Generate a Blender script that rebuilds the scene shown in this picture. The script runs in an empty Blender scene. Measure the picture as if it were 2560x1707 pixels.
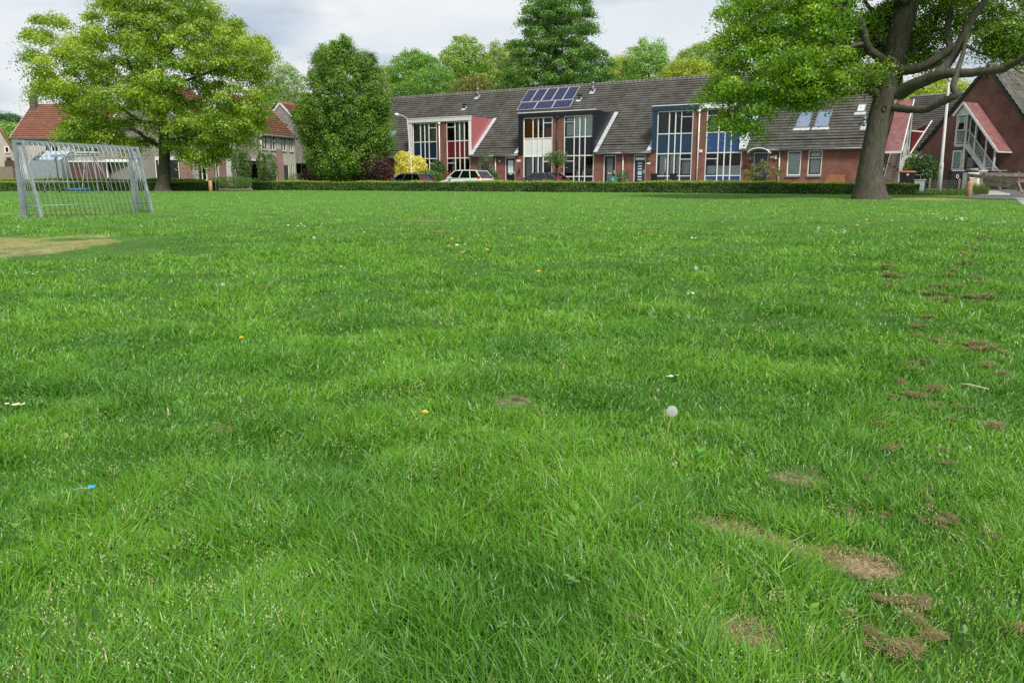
import bpy, math, random
import numpy as np
from mathutils import Vector
random.seed(7); RNG = np.random.default_rng(7)
S = bpy.context.scene
COL = S.collection
R_ = math.radians
# ------------------------------------------------------------------ survey of the place
FPX = 28/36*2560; HZ = 462.0; CAMH = 1.1
PITCH = math.atan((853.5-HZ)/FPX)
def ray(px, py):
    x = (px-1280)/FPX; y = -(py-853.5)/FPX
    return (x, math.cos(PITCH)+y*math.sin(PITCH), -math.sin(PITCH)+y*math.cos(PITCH))
def at(px, py, Y):
    d = ray(px, py); k = Y/d[1]
    return Vector((d[0]*k, Y, CAMH+d[2]*k))
class Frame:
    "a building's own axes: u along its front, v into it"
    def __init__(s, O, a):
        s.O = O; s.a = a; s.u = (math.cos(a), -math.sin(a)); s.v = (math.sin(a), math.cos(a))
    def pl(s, px, py, v=0.0):
        d = ray(px, py)
        k = (v+s.O[0]*s.v[0]+s.O[1]*s.v[1])/(d[0]*s.v[0]+d[1]*s.v[1])
        X = d[0]*k-s.O[0]; Y = d[1]*k-s.O[1]
        return (X*s.u[0]+Y*s.u[1], CAMH+d[2]*k)
    def w(s, u, v): return (s.O[0]+u*s.u[0]+v*s.v[0], s.O[1]+u*s.u[1]+v*s.v[1])
    def loc(s, x, y):
        X = x-s.O[0]; Y = y-s.O[1]
        return (X*s.u[0]+Y*s.u[1], X*s.v[0]+Y*s.v[1])
ROW = Frame((0.6648, 67.5), R_(31))

# ------------------------------------------------------------------ noise and terrain
_T = RNG.random((256, 256)).astype(np.float32)
def vnoise(x, y):
    x = np.asarray(x, dtype=np.float64); y = np.asarray(y, dtype=np.float64)
    xi = np.floor(x).astype(int); yi = np.floor(y).astype(int)
    fx = x-xi; fy = y-yi
    fx = fx*fx*(3-2*fx); fy = fy*fy*(3-2*fy)
    a = _T[xi & 255, yi & 255]; b = _T[(xi+1) & 255, yi & 255]; c = _T[xi & 255, (yi+1) & 255]; d = _T[(xi+1) & 255, (yi+1) & 255]
    return (a*(1-fx)+b*fx)*(1-fy)+(c*(1-fx)+d*fx)*fy
def fbm(x, y, o=3):
    s = 0; a = 1; t = 0
    for i in range(o):
        s = s+a*vnoise(np.asarray(x)*2**i+17.3*i, np.asarray(y)*2**i+5.1*i); t += a; a *= .5
    return s/t
def sstep(a, b, x):
    t = np.clip((x-a)/(b-a), 0, 1); return t*t*(3-2*t)
def gz(x, y):
    x = np.asarray(x, dtype=np.float64); y = np.asarray(y, dtype=np.float64)
    z = np.interp(y, [-50, 2.5, 20, 37, 50, 62, 80, 400], [0, 0, .265, .45, .60, .68, .72, .75])
    v = (x-ROW.O[0])*ROW.v[0]+(y-ROW.O[1])*ROW.v[1]
    u = (x-ROW.O[0])*ROW.u[0]+(y-ROW.O[1])*ROW.u[1]
    z = z+.24*sstep(-8.5, -2, v)*sstep(-30, -22, u)
    r = np.hypot(x, y)
    amp = np.clip(1-r/35, 0, 1)
    z = z+amp*((fbm(x*1.3+40, y*1.3+9, 3)-.5)*.032+(vnoise(x*4.3, y*4.3)-.5)*.022)*sstep(.5, 1.6, r)
    # low mound round the big tree's foot
    z = z+.07*np.exp(-((x-BT[0])**2+(y-BT[1])**2)/3.0)
    return z
BT = (19.2, 37.0)
def gpt(px, py):
    "where the sight line through a survey mark meets the ground"
    d = ray(px, py); lo, hi = 1.0, 200.0
    for _ in range(50):
        m = (lo+hi)/2; k = m/d[1]
        zz = CAMH+d[2]*k
        if zz > float(gz(d[0]*k, m)): lo = m
        else: hi = m
    k = lo/d[1]
    return Vector((d[0]*k, lo, float(gz(d[0]*k, lo))))

# ------------------------------------------------------------------ mesh helpers
class MB:
    def __init__(s): s.v = []; s.f = []
    def poly(s, pts):
        n = len(s.v); s.v += [tuple(p) for p in pts]; s.f.append(tuple(range(n, n+len(pts)))); return s
    def box(s, x0, x1, y0, y1, z0, z1):
        if x0 > x1: x0, x1 = x1, x0
        if y0 > y1: y0, y1 = y1, y0
        if z0 > z1: z0, z1 = z1, z0
        n = len(s.v)
        s.v += [(x0,y0,z0),(x1,y0,z0),(x1,y1,z0),(x0,y1,z0),(x0,y0,z1),(x1,y0,z1),(x1,y1,z1),(x0,y1,z1)]
        s.f += [tuple(n+i for i in q) for q in ((0,3,2,1),(4,5,6,7),(0,1,5,4),(1,2,6,5),(2,3,7,6),(3,0,4,7))]
        return s
    def hexa(s, p):
        n = len(s.v); s.v += [tuple(q) for q in p]
        s.f += [tuple(n+i for i in q) for q in ((0,3,2,1),(4,5,6,7),(0,1,5,4),(1,2,6,5),(2,3,7,6),(3,0,4,7))]
        return s
    def prism(s, pts, d):
        "closed polygon pts pushed along d"
        n = len(s.v); m = len(pts); d = Vector(d)
        a = [Vector(p) for p in pts]
        s.v += [tuple(p) for p in a]+[tuple(p+d) for p in a]
        s.f.append(tuple(range(n+m-1, n-1, -1))); s.f.append(tuple(range(n+m, n+2*m)))
        for i in range(m):
            j = (i+1) % m; s.f.append((n+i, n+j, n+m+j, n+m+i))
        return s
    def bar(s, a, b, w, h=None, up=(0,0,1)):
        "square bar from a to b"
        h = h or w; a = Vector(a); b = Vector(b); t = (b-a).normalized(); up = Vector(up)
        if abs(t.dot(up)) > .98: up = Vector((0,1,0)) if abs(t.y) < .9 else Vector((1,0,0))
        r = t.cross(up).normalized(); q = r.cross(t).normalized()
        r *= w/2; q *= h/2
        return s.hexa([a-r-q, a+r-q, a+r+q, a-r+q, b-r-q, b+r-q, b+r+q, b-r+q])
    def tube(s, pts, rad, sides=8, cap=True):
        pts = [Vector(p) for p in pts]
        if not hasattr(rad, '__len__'): rad = [rad]*len(pts)
        n0 = len(s.v); prev = None
        for i, p in enumerate(pts):
            t = (pts[min(i+1, len(pts)-1)]-pts[max(i-1, 0)])
            t = t.normalized() if t.length > 1e-9 else Vector((0,0,1))
            if prev is None:
                up = Vector((0,0,1)) if abs(t.z) < .9 else Vector((1,0,0))
                r = t.cross(up).normalized()
            else:
                r = (prev-t*prev.dot(t))
                r = r.normalized() if r.length > 1e-6 else t.orthogonal().normalized()
            prev = r; q = t.cross(r)
            for k in range(sides):
                a = 2*math.pi*k/sides
                s.v.append(tuple(p+(r*math.cos(a)+q*math.sin(a))*rad[i]))
        for i in range(len(pts)-1):
            for k in range(sides):
                a = n0+i*sides+k; b = n0+i*sides+(k+1) % sides
                s.f.append((a, b, b+sides, a+sides))
        if cap:
            s.f.append(tuple(n0+k for k in range(sides-1, -1, -1)))
            s.f.append(tuple(n0+(len(pts)-1)*sides+k for k in range(sides)))
        return s
    def lathe(s, c, prof, sides=16):
        n0 = len(s.v)
        for r, z in prof:
            for k in range(sides):
                a = 2*math.pi*k/sides; s.v.append((c[0]+r*math.cos(a), c[1]+r*math.sin(a), c[2]+z))
        for i in range(len(prof)-1):
            for k in range(sides):
                a = n0+i*sides+k; b = n0+i*sides+(k+1) % sides
                s.f.append((a, b, b+sides, a+sides))
        s.f.append(tuple(n0+k for k in range(sides-1, -1, -1)))
        s.f.append(tuple(n0+(len(prof)-1)*sides+k for k in range(sides)))
        return s
    def build(s, name, mat, parent=None, smooth=False, world=False):
        me = bpy.data.meshes.new(name); me.from_pydata(s.v, [], s.f); me.update()
        if smooth: me.polygons.foreach_set('use_smooth', [True]*len(me.polygons))
        return link(name, me, mat, parent, world)
def link(name, me, mat, parent=None, world=False):
    o = bpy.data.objects.new(name, me); COL.objects.link(o)
    for m in (mat if isinstance(mat, (list, tuple)) else [mat]): me.materials.append(m)
    if parent is not None:
        o.parent = parent
        if world: o.location = -parent.location
    return o
def npmesh(name, V, F, mat, parent=None, col=None, smooth=False, world=False, matidx=None):
    "V (n,3), F (m,k) with one face size"
    me = bpy.data.meshes.new(name)
    V = np.asarray(V, dtype=np.float32); F = np.asarray(F, dtype=np.int32)
    m, k = F.shape
    me.vertices.add(len(V)); me.vertices.foreach_set('co', V.ravel())
    me.loops.add(m*k); me.loops.foreach_set('vertex_index', F.ravel())
    me.polygons.add(m)
    me.polygons.foreach_set('loop_start', np.arange(0, m*k, k, dtype=np.int32))
    me.polygons.foreach_set('loop_total', np.full(m, k, dtype=np.int32))
    if smooth: me.polygons.foreach_set('use_smooth', np.ones(m, dtype=bool))
    if matidx is not None: me.polygons.foreach_set('material_index', np.asarray(matidx, dtype=np.int32))
    me.update(calc_edges=True)
    if col is not None:
        c = np.ones((len(V), 4), dtype=np.float32); c[:, :3] = col
        a = me.color_attributes.new('Col', 'FLOAT_COLOR', 'POINT'); a.data.foreach_set('color', c.ravel())
    return link(name, me, mat, parent, world)
def tag(o, label=None, cat=None, group=None, kind=None):
    if label: o['label'] = label
    if cat: o['category'] = cat
    if group: o['group'] = group
    if kind: o['kind'] = kind
    return o
def thing(name, label, cat, loc=(0,0,0), rz=0, group=None):
    o = bpy.data.objects.new(name, None); COL.objects.link(o)
    o.location = loc; o.rotation_euler = (0, 0, rz); o.empty_display_size = .2
    return tag(o, label, cat, group)
def copy_tree(o, parent=None):
    c = o.copy(); COL.objects.link(c)
    if parent: c.parent = parent
    for ch in o.children: copy_tree(ch, c)
    return c

# ------------------------------------------------------------------ materials
def nodes(name):
    m = bpy.data.materials.new(name); m.use_nodes = True
    nt = m.node_tree; return m, nt, nt.nodes['Principled BSDF']
def M(name, col, rough=.6, var=0.0, scale=4.0, metal=0.0, bump=0.0, spec=.4, dirt=None):
    m, nt, b = nodes(name); N = nt.nodes; L = nt.links
    b.inputs['Base Color'].default_value = (*col, 1); b.inputs['Roughness'].default_value = rough
    b.inputs['Metallic'].default_value = metal; b.inputs['Specular IOR Level'].default_value = spec
    if var or bump or dirt:
        tc = N.new('ShaderNodeTexCoord'); no = N.new('ShaderNodeTexNoise')
        no.inputs['Scale'].default_value = scale; no.inputs['Detail'].default_value = 5; no.inputs['Roughness'].default_value = .65
        L.new(tc.outputs['Object'], no.inputs['Vector'])
        if var or dirt:
            mx = N.new('ShaderNodeMix'); mx.data_type = 'RGBA'
            mr = N.new('ShaderNodeMapRange'); mr.inputs[1].default_value = .33; mr.inputs[2].default_value = .67
            L.new(no.outputs['Fac'], mr.inputs[0]); L.new(mr.outputs[0], mx.inputs[0])
            lo = dirt or tuple(c*(1-var) for c in col)
            mx.inputs[6].default_value = (*lo, 1); mx.inputs[7].default_value = (*[min(1, c*(1+var)) for c in col], 1)
            L.new(mx.outputs[2], b.inputs['Base Color'])
        if bump:
            bp = N.new('ShaderNodeBump'); bp.inputs['Strength'].default_value = bump; bp.inputs['Distance'].default_value = .02
            L.new(no.outputs['Fac'], bp.inputs['Height']); L.new(bp.outputs[0], b.inputs['Normal'])
    return m
def brick(name, c1, c2, mortar, axis='x', var=.25):
    m, nt, b = nodes(name); N = nt.nodes; L = nt.links
    tc = N.new('ShaderNodeTexCoord'); sp = N.new('ShaderNodeSeparateXYZ'); cb = N.new('ShaderNodeCombineXYZ')
    L.new(tc.outputs['Object'], sp.inputs[0])
    L.new(sp.outputs['X' if axis == 'x' else 'Y'], cb.inputs[0]); L.new(sp.outputs['Z'], cb.inputs[1])
    bt = N.new('ShaderNodeTexBrick'); bt.inputs['Scale'].default_value = 1
    bt.inputs['Brick Width'].default_value = .22; bt.inputs['Row Height'].default_value = .068
    bt.inputs['Mortar Size'].default_value = .007; bt.inputs['Mortar Smooth'].default_value = .3
    bt.inputs['Color1'].default_value = (*c1, 1); bt.inputs['Color2'].default_value = (*c2, 1); bt.inputs['Mortar'].default_value = (*mortar, 1)
    L.new(cb.outputs[0], bt.inputs['Vector'])
    no = N.new('ShaderNodeTexNoise'); no.inputs['Scale'].default_value = 1.3; no.inputs['Detail'].default_value = 6
    L.new(tc.outputs['Object'], no.inputs['Vector'])
    mr = N.new('ShaderNodeMapRange'); mr.inputs[1].default_value = .3; mr.inputs[2].default_value = .7
    mr.inputs[3].default_value = 1-var; mr.inputs[4].default_value = 1+var
    L.new(no.outputs['Fac'], mr.inputs[0])
    mx = N.new('ShaderNodeMix'); mx.data_type = 'RGBA'; mx.blend_type = 'MULTIPLY'; mx.inputs[0].default_value = 1
    L.new(bt.outputs['Color'], mx.inputs[6]); L.new(mr.outputs[0], mx.inputs[7])
    L.new(mx.outputs[2], b.inputs['Base Color']); b.inputs['Roughness'].default_value = .85; b.inputs['Specular IOR Level'].default_value = .25
    return m
def leafmat(name, trans=.35, rough=.5, gloss=.06, tintc=(1.25, 1.2, .5, 1)):
    m = bpy.data.materials.new(name); m.use_nodes = True; nt = m.node_tree; N = nt.nodes; L = nt.links
    for n in list(N): N.remove(n)
    out = N.new('ShaderNodeOutputMaterial'); at_ = N.new('ShaderNodeAttribute'); at_.attribute_name = 'Col'
    df = N.new('ShaderNodeBsdfDiffuse'); tr = N.new('ShaderNodeBsdfTranslucent'); gl = N.new('ShaderNodeBsdfGlossy')
    gl.inputs['Roughness'].default_value = rough; gl.inputs['Color'].default_value = (1, 1, 1, 1)
    tint = N.new('ShaderNodeMix'); tint.data_type = 'RGBA'; tint.blend_type = 'MULTIPLY'; tint.inputs[0].default_value = 1
    tint.inputs[7].default_value = tintc
    L.new(at_.outputs['Color'], df.inputs[0]); L.new(at_.outputs['Color'], tint.inputs[6]); L.new(tint.outputs[2], tr.inputs[0])
    m1 = N.new('ShaderNodeMixShader'); m1.inputs[0].default_value = trans
    L.new(df.outputs[0], m1.inputs[1]); L.new(tr.outputs[0], m1.inputs[2])
    m2 = N.new('ShaderNodeMixShader'); m2.inputs[0].default_value = gloss
    L.new(m1.outputs[0], m2.inputs[1]); L.new(gl.outputs[0], m2.inputs[2])
    L.new(m2.outputs[0], out.inputs[0])
    return m
def glassmat(name, tint=(.75, .8, .8), f0=.07):
    m = bpy.data.materials.new(name); m.use_nodes = True; nt = m.node_tree; N = nt.nodes; L = nt.links
    for n in list(N): N.remove(n)
    out = N.new('ShaderNodeOutputMaterial'); t = N.new('ShaderNodeBsdfTransparent'); g = N.new('ShaderNodeBsdfGlossy')
    t.inputs[0].default_value = (*tint, 1); g.inputs['Roughness'].default_value = .015
    lw = N.new('ShaderNodeFresnel'); lw.inputs[0].default_value = 1.5
    ad = N.new('ShaderNodeMath'); ad.operation = 'ADD'; ad.inputs[1].default_value = f0
    mx = N.new('ShaderNodeMixShader')
    L.new(lw.outputs[0], ad.inputs[0]); L.new(ad.outputs[0], mx.inputs[0]); L.new(t.outputs[0], mx.inputs[1]); L.new(g.outputs[0], mx.inputs[2])
    L.new(mx.outputs[0], out.inputs[0])
    return m
def bark(name, c, sx=9.0, moss=(.06, .065, .035)):
    m, nt, b = nodes(name); N = nt.nodes; L = nt.links
    tc = N.new('ShaderNodeTexCoord'); mp = N.new('ShaderNodeMapping'); mp.inputs['Scale'].default_value = (1, 1, .3)
    L.new(tc.outputs['Object'], mp.inputs[0])
    n1 = N.new('ShaderNodeTexNoise'); n1.inputs['Scale'].default_value = sx; n1.inputs['Detail'].default_value = 8; n1.inputs['Roughness'].default_value = .7
    n2 = N.new('ShaderNodeTexNoise'); n2.inputs['Scale'].default_value = 1.1; n2.inputs['Detail'].default_value = 4
    L.new(mp.outputs[0], n1.inputs['Vector']); L.new(tc.outputs['Object'], n2.inputs['Vector'])
    cr = N.new('ShaderNodeValToRGB'); cr.color_ramp.elements[0].position = .3; cr.color_ramp.elements[1].position = .72
    cr.color_ramp.elements[0].color = (*[q*.45 for q in c], 1); cr.color_ramp.elements[1].color = (*[q*1.5 for q in c], 1)
    L.new(n1.outputs['Fac'], cr.inputs[0])
    mr = N.new('ShaderNodeMapRange'); mr.inputs[1].default_value = .45; mr.inputs[2].default_value = .68
    L.new(n2.outputs['Fac'], mr.inputs[0])
    mx = N.new('ShaderNodeMix'); mx.data_type = 'RGBA'; mx.inputs[7].default_value = (*moss, 1)
    mu = N.new('ShaderNodeMath'); mu.operation = 'MULTIPLY'; mu.inputs[1].default_value = .7
    L.new(mr.outputs[0], mu.inputs[0]); L.new(mu.outputs[0], mx.inputs[0]); L.new(cr.outputs[0], mx.inputs[6]); L.new(mx.outputs[2], b.inputs['Base Color'])
    bp = N.new('ShaderNodeBump'); bp.inputs['Strength'].default_value = .8; bp.inputs['Distance'].default_value = .05
    L.new(n1.outputs['Fac'], bp.inputs['Height']); L.new(bp.outputs[0], b.inputs['Normal'])
    b.inputs['Roughness'].default_value = .9; b.inputs['Specular IOR Level'].default_value = .2
    return m

RED_X = brick('red brick', (.215, .08, .056), (.165, .06, .044), (.20, .14, .115), 'x')
RED_D = brick('dull red brick', (.165, .073, .057), (.13, .056, .045), (.16, .115, .1), 'x')
RED_Y = brick('red brick side', (.20, .066, .045), (.155, .05, .036), (.18, .12, .1), 'y')
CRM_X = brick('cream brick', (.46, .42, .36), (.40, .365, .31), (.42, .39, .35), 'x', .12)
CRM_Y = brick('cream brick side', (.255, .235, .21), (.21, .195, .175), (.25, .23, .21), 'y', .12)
PINK_X = brick('pink brick', (.33, .19, .165), (.28, .155, .135), (.33, .24, .21), 'x', .15)
PINK_Y = brick('pink brick side', (.33, .19, .165), (.28, .155, .135), (.33, .24, .21), 'y', .15)
BRN_X = brick('brown brick', (.115, .055, .045), (.09, .045, .038), (.11, .08, .07), 'x', .2)
TILE = M('dark concrete tile', (.152, .142, .13), .85, .34, 1.1, bump=.3, spec=.2)
TILE_R = M('red clay tile', (.27, .112, .08), .75, .2, 2.0, bump=.2)
WHITE = M('white paint', (.74, .74, .71), .4, .06, 3)
WHITEGREY = M('weathered white trim', (.62, .63, .60), .5, .12, 2.5)
LEAD = M('lead flashing', (.42, .44, .46), .5, .3, 6, bump=.4)
NAVY = M('navy panel', (.011, .022, .052), .35, .12, 3)
BLACKP = M('black blue panel', (.009, .011, .018), .35, .12, 3)
PETROL = M('petrol blue panel', (.013, .040, .075), .35, .12, 3)
BLUEP = M('bright blue panel', (.022, .058, .19), .35, .1, 3)
MAROON = M('maroon panel', (.11, .012, .018), .35, .12, 3)
MAROOND = M('dark maroon wood', (.05, .012, .014), .4, .1, 3)
PINKC = M('red cheek panel', (.38, .115, .12), .28, .05, 2, spec=.7)
LBLUE = M('pale blue cheek panel', (.30, .47, .68), .3, .06, 2)
GLASS = glassmat('window glass', (.88, .91, .91), .0)
GLASSR = glassmat('roof window glass', (.35, .4, .45), .28)
DARK = M('dark door', (.012, .014, .017), .35)
GREYM = M('grey plastic', (.22, .23, .235), .5, .1)
ZINC = M('zinc gutter', (.16, .175, .19), .45, .15, 3, metal=.3)
GALV = M('galvanised steel', (.31, .35, .375), .48, .22, 5, metal=.55, bump=.15)
STEEL = M('painted grey steel', (.47, .48, .50), .5, .15, 3, metal=.15)
LAMPW = M('lamp post paint', (.46, .47, .46), .45, .16, 1.5)
CURT = M('white net curtain', (.66, .68, .67), .8, .08, 8)
CURTG = M('grey green curtain', (.30, .37, .34), .8, .15, 8)
BLIND = M('white blind', (.74, .80, .81), .6, .04, 8)
ORANGE = M('rust orange curtain', (.30, .075, .02), .8, .35, 6)
INK = M('dark room', (.02, .02, .022), .9)  # near-black colour stands in for the darkness of unlit rooms
FROST = M('frosted glass', (.62, .70, .68), .35, .04, 5)
WOOD = M('weathered wood', (.20, .17, .135), .85, .3, 6, bump=.4)
WOODB = M('bench wood', (.36, .17, .06), .6, .25, 6)
WOODP = M('bollard wood', (.42, .26, .13), .8, .3, 5, bump=.4)
TREAD = M('stair tread wood', (.19, .155, .125), .8, .25, 6)
REDSHEET = M('faded red sheet', (.155, .05, .052), .6, .0, 3.2, dirt=(.235, .12, .11))
PLAS = M('black bin plastic', (.014, .016, .02), .45, .1)
PLASR = M('red orange plastic', (.42, .09, .05), .5)
PLASG = M('pale blue grey plastic', (.36, .41, .47), .5, .06)
BARK1 = bark('grey beech bark', (.085, .077, .062))
BARK2 = bark('dark bark', (.07, .062, .05))
BARK3 = bark('twig bark', (.06, .05, .04), 5)
LEAF = leafmat('leaves', .46, .5, .04)
LEAFD = leafmat('dense leaves', .40, .5, .04)
GRASSM = leafmat('grass blades', .36, .40, .028)
PETAL = M('white petals', (.80, .80, .78), .6)
YEL = M('yellow petals', (.86, .66, .02), .6)
FLUFF = leafmat('seed fluff', .45, .8, 0, (1, 1, 1, 1))
STALK = M('flower stalk', (.22, .25, .07), .6, .2, 20)

# ------------------------------------------------------------------ sky, sun, camera
SUN_EL = R_(49); SUN_AZ = R_(159)          # azimuth clockwise from the view direction
w = bpy.data.worlds.new('World'); S.world = w; w.use_nodes = True
nt = w.node_tree; N = nt.nodes; L = nt.links
bg = N['Background']; bg.inputs['Strength'].default_value = .080
sky = N.new('ShaderNodeTexSky'); sky.sky_type = 'NISHITA'; sky.sun_disc = False
sky.sun_elevation = SUN_EL; sky.sun_rotation = SUN_AZ; sky.air_density = 1.0; sky.dust_density = 1.5
tc = N.new('ShaderNodeTexCoord'); sp = N.new('ShaderNodeSeparateXYZ'); L.new(tc.outputs['Generated'], sp.inputs[0])
ad = N.new('ShaderNodeMath'); ad.operation = 'ADD'; ad.inputs[1].default_value = .16; L.new(sp.outputs['Z'], ad.inputs[0])
mxz = N.new('ShaderNodeMath'); mxz.operation = 'MAXIMUM'; mxz.inputs[1].default_value = .1; L.new(ad.outputs[0], mxz.inputs[0])
dx = N.new('ShaderNodeMath'); dx.operation = 'DIVIDE'; L.new(sp.outputs['X'], dx.inputs[0]); L.new(mxz.outputs[0], dx.inputs[1])
dy = N.new('ShaderNodeMath'); dy.operation = 'DIVIDE'; L.new(sp.outputs['Y'], dy.inputs[0]); L.new(mxz.outputs[0], dy.inputs[1])
cb = N.new('ShaderNodeCombineXYZ'); L.new(dx.outputs[0], cb.inputs[0]); L.new(dy.outputs[0], cb.inputs[1])
n1 = N.new('ShaderNodeTexNoise'); n1.inputs['Scale'].default_value = .75; n1.inputs['Detail'].default_value = 9; n1.inputs['Roughness'].default_value = .52; n1.inputs['Distortion'].default_value = .25
n2 = N.new('ShaderNodeTexNoise'); n2.inputs['Scale'].default_value = 1.15; n2.inputs['Detail'].default_value = 7; n2.inputs['Roughness'].default_value = .5
mp = N.new('ShaderNodeMapping'); mp.inputs['Location'].default_value = (3.7, 1.9, 0)
L.new(cb.outputs[0], n1.inputs['Vector']); L.new(cb.outputs[0], mp.inputs[0]); L.new(mp.outputs[0], n2.inputs['Vector'])
cr = N.new('ShaderNodeValToRGB'); e = cr.color_ramp.elements      # cloud bodies: shaded base to lit white
e[0].position = .38; e[0].color = (7.5, 8.15, 8.8, 1); e[1].position = .60; e[1].color = (9.3, 9.5, 9.6, 1)
e_ = cr.color_ramp.elements.new(.47); e_.color = (8.2, 8.7, 9.15, 1)
L.new(n1.outputs['Fac'], cr.inputs[0])
cov = N.new('ShaderNodeMapRange'); cov.inputs[1].default_value = .34; cov.inputs[2].default_value = .52; L.new(n2.outputs['Fac'], cov.inputs[0])
mx = N.new('ShaderNodeMix'); mx.data_type = 'RGBA'
skm = N.new('ShaderNodeMix'); skm.data_type = 'RGBA'; skm.inputs[0].default_value = .55; skm.inputs[7].default_value = (6.6, 7.4, 8.3, 1)
L.new(sky.outputs[0], skm.inputs[6])
L.new(cov.outputs[0], mx.inputs[0]); L.new(skm.outputs[2], mx.inputs[6]); L.new(cr.outputs[0], mx.inputs[7])
L.new(mx.outputs[2], bg.inputs['Color'])

sd = bpy.data.lights.new('sun', 'SUN'); sd.energy = 3.7; sd.angle = R_(12); sd.color = (1, .955, .88)
so = bpy.data.objects.new('sun', sd); COL.objects.link(so)
sdir = Vector((math.sin(SUN_AZ)*math.cos(SUN_EL), math.cos(SUN_AZ)*math.cos(SUN_EL), math.sin(SUN_EL)))
so.rotation_euler = (-sdir).to_track_quat('-Z', 'Y').to_euler()
cd = bpy.data.cameras.new('camera'); cd.sensor_width = 36; cd.lens = 28; cd.clip_end = 3000; cd.clip_start = .05
co = bpy.data.objects.new('camera', cd); COL.objects.link(co)
co.location = (0, 0, CAMH); co.rotation_euler = (math.pi/2-PITCH, 0, 0); S.camera = co
S.view_settings.view_transform = 'Standard'; S.view_settings.look = 'None'; S.view_settings.gamma = 1
S.view_settings.exposure = 0.3
S.cycles.max_bounces = 10; S.cycles.diffuse_bounces = 6; S.cycles.transparent_max_bounces = 12
S.cycles.use_denoising = False

# ------------------------------------------------------------------ ground sheet
def blob(x, y, cx, cy, a, b, rot, rough=.35, fs=3.0):
    dx = x-cx; dy = y-cy; c, s_ = math.cos(rot), math.sin(rot)
    p = (dx*c+dy*s_)/a; q = (-dx*s_+dy*c)/b
    d = np.sqrt(p*p+q*q)+(fbm(x*fs, y*fs, 3)-.5)*rough*2
    return 1-sstep(.75, 1.1, d)
def seg_blob(p, q, wd, rough=.5, fs=3.0):
    "survey marks p, q on the ground -> stretched patch"
    P = gpt(*p); Q = gpt(*q); c = (P+Q)/2
    return (c.x, c.y, (Q-P).length/2, wd, math.atan2(Q.y-P.y, Q.x-P.x), rough, fs)
BARE = [seg_blob((-260, 645), (262, 592), 1.5, .85, 1.3), seg_blob((-40, 536), (330, 531), .5, .8, 1.5),
        seg_blob((1735, 1308), (1930, 1358), .042, .8, 9), seg_blob((1880, 1350), (2100, 1408), .034, .9, 9), seg_blob((2050, 1388), (2235, 1445), .058, .8, 8),
        seg_blob((1780, 1588), (1940, 1606), .042, .8, 9), seg_blob((1935, 1190), (2080, 1212), .05, .9, 7), seg_blob((1240, 1010), (1330, 1000), .06, .9, 6),
        seg_blob((990, 553), (1095, 551), .28, .9, 1.6), seg_blob((1085, 581), (1110, 581), .15, .7, 2), seg_blob((1590, 581), (1645, 580), .13, .8, 2),
        seg_blob((520, 1082), (590, 1078), .04, .8, 6)]
BAREK = [.62, .55, .95, .85, .95, .9, .4, .35, .45, .5, .45, .5]
def bare(x, y):
    m = np.zeros(np.shape(x))
    for b, k in zip(BARE, BAREK): m = np.maximum(m, k*blob(x, y, *b))
    nx_ = np.where(np.asarray(y) > 9, 2.2, 11); return m*np.clip(.1+1.7*fbm(np.asarray(x)*nx_+3, np.asarray(y)*nx_+8, 3), 0, 1)
def baresoft(x, y):
    m = np.zeros(np.shape(x))
    for b in BARE: m = np.maximum(m, blob(x, y, b[0], b[1], b[2]*1.12, b[3]*2.3, b[4], .3, 2.0))
    return m
def treefoot(x, y):
    r = np.hypot((x-BT[0])/1.25, y-BT[1]+.3)
    return .75*(1-sstep(1.3, 2.5, r+(fbm(x*1.5, y*1.5)-.5)*1.6))
def clump(x, y):
    "tall lush tufts against short worn turf"
    a = fbm(x*2.3+3, y*2.3+70, 3); b = fbm(x*.45+11, y*.45+2, 2); c = vnoise(x*6.2, y*6.2)
    return np.clip((a-.5)*2.4+.42+(b-.5)*.8+(c-.5)*.9, 0, 1)

rr = np.concatenate([[0.0], np.geomspace(.4, 110, 560), np.geomspace(118, 900, 14)])
th = np.concatenate([np.linspace(R_(-180), R_(-44), 30, endpoint=False), np.linspace(R_(-44), R_(44), 440), np.linspace(R_(44), R_(180), 30, endpoint=False)[1:]])
RRg, TH = np.meshgrid(rr, th, indexing='ij')
GX = RRg*np.sin(TH); GY = RRg*np.cos(TH); GZ = gz(GX, GY)
nr, nt_ = GX.shape
idx = np.arange(nr*nt_).reshape(nr, nt_)
nx = np.roll(idx, -1, axis=1)
F = np.stack([idx[:-1], idx[1:], nx[1:], nx[:-1]], -1).reshape(-1, 4)[:, ::-1]
mk = np.maximum(bare(GX, GY), treefoot(GX, GY)*.8)
gn = fbm(GX*2.1, GY*2.1, 4)[..., None]; gn2 = fbm(GX*14, GY*14, 2)[..., None]
gcol = np.array([.045, .105, .018])*(.6+.8*gn)
gcol = gcol*(.75+.5*gn2)
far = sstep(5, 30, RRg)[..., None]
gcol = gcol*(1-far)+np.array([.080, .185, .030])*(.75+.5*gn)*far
soil = np.array([.30, .245, .16])*(.55+.9*gn2)
straw_ = sstep(9, 13, GY)[..., None]
soil = soil*(1-straw_)+np.array([.36, .29, .125])*(.6+.8*gn2)*straw_
gcol = gcol*(1-mk[..., None])+soil*mk[..., None]
gmat, gnt, gb = nodes('turf soil'); gN = gnt.nodes; gL = gnt.links
ga = gN.new('ShaderNodeAttribute'); ga.attribute_name = 'Col'
gno = gN.new('ShaderNodeTexNoise'); gno.inputs['Scale'].default_value = 55; gno.inputs['Detail'].default_value = 5
gtc = gN.new('ShaderNodeTexCoord'); gL.new(gtc.outputs['Object'], gno.inputs['Vector'])
gmr = gN.new('ShaderNodeMapRange'); gmr.inputs[3].default_value = .45; gmr.inputs[4].default_value = 1.55; gL.new(gno.outputs['Fac'], gmr.inputs[0])
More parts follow.
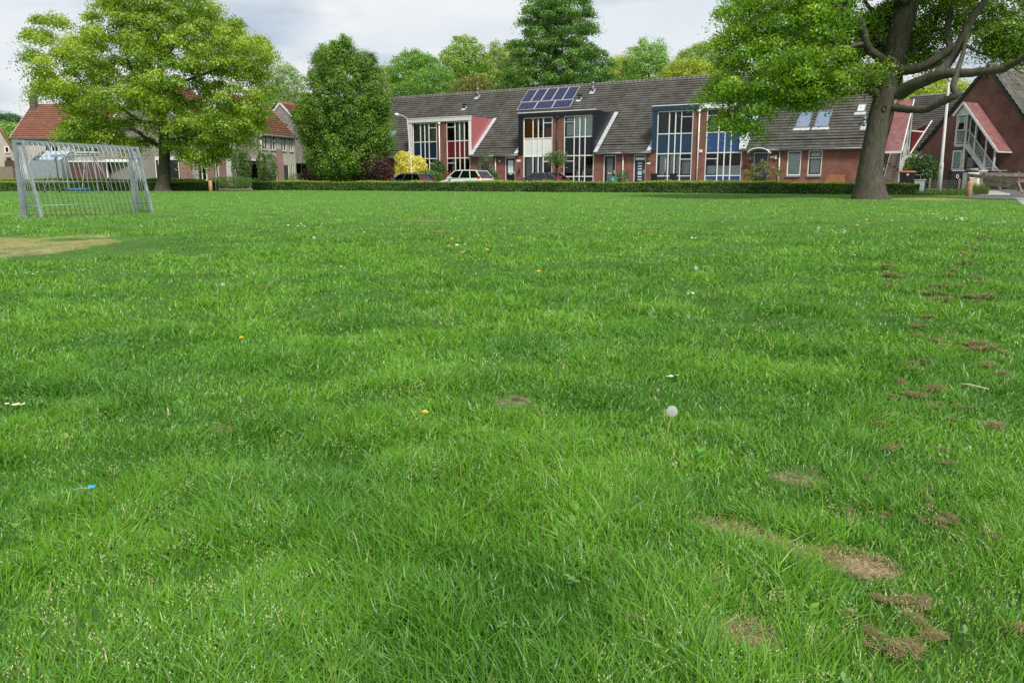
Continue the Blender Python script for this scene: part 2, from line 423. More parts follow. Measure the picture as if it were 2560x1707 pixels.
gmx = gN.new('ShaderNodeMix'); gmx.data_type = 'RGBA'; gmx.blend_type = 'MULTIPLY'; gmx.inputs[0].default_value = 1
gL.new(ga.outputs['Color'], gmx.inputs[6]); gL.new(gmr.outputs[0], gmx.inputs[7]); gL.new(gmx.outputs[2], gb.inputs['Base Color'])
gbp = gN.new('ShaderNodeBump'); gbp.inputs['Strength'].default_value = .7; gbp.inputs['Distance'].default_value = .02
gL.new(gno.outputs['Fac'], gbp.inputs['Height']); gL.new(gbp.outputs[0], gb.inputs['Normal'])
gb.inputs['Roughness'].default_value = .95; gb.inputs['Specular IOR Level'].default_value = .15
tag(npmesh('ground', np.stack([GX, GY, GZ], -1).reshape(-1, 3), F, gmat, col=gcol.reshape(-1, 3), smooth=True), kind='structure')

# ------------------------------------------------------------------ hedge lines (needed to end the lawn)
HA = gpt(632, 475.5); HB = gpt(2296, 488)          # long hedge, field side foot line
HL0 = gpt(-60, 479); HL1 = gpt(543, 477)
def in_field(x, y):
    "lawn ends at the hedges and at the road on the right"
    t = (x-HA.x)/(HB.x-HA.x); yl = HA.y+t*(HB.y-HA.y)
    yr = 45.0-(x-HB.x)*.05
    y1 = np.where(x < HA.x, HL0.y+(x-HL0.x)/(HL1.x-HL0.x)*(HL1.y-HL0.y), np.where(x > HB.x, yr, yl))
    pe = np.where(y > 20, PATHX(y), 1e9)
    return (y < y1) & (x < pe)
PR0 = gpt(2530, 494); PR1 = gpt(2584, 540)
def PATHX(y):
    return PR1.x+(y-PR1.y)*(PR0.x-PR1.x)/(PR0.y-PR1.y)+.0*y

# ------------------------------------------------------------------ the lawn: one mesh of blades
def make_grass():
    Vs = []; Fs = []; Cs = []; n0 = 0
    def band(r0, r1, K, cap, segs):
        nonlocal n0
        n = int(1.42*K*math.log(r1/r0)) if K/r0**2 < cap else int(.71*cap*(r1*r1-r0*r0))
        rm_ = math.sqrt(r0*r1); n = int(n*(.71*rm_+1.0)/(.71*rm_+.25)); u = RNG.random(n)
        r = r0*(r1/r0)**u if K/r0**2 < cap else np.sqrt(r0*r0+u*(r1*r1-r0*r0))
        y = r; x = (RNG.random(n)*2-1)*(r*.71+1.0)
        if segs < 3:      # tufts rather than an even scatter
            x = x+RNG.normal(0, .02, n); y = y+RNG.normal(0, .02, n)
        cl = clump(x, y)
        keep = in_field(x, y) & (RNG.random(n) > bare(x, y)*.97) & (RNG.random(n) > treefoot(x, y)*.55) & (RNG.random(n) < .55+.6*cl)
        x = x[keep]; y = y[keep]; cl = cl[keep]; r = r[keep]; n = len(x); short = 1-.72*np.clip(baresoft(x, y), 0, 1)
        z = gz(x, y)-.004
        h = (.030+.052*cl**1.3)*(.5+.8*RNG.random(n))*np.where(RNG.random(n) < .035, 1.5, 1)
        h = h*np.clip(1.1-r/90, .6, 1.1)*short
        wd = (.0045+.0015*r**.62*np.clip((r-1.5)/3, 0, 1)+np.clip(r-5, 0, 100)*.00078)*(.65+.7*RNG.random(n))
        # lean: a shared wind or mowing direction that wanders, plus scatter
        la = 2*math.pi*fbm(x*1.1+31, y*1.1+7, 2)*2.2+RNG.normal(0, 1.7, n)
        lm = np.abs(RNG.normal(.72, .5, n))*(.75+.4*cl)
        dx = np.cos(la); dy = np.sin(la)
        fa = RNG.random(n)*2*math.pi; fx = np.cos(fa); fy = np.sin(fa)     # width direction
        # fan most widths across the sight line so thin blades keep their area
        px_ = y/np.hypot(x, y); py_ = -x/np.hypot(x, y)
        fx = .55*fx+.75*px_; fy = .55*fy+.75*py_; q = np.hypot(fx, fy)+1e-6; fx /= q; fy /= q
        tone = fbm(x*1.5+90, y*1.5+44, 3); t2 = RNG.random(n); big = fbm(x*.13+5, y*.13+3, 2)
        A = np.array([.162, .365, .026]); B = np.array([.066, .205, .018]); C = np.array([.125, .28, .065]); D = np.array([.42, .37, .15])
        m = np.clip(.5+(tone-.5)*2.2+(t2-.5)*.75+(big-.5)*.6+.3*(cl-.5), 0, 1)[:, None]
        c = A*m+B*(1-m)
        mC = (RNG.random(n) < .18)[:, None]; c = np.where(mC, C*(.8+.5*t2[:, None]), c)
        fr_ = (.62*sstep(4, 40, r))[:, None]; c = c*(1-fr_)+np.array([.225, .425, .066])*fr_  # far blades mixed paler, standing in for light through tips at grazing view
        ft = treefoot(x, y)
        dry = RNG.random(n) < .006+.02*(1-cl)*(tone > .55)+.3*bare(x, y)+ft*.22
        c = np.where(dry[:, None], D*(.6+.6*t2[:, None]), c)
        c = c*(.8+.4*RNG.random(n))[:, None]
        rows = []
        for k in range(segs+1):
            t = k/segs
            up = h*(t-.32*lm*t*t/1.2); out = h*lm*t**1.7
            wk = wd*(1-t**1.6)*.5 if k < segs else None
            cx = x+dx*out; cy = y+dy*out; cz = z+up
            kc = c*(.78+.32*t)                      # paler sheath green towards the tip
            if wk is not None:
                rows += [np.stack([cx-fx*wk, cy-fy*wk, cz], -1), np.stack([cx+fx*wk, cy+fy*wk, cz], -1)]
            else: rows.append(np.stack([cx, cy, cz], -1))
        nv = 2*segs+1
        V = np.stack(rows, 1).reshape(-1, 3)
        b = n0+np.arange(n)*nv
        tri = []
        for k in range(segs-1):
            a0 = b+2*k
            tri += [np.stack([a0, a0+1, a0+3], -1), np.stack([a0, a0+3, a0+2], -1)]
        a0 = b+2*(segs-1); tri.append(np.stack([a0, a0+1, a0+2], -1))
        Vs.append(V); Fs.append(np.concatenate(tri)); Cs.append(np.repeat(c, nv, 0)); n0 += len(V)
    band(1.25, 2.6, 1e9, 21000*GD, 4)
    band(2.6, 6.0, 150000*GD, 1e9, 3)
    band(6.0, 16, 100000*GD, 1e9, 2)
    band(16, 76, 70000*GD, 1e9, 1)
    for bb, kb in zip(BARE, BAREK):          # bleached straw lying over the worn spots
        n = int((900 if bb[1] < 9 else 1500)*max(0, kb-.3)*1.4)
        a_ = RNG.random(n)*6.283; q_ = np.sqrt(RNG.random(n))*1.25; ex, ey = np.cos(a_)*q_*bb[2], np.sin(a_)*q_*bb[3]*1.3; c_, s_ = math.cos(bb[4]), math.sin(bb[4])
        x = bb[0]+ex*c_-ey*s_; y = bb[1]+ex*s_+ey*c_; sc = max(1.0, bb[1]/3.2)*.8
        l = RNG.uniform(.015, .045, n)*sc; w_ = RNG.uniform(.0008, .0018, n)*sc; t = RNG.random(n)*6.283; dx, dy = np.cos(t)*l, np.sin(t)*l; z = gz(x, y)+.006+RNG.random(n)*.012
        V = np.stack([np.stack([x-dy/l*w_, y+dx/l*w_, z], -1), np.stack([x+dy/l*w_, y-dx/l*w_, z], -1), np.stack([x+dx, y+dy, z+RNG.normal(.004, .006, n)], -1)], 1).reshape(-1, 3)
        m = RNG.random((n, 1)); c = np.array([.22, .15, .07])*(1-m)+np.array([.55, .45, .26])*m
        Vs.append(V); Fs.append(n0+np.arange(n*3).reshape(-1, 3)); Cs.append(np.repeat(c, 3, 0)); n0 += len(V)
    return np.concatenate(Vs), np.concatenate(Fs), np.concatenate(Cs)
GD = 1.0
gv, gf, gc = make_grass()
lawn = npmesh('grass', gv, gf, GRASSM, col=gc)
tag(lawn, kind='stuff'); del gv, gf, gc

# pale seed heads of meadow grass standing over the near turf: uncountable
def make_seedheads():
    n = 1150
    r = 1.45*(6.5/1.45)**(RNG.random(n)**1.1); x = (RNG.random(n)*2-1)*r*.7; y = r
    k = (fbm(x*.9+61, y*.9+13, 2)+RNG.normal(0, .07, n) > .50) & (bare(x, y) < .3) & in_field(x, y); x = x[k]; y = y[k]; n = len(x)
    V = []; F = []; C = []
    z = gz(x, y)
    for i in range(n):
        h = random.uniform(.07, .13); a = random.uniform(0, 6.28); ln = random.uniform(.01, .05)
        b = Vector((x[i], y[i], z[i])); t = b+Vector((math.cos(a)*ln, math.sin(a)*ln, h))
        s_ = max(1, y[i]/3.2)
        def tri(p, q, wd, c):
            d = (q-p); side = d.cross(Vector((x[i], y[i], -1))).normalized()*wd
            m = len(V); mid = (p+q)/2
            V.extend([p, mid+side, q, mid-side]); F.append((m, m+1, m+2, m+3)); C.extend([c]*4)
        tri(b, t, .0006*s_, (.17, .24, .07))
        for j in range(random.randint(7, 13)):
            f = random.uniform(.62, 1.0); p = b.lerp(t, f); aa = random.uniform(0, 6.28); q = random.uniform(.005, .024)
            p = p+Vector((math.cos(aa)*q, math.sin(aa)*q, random.uniform(0, .006)))
            e2 = p+Vector((math.cos(aa)*.005, math.sin(aa)*.005, .005))*random.uniform(.7, 1.2)*min(1.6, s_)
            g = random.uniform(.75, 1.15)
            tri(p, e2, .0012*s_, (.42*g, .47*g, .22*g))
    return V, F, C
sv, sf, sc_ = make_seedheads()
tag(npmesh('grass_seed_heads', np.array([tuple(v) for v in sv]), np.array(sf), GRASSM, col=np.array(sc_)), kind='stuff')

# broad weeds (plantain, clover, dandelion leaves) low in the turf: uncountable
def make_weeds():
    V = []; F = []; C = []
    spots = []
    for _ in range(110):
        r = 1.5*(9/1.5)**random.random(); x = random.uniform(-.7, .7)*r
        if float(fbm(x*.7+8, r*.7+21, 2)) < .47: continue
        spots.append((x, r, .6))
    for px, py, k in ((740, 1110, 1.1), (965, 1095, 1.1), (1040, 1270, 1.2), (1690, 1660, .9), (1745, 1155, 1.2), (730, 640, 1), (575, 645, 1), (2020, 1560, .8), (560, 1640, 1)):
        g = gpt(px, py); spots.append((g.x, g.y, k))
    for x, y, k in spots:
        if float(bare(np.array(x), np.array(y))) > .3: continue
        z = float(gz(x, y)); nl = random.randint(4, 8)
        c0 = np.array(random.choice([(.13, .34, .05), (.16, .38, .05), (.16, .32, .10)]))
        for j in range(nl):
            a = random.uniform(0, 6.28); Ln = random.uniform(.018, .042)*k; wd = Ln*random.uniform(.45, .7)
            d = Vector((math.cos(a), math.sin(a), 0)); s_ = Vector((-d.y, d.x, 0)); up = random.uniform(.25, .9)
            b = Vector((x, y, z+.018+.03*random.random())); m = len(V)
            pts = [b-s_*wd*.15, b+s_*wd*.15, b+d*Ln*.5+s_*wd*.5+Vector((0, 0, Ln*up*.5)), b+d*Ln*.5-s_*wd*.5+Vector((0, 0, Ln*up*.5)), b+d*Ln+s_*wd*.12+Vector((0, 0, Ln*up*.6)), b+d*Ln-s_*wd*.12+Vector((0, 0, Ln*up*.6))]
            V.extend(pts); F += [(m, m+1, m+2, m+3), (m+3, m+2, m+4, m+5)]; C.extend([c0*random.uniform(.8, 1.2)]*6)
    return V, F, C
wv, wf, wc = make_weeds()
tag(npmesh('broad_weeds', np.array([tuple(v) for v in wv]), np.array(wf), GRASSM, col=np.array(wc)), kind='stuff')

# ------------------------------------------------------------------ trees
def in_poly(x, y, P):
    c = np.zeros(len(x), bool); n = len(P)
    for i in range(n):
        x1, y1 = P[i]; x2, y2 = P[(i+1) % n]
        if y1 == y2: continue
        t = ((y1 > y) != (y2 > y)) & (x < (x2-x1)*(y-y1)/(y2-y1)+x1); c ^= t
    return c
def edge_dist(x, y, P):
    d = np.full(len(x), 1e9); n = len(P)
    for i in range(n):
        a = np.array(P[i]); b = np.array(P[(i+1) % n]); ab = b-a; l = ab.dot(ab)
        if l < 1e-9: continue
        t = np.clip(((x-a[0])*ab[0]+(y-a[1])*ab[1])/l, 0, 1)
        d = np.minimum(d, np.hypot(x-a[0]-t*ab[0], y-a[1]-t*ab[1]))
    return d
def crown_points(P, n, dmax, emax, mind, shell=.55, flat=1.0, tries=14):
    "points filling a rounded crown whose profile across (x) and up (z) is P; depth swells away from the rim"
    P = [tuple(p) for p in P]
    xs = [p[0] for p in P]; zs = [p[1] for p in P]
    out = []; grid = {}
    m = n*tries
    x = RNG.uniform(min(xs), max(xs), m); z = RNG.uniform(min(zs), max(zs), m)
    k = in_poly(x, z, P); x = x[k]; z = z[k]
    e = np.clip(edge_dist(x, z, P)/emax, 0, 1)
    d = dmax*np.sqrt(np.clip(1-(1-e)**2, 0, 1)); y = d*RNG.choice([-1, 1], len(x))*RNG.random(len(x))**shell
    for i in range(len(x)):
        p = (x[i], y[i], z[i]); c = (int(math.floor(p[0]/mind)), int(math.floor(p[1]/mind)), int(math.floor(p[2]/mind)))
        ok = True
        for a in (-1, 0, 1):
            for b in (-1, 0, 1):
                for g in (-1, 0, 1):
                    for q in grid.get((c[0]+a, c[1]+b, c[2]+g), ()):
                        if (q[0]-p[0])**2+(q[1]-p[1])**2+((q[2]-p[2])*flat)**2 < mind*mind: ok = False
        if ok:
            out.append(p); grid.setdefault(c, []).append(p)
            if len(out) >= n: break
    return np.array(out)
def leaves(centres, per, sx, sz, L_, W_, c1, c2, up=1.0, axis=None, along=0.0, droop=0.0, jit=.16, hollow=0.0):
    "leaf blades clustered in sprays; colour leans from c1 to c2 spray by spray"
    n = len(centres); N_ = n*per
    g = RNG.normal(0, 1, (n, per, 3)); size = RNG.uniform(.65, 1.3, (n, 1, 1))
    off = g*np.array([sx, sx, sz])*size
    if axis is not None:
        t = RNG.uniform(-.7, 1.0, (n, per, 1)); off = off*(1.15-.75*np.clip(t, 0, 1))+axis[:, None, :]*t*along*size
    rr_ = np.hypot(off[..., 0], off[..., 1]); off[..., 2] -= droop*rr_**2/(sx+1e-6)
    p = (centres[:, None, :]+off).reshape(-1, 3)
    nrm = RNG.normal(0, .42, (N_, 3))+.55*(off/np.array([sx, sx, sz*1.2])).reshape(-1, 3); nrm[:, 2] += up*.55; nrm /= np.linalg.norm(nrm, axis=1, keepdims=True)
    t = RNG.normal(0, 1, (N_, 3)); t -= nrm*(t*nrm).sum(1, keepdims=True); t /= np.linalg.norm(t, axis=1, keepdims=True)
    s_ = np.cross(nrm, t)
    l = L_*RNG.uniform(.6, 1.35, (N_, 1)); w_ = W_*RNG.uniform(.7, 1.3, (N_, 1))
    V = np.stack([p-t*l*.5, p+s_*w_*.5+t*l*.08, p+t*l*.5-nrm*l*.12, p-s_*w_*.5+t*l*.08], 1).reshape(-1, 3)
    F = np.arange(N_*4).reshape(-1, 4)
    k = np.clip(np.repeat(RNG.normal(.5, .30, n), per)+RNG.normal(0, .16, N_), 0, 1)[:, None]
    c = np.array(c1)*(1-k)+np.array(c2)*k
    c = c*(1+RNG.normal(0, jit, (N_, 1))); c = np.clip(c, .005, 1)
    return V, F, np.repeat(c, 4, 0)
class Wood:
    "a branching skeleton: limbs laid by hand, then shoots grown out to every leaf spray"
    def __init__(s): s.P = []; s.par = []; s.r = []; s.load = []; s.fixed = []; s.mb = MB()
    def limb(s, pts, rad, parent=-1, sides=8, sub=3, wob=0.0):
        pts = [Vector(p) for p in pts]; fine = []; fr = []
        for i in range(len(pts)-1):
            p0 = pts[max(i-1, 0)]; p1 = pts[i]; p2 = pts[i+1]; p3 = pts[min(i+2, len(pts)-1)]
            for k in range(sub):
                t = k/sub
                q = .5*((2*p1)+(p2-p0)*t+(2*p0-5*p1+4*p2-p3)*t*t+(3*p1-p0-3*p2+p3)*t**3)
                q = q+Vector((random.gauss(0, wob), random.gauss(0, wob), random.gauss(0, wob)))*(1 if (i or k) else 0)
                fine.append(q); fr.append(rad[i]+(rad[i+1]-rad[i])*t)
        fine.append(pts[-1]); fr.append(rad[-1])
        s.mb.tube(fine, fr, sides)
        last = parent
        for q, r in zip(fine, fr):
            s.P.append(q); s.par.append(last); s.r.append(r); s.fixed.append(True); last = len(s.P)-1
        return fine
    def grow(s, targets, step=.7, rmin=.012, k=.011, zpen=.35, maxr=.16, curl=.18, first=0):
        T = [Vector(t) for t in targets]
        root = s.P[0]
        T.sort(key=lambda t: min((t-p).length for p in s.P[::4]))
        chains = []
        cap = 2600*4
        arr = np.zeros((cap+len(T)*14, 3)); n = len(s.P); arr[:n] = [tuple(p) for p in s.P]
        for t in T:
            a = arr[:n]; d = a-np.array(t)
            dist = np.sqrt((d*d).sum(1)); cost = dist+zpen*np.maximum(0, d[:, 2]+.15*dist)*1.6
            j = int(np.argmin(cost)); p = s.P[j]; D = (t-p).length
            m = max(2, int(D/step)+1); ctrl = p+(t-p)*.45+Vector((random.gauss(0, 1), random.gauss(0, 1), random.gauss(.15, .9)))*D*curl
            ch = [j]
            for q in range(1, m+1):
                f = q/m; pos = p*(1-f)**2+ctrl*2*f*(1-f)+t*f*f
                s.P.append(pos); s.par.append(ch[-1]); s.r.append(0); s.fixed.append(False); arr[n] = tuple(pos); n += 1; ch.append(n-1)
            chains.append(ch)
        load = [0]*len(s.P)
        for ch in chains: load[ch[-1]] += 1
        for i in range(len(s.P)-1, -1, -1):
            if s.par[i] >= 0: load[s.par[i]] += load[i]
        for i in range(len(s.P)):
            if not s.fixed[i]: s.r[i] = min(maxr, max(rmin, k*max(1, load[i])**.5+.004))
        for ch in chains:
            r0 = s.r[ch[1]]; rad = [min(r0*1.15, s.r[ch[0]])]+[s.r[c]*(.6 if c == ch[-1] and load[c] == 1 else 1) for c in ch[1:]]
            s.mb.tube([s.P[c] for c in ch], rad, 5 if r0 > .03 else 4, False)
def silhouette(px, D):
    return [(at(x, y, D).x, at(x, y, D).z) for x, y in px]
def tree(name, label, base, trunk, P, n, per, dmax, emax, mind, sx, sz, L_, W_, c1, c2, group=None, barkm=None, leafm=None, up=1.0, upright=False, along=0., droop=0., zpen=.35, k=.011, shell=.55, maxr=.16, twigs=True, cat='tree', flat=1.0, rim=0):
    """base: foot in the world; P: crown profile in world x,z at the foot's depth; trunk: [(dx,dy,z,r)] above the foot"""
    root = thing(name, label, cat, base, 0, group)
    B = Vector(base); Wd = Wood()
    Wd.limb([Vector((B.x+a, B.y+b, z)) for a, b, z, r in trunk], [r for *_, r in trunk], sides=10)
    C = crown_points(P, n, dmax, emax, mind, shell, flat); C[:, 1] += B.y
    if twigs: Wd.grow(C[::(1 if n <= 500 else 2)], zpen=zpen, k=k, maxr=maxr)
    Wd.mb.build('trunk', barkm or BARK2, root, True, True)
    ax = None
    if rim:
        ex = []
        for _ in range(rim):
            i = random.randrange(len(P)); f = random.random(); a = P[i]; b_ = P[(i+1) % len(P)]; ex.append((a[0]+(b_[0]-a[0])*f, B.y+random.uniform(-.25, .25)*dmax, a[1]+(b_[1]-a[1])*f))
        C = np.concatenate([C, np.array(ex)])
    if along:
        cx = B.x; zc = P and sum(p[1] for p in P)/len(P)
        ax = C-np.array([cx, B.y, 0]); ax[:, 2] = np.hypot(ax[:, 0], ax[:, 1])*(1.2 if upright else .25)+.4; ax /= np.linalg.norm(ax, axis=1, keepdims=True)
    V, F, c = leaves(C, per, sx, sz, L_, W_, c1, c2, up, ax, along, droop)
    npmesh('crown', V, F, leafm or LEAF, root, c, world=True)
    return root
def jag(P, amp):
    out = []
    for (x0, z0), (x1, z1) in zip(P, P[1:]+P[:1]):
        out.append((x0, z0)); t = random.uniform(.3, .7); d = math.hypot(x1-x0, z1-z0)+1e-6; o = random.uniform(-1, 1)*amp; out.append((x0+(x1-x0)*t+(z1-z0)/d*o, z0+(z1-z0)*t-(x1-x0)/d*o))
    return out
G0 = lambda x, y: (x, y, float(gz(x, y)))
# --- spreading tree on the left, behind the goal
LT = gpt(407, 478)
Lp = silhouette([(78,42),(112,34),(150,72),(188,80),(226,62),(262,18),(285,-30),(340,-62),(430,-70),(505,-22),(545,12),(572,52),(632,54),(668,92),(690,132),(672,190),(684,240),(668,282),(652,330),(622,362),(600,340),(588,352),(556,398),(520,404),(484,396),(448,372),(430,352),(410,330),(380,330),(352,352),(320,372),(280,352),(240,362),(198,356),(150,346),(146,306),(196,292),(160,262),(120,236),(86,236),(100,206),(64,166),(86,130),(74,86)], LT.y)
Lp = [(LT.x+.35+(x-LT.x-.35)*.925, z) for x, z in Lp]
C0 = crown_points(Lp, 400, 4.3, 3.2, 1.05, .55, 1.3)
xs_, zs_ = C0[:, 0], C0[:, 2]
hole = in_poly(xs_, zs_, silhouette([(330,345),(300,300),(350,250),(400,250),(430,300),(420,345)], LT.y)) & (RNG.random(len(xs_)) < .9)
for hx, hy, hr in ((330,148,16),(455,158,15),(445,118,9),(250,175,11),(540,178,16),(395,190,13),(215,130,10),(575,215,14),(150,160,11),(500,250,12),(280,230,10)):
    h_ = at(hx, hy, LT.y); hole |= (np.hypot(xs_-h_.x, zs_-h_.z) < hr/FPX*LT.y*2.1) & (RNG.random(len(xs_)) < .95)
C0 = C0[~hole]; C0[:, 1] += LT.y
root = thing('oak_tree', 'wide yellow green tree with dark trunk beside the metal goal', 'tree', LT)
Wd = Wood()
def LP(px, py, dy=0): p = at(px, py, LT.y+dy); return p
Wd.limb([LP(408, 480), LP(407, 471), LP(409, 455), LP(411, 420), LP(411, 380), LP(409, 340), LP(406, 290), LP(401, 230), LP(400, 150), LP(398, 60), LP(396, -20)], [.72, .56, .46, .40, .37, .34, .27, .24, .18, .10, .04], sides=14)
Wd.limb([LP(409, 372), LP(392, 362, -.5), LP(365, 346, -1.3), LP(335, 325, -2.2), LP(300, 322, -3)], [.20, .17, .14, .10, .06])
Wd.limb([LP(407, 300), LP(385, 282, .5), LP(360, 240, 1.2), LP(338, 195, 1.5), (LP(322, 160, 1.5)), LP(300, 100, 1.6)], [.17, .15, .13, .10, .08, .04])
Wd.limb([LP(408, 315), LP(380, 306, 1), LP(350, 303, 2), LP(300, 270, 3), LP(262, 250, 3.4), LP(236, 205, 3.4), LP(180, 150, 3)], [.13, .12, .11, .10, .09, .07, .03])
Wd.limb([LP(410, 352), LP(440, 348, -1), LP(480, 340, -2), LP(540, 330, -2.6)], [.14, .11, .08, .04])
Wd.limb([LP(402, 235), LP(440, 210, -1), LP(500, 190, -1.5), LP(560, 165, -1.5), LP(620, 130, -1)], [.14, .12, .09, .07, .03])
Wd.limb([LP(405, 285), LP(450, 262, 1.5), LP(520, 245, 2.8), (LP(590, 230, 3.2))], [.14, .11, .08, .04])
Wd.limb([LP(401, 200), LP(360, 140, -1.4), LP(330, 90, -2.3), LP(300, 40, -2.5)], [.12, .10, .07, .03])
Wd.limb([LP(400, 160), LP(450, 100, 1.2), LP(490, 40, 2)], [.11, .08, .03])
Wd.grow(C0, k=.012, zpen=.3)
Wd.mb.build('trunk', BARK2, root, True, True)
V, F, c = leaves(C0, 560, .47, .21, .15, .105, (.165, .315, .024), (.385, .51, .04), 1.0, None, 0, .2)
npmesh('crown', V, F, LEAF, root, c, world=True)

# --- big tree on the right, in front of the hedge
BD = BT[1]
root = thing('oak_tree', 'massive grey trunked tree with thick bending limbs in front of the hedge', 'tree', G0(*BT))
Wd = Wood()
def q6(x, y, dy=0.0): return at(x/2.735+1700, y/2.735, BD+dy)
tr = [(1300,1380,.98),(1296,1350,.86),(1297,1300,.74),(1298,1200,.60),(1310,1100,.545),(1326,1000,.52),(1345,900,.50),(1363,800,.50),(1388,720,.52),(1418,640,.56),(1434,560,.52),(1440,470,.50),(1462,380,.50),(1485,280,.52),(1510,180,.52),(1535,80,.50),(1560,-20,.46),(1590,-140,.40),(1615,-300,.32),(1635,-520,.22),(1650,-760,.08)]
Wd.limb([q6(x, y) for x, y, r in tr], [r*.95 for *_, r in tr], sides=18, sub=3)
limbs = [
 ([(1440,655,-.1),(1520,625,-.5),(1600,585,-1),(1690,545,-1.5),(1780,510,-2),(1900,500,-2.6),(2050,492,-3.2),(2180,478,-3.8),(2300,425,-4.4),(2420,350,-5),(2560,250,-5.4)],[.36,.31,.27,.25,.23,.19,.17,.155,.13,.10,.05]),
 ([(1740,525,-1.8),(1800,470,-1.7),(1850,410,-1.7),(1905,320,-1.9),(1950,220,-2),(2010,110,-2.2),(2080,10,-2.4),(2160,-120,-2.6),(2260,-300,-2.6)],[.20,.20,.19,.185,.18,.16,.14,.10,.05]),
 ([(1450,490,-.2),(1530,480,-.6),(1620,472,-1),(1720,425,-1.4),(1800,370,-1.6),(1860,325,-1.8),(1900,300,-1.9)],[.24,.22,.21,.20,.18,.15,.10]),
 ([(1845,335,-1.8),(1830,270,-1.3),(1832,200,-.9),(1850,90,-.4),(1868,-30,0),(1890,-200,.4)],[.12,.12,.11,.10,.08,.04]),
 ([(1430,730,-.2),(1500,742,-.6),(1590,752,-1.2),(1680,750,-1.8),(1760,715,-2.3),(1830,682,-2.7),(1885,655,-3),(1895,638,-3),(1866,605,-2.9),(1878,545,-2.8),(1905,470,-2.6),(1930,380,-2.4),(1955,280,-2.2),(1985,180,-2)],[.22,.17,.155,.15,.145,.14,.14,.14,.125,.12,.105,.09,.08,.04]),
 ([(1400,655,0),(1335,640,-0.03),(1290,612,-0.12),(1215,622,-0.27),(1120,634,-0.45),(1060,612,-0.6),(1000,588,-0.72),(950,570,-0.84),(890,583,-0.99),(820,612,-1.14),(740,625,-1.26),(600,660,-1.38)],[.28,.22,.18,.165,.155,.155,.14,.12,.10,.08,.06,.03]),
 ([(1330,628,.1),(1312,585,.3),(1335,520,.5),(1350,430,.7),(1352,330,.9),(1375,230,1),(1410,130,1.2),(1440,20,1.5)],[.11,.125,.12,.11,.10,.085,.07,.04]),
 ([(1440,470,-.2),(1400,420,-.4),(1345,385,-.6),(1290,340,-.9),(1262,280,-1.1),(1250,200,-1.3),(1230,140,-1.5),(1160,85,-1.9),(1080,45,-2.3),(980,-20,-2.8),(860,-120,-3.4)],[.26,.22,.20,.18,.17,.165,.15,.13,.10,.07,.03]),
 ([(1460,330,0),(1400,290,.2),(1330,235,.4),(1270,180,.7),(1200,125,1),(1110,60,1.5),(1010,-50,2)],[.24,.20,.18,.16,.13,.09,.04]),
 ([(1475,470,.2),(1545,430,.5),(1600,358,.8),(1660,300,1.1),(1705,250,1.3),(1742,170,1.5),(1768,80,1.7),(1792,-20,1.9),(1820,-160,2.2)],[.14,.12,.11,.105,.10,.085,.075,.06,.03]),
 ([(1600,358,.8),(1572,300,.9),(1575,230,1.1),(1590,140,1.3),(1600,60,1.5)],[.08,.07,.06,.045,.02]),
 ([(1245,300,-1.1),(1180,318,-1.6),(1110,326,-2.1),(1050,296,-2.6),(1000,260,-3),(955,195,-3.4),(900,150,-3.8)],[.10,.09,.08,.07,.06,.05,.025]),
 ([(960,572,-0.84),(880,500,-1.02),(760,480,-1.2),(640,520,-1.32),(560,590,-1.38),(505,515,-1.44),(430,430,-1.5)],[.08,.07,.06,.055,.05,.04,.02]),
 ([(560,590,-1.38),(480,625,-1.47),(400,670,-1.53),(330,760,-1.56)],[.04,.035,.03,.015]),
 ([(1960,310,-2),(2010,345,-2.2),(2080,372,-2.5),(2150,385,-2.8),(2240,430,-3.1),(2330,500,-3.4)],[.06,.055,.05,.045,.035,.015]),
 ([(1500,230,.3),(1420,190,1.2),(1350,120,2.2),(1270,20,3),(1180,-120,3.6)],[.2,.16,.12,.08,.03]),
 ([(1500,150,.4),(1570,60,1.4),(1660,-60,2.4),(1780,-220,3)],[.2,.16,.1,.04]),
 ([(1540,20,-.3),(1480,-120,-1.4),(1380,-260,-2.4),(1240,-420,-3)],[.22,.17,.11,.04]),
 ([(1590,-120,-.2),(1700,-250,-1.2),(1840,-400,-2),(1990,-560,-2.4)],[.2,.15,.09,.03])]
for pts, rd in limbs: Wd.limb([q6(*p) for p in pts], rd, sides=10, sub=3, wob=.012)
z6p = lambda L: [(at(x/2.735+1700, y/2.735, BD).x, at(x/2.735+1700, y/2.735, BD).z) for x, y in L]
ZL = z6p([(275,0),(205,95),(236,180),(165,238),(150,320),(226,370),(150,420),(176,500),(108,610),(98,706),(190,690),(250,720),(178,860),(275,815),(330,880),(455,865),(520,745),(640,780),(690,720),(745,740),(830,690),(880,650),(950,590),(1010,520),(1120,520),(1180,440),(1260,400),(1330,340),(1360,240),(1380,120),(1420,0),(1420,-260),(1300,-480),(1000,-500),(650,-420),(380,-220)])
ZT = z6p([(1300,-60),(1300,-520),(1500,-820),(1750,-860),(2050,-720),(2400,-500),(2650,-200),(2700,120),(2600,330),(2352,400),(2200,330),(2060,330),(1980,250),(2000,120),(1900,40),(1700,20),(1500,-20)])
ZM = z6p([(1380,60),(1420,-40),(1950,-40),(2000,150),(1960,330),(1820,420),(1640,400),(1560,420),(1480,340)])
ZC = z6p([(2110,620),(2150,560),(2230,520),(2330,540),(2420,560),(2440,690),(2340,740),(2230,770),(2160,690)])
ZB = z6p([(700,620),(960,540),(1100,470),(1330,430),(1340,580),(1200,540),(1060,610),(1010,670),(960,640),(870,700),(800,700)])
ZR = z6p([(1900,250),(2352,180),(2400,420),(2250,420),(2100,440),(1990,420)])
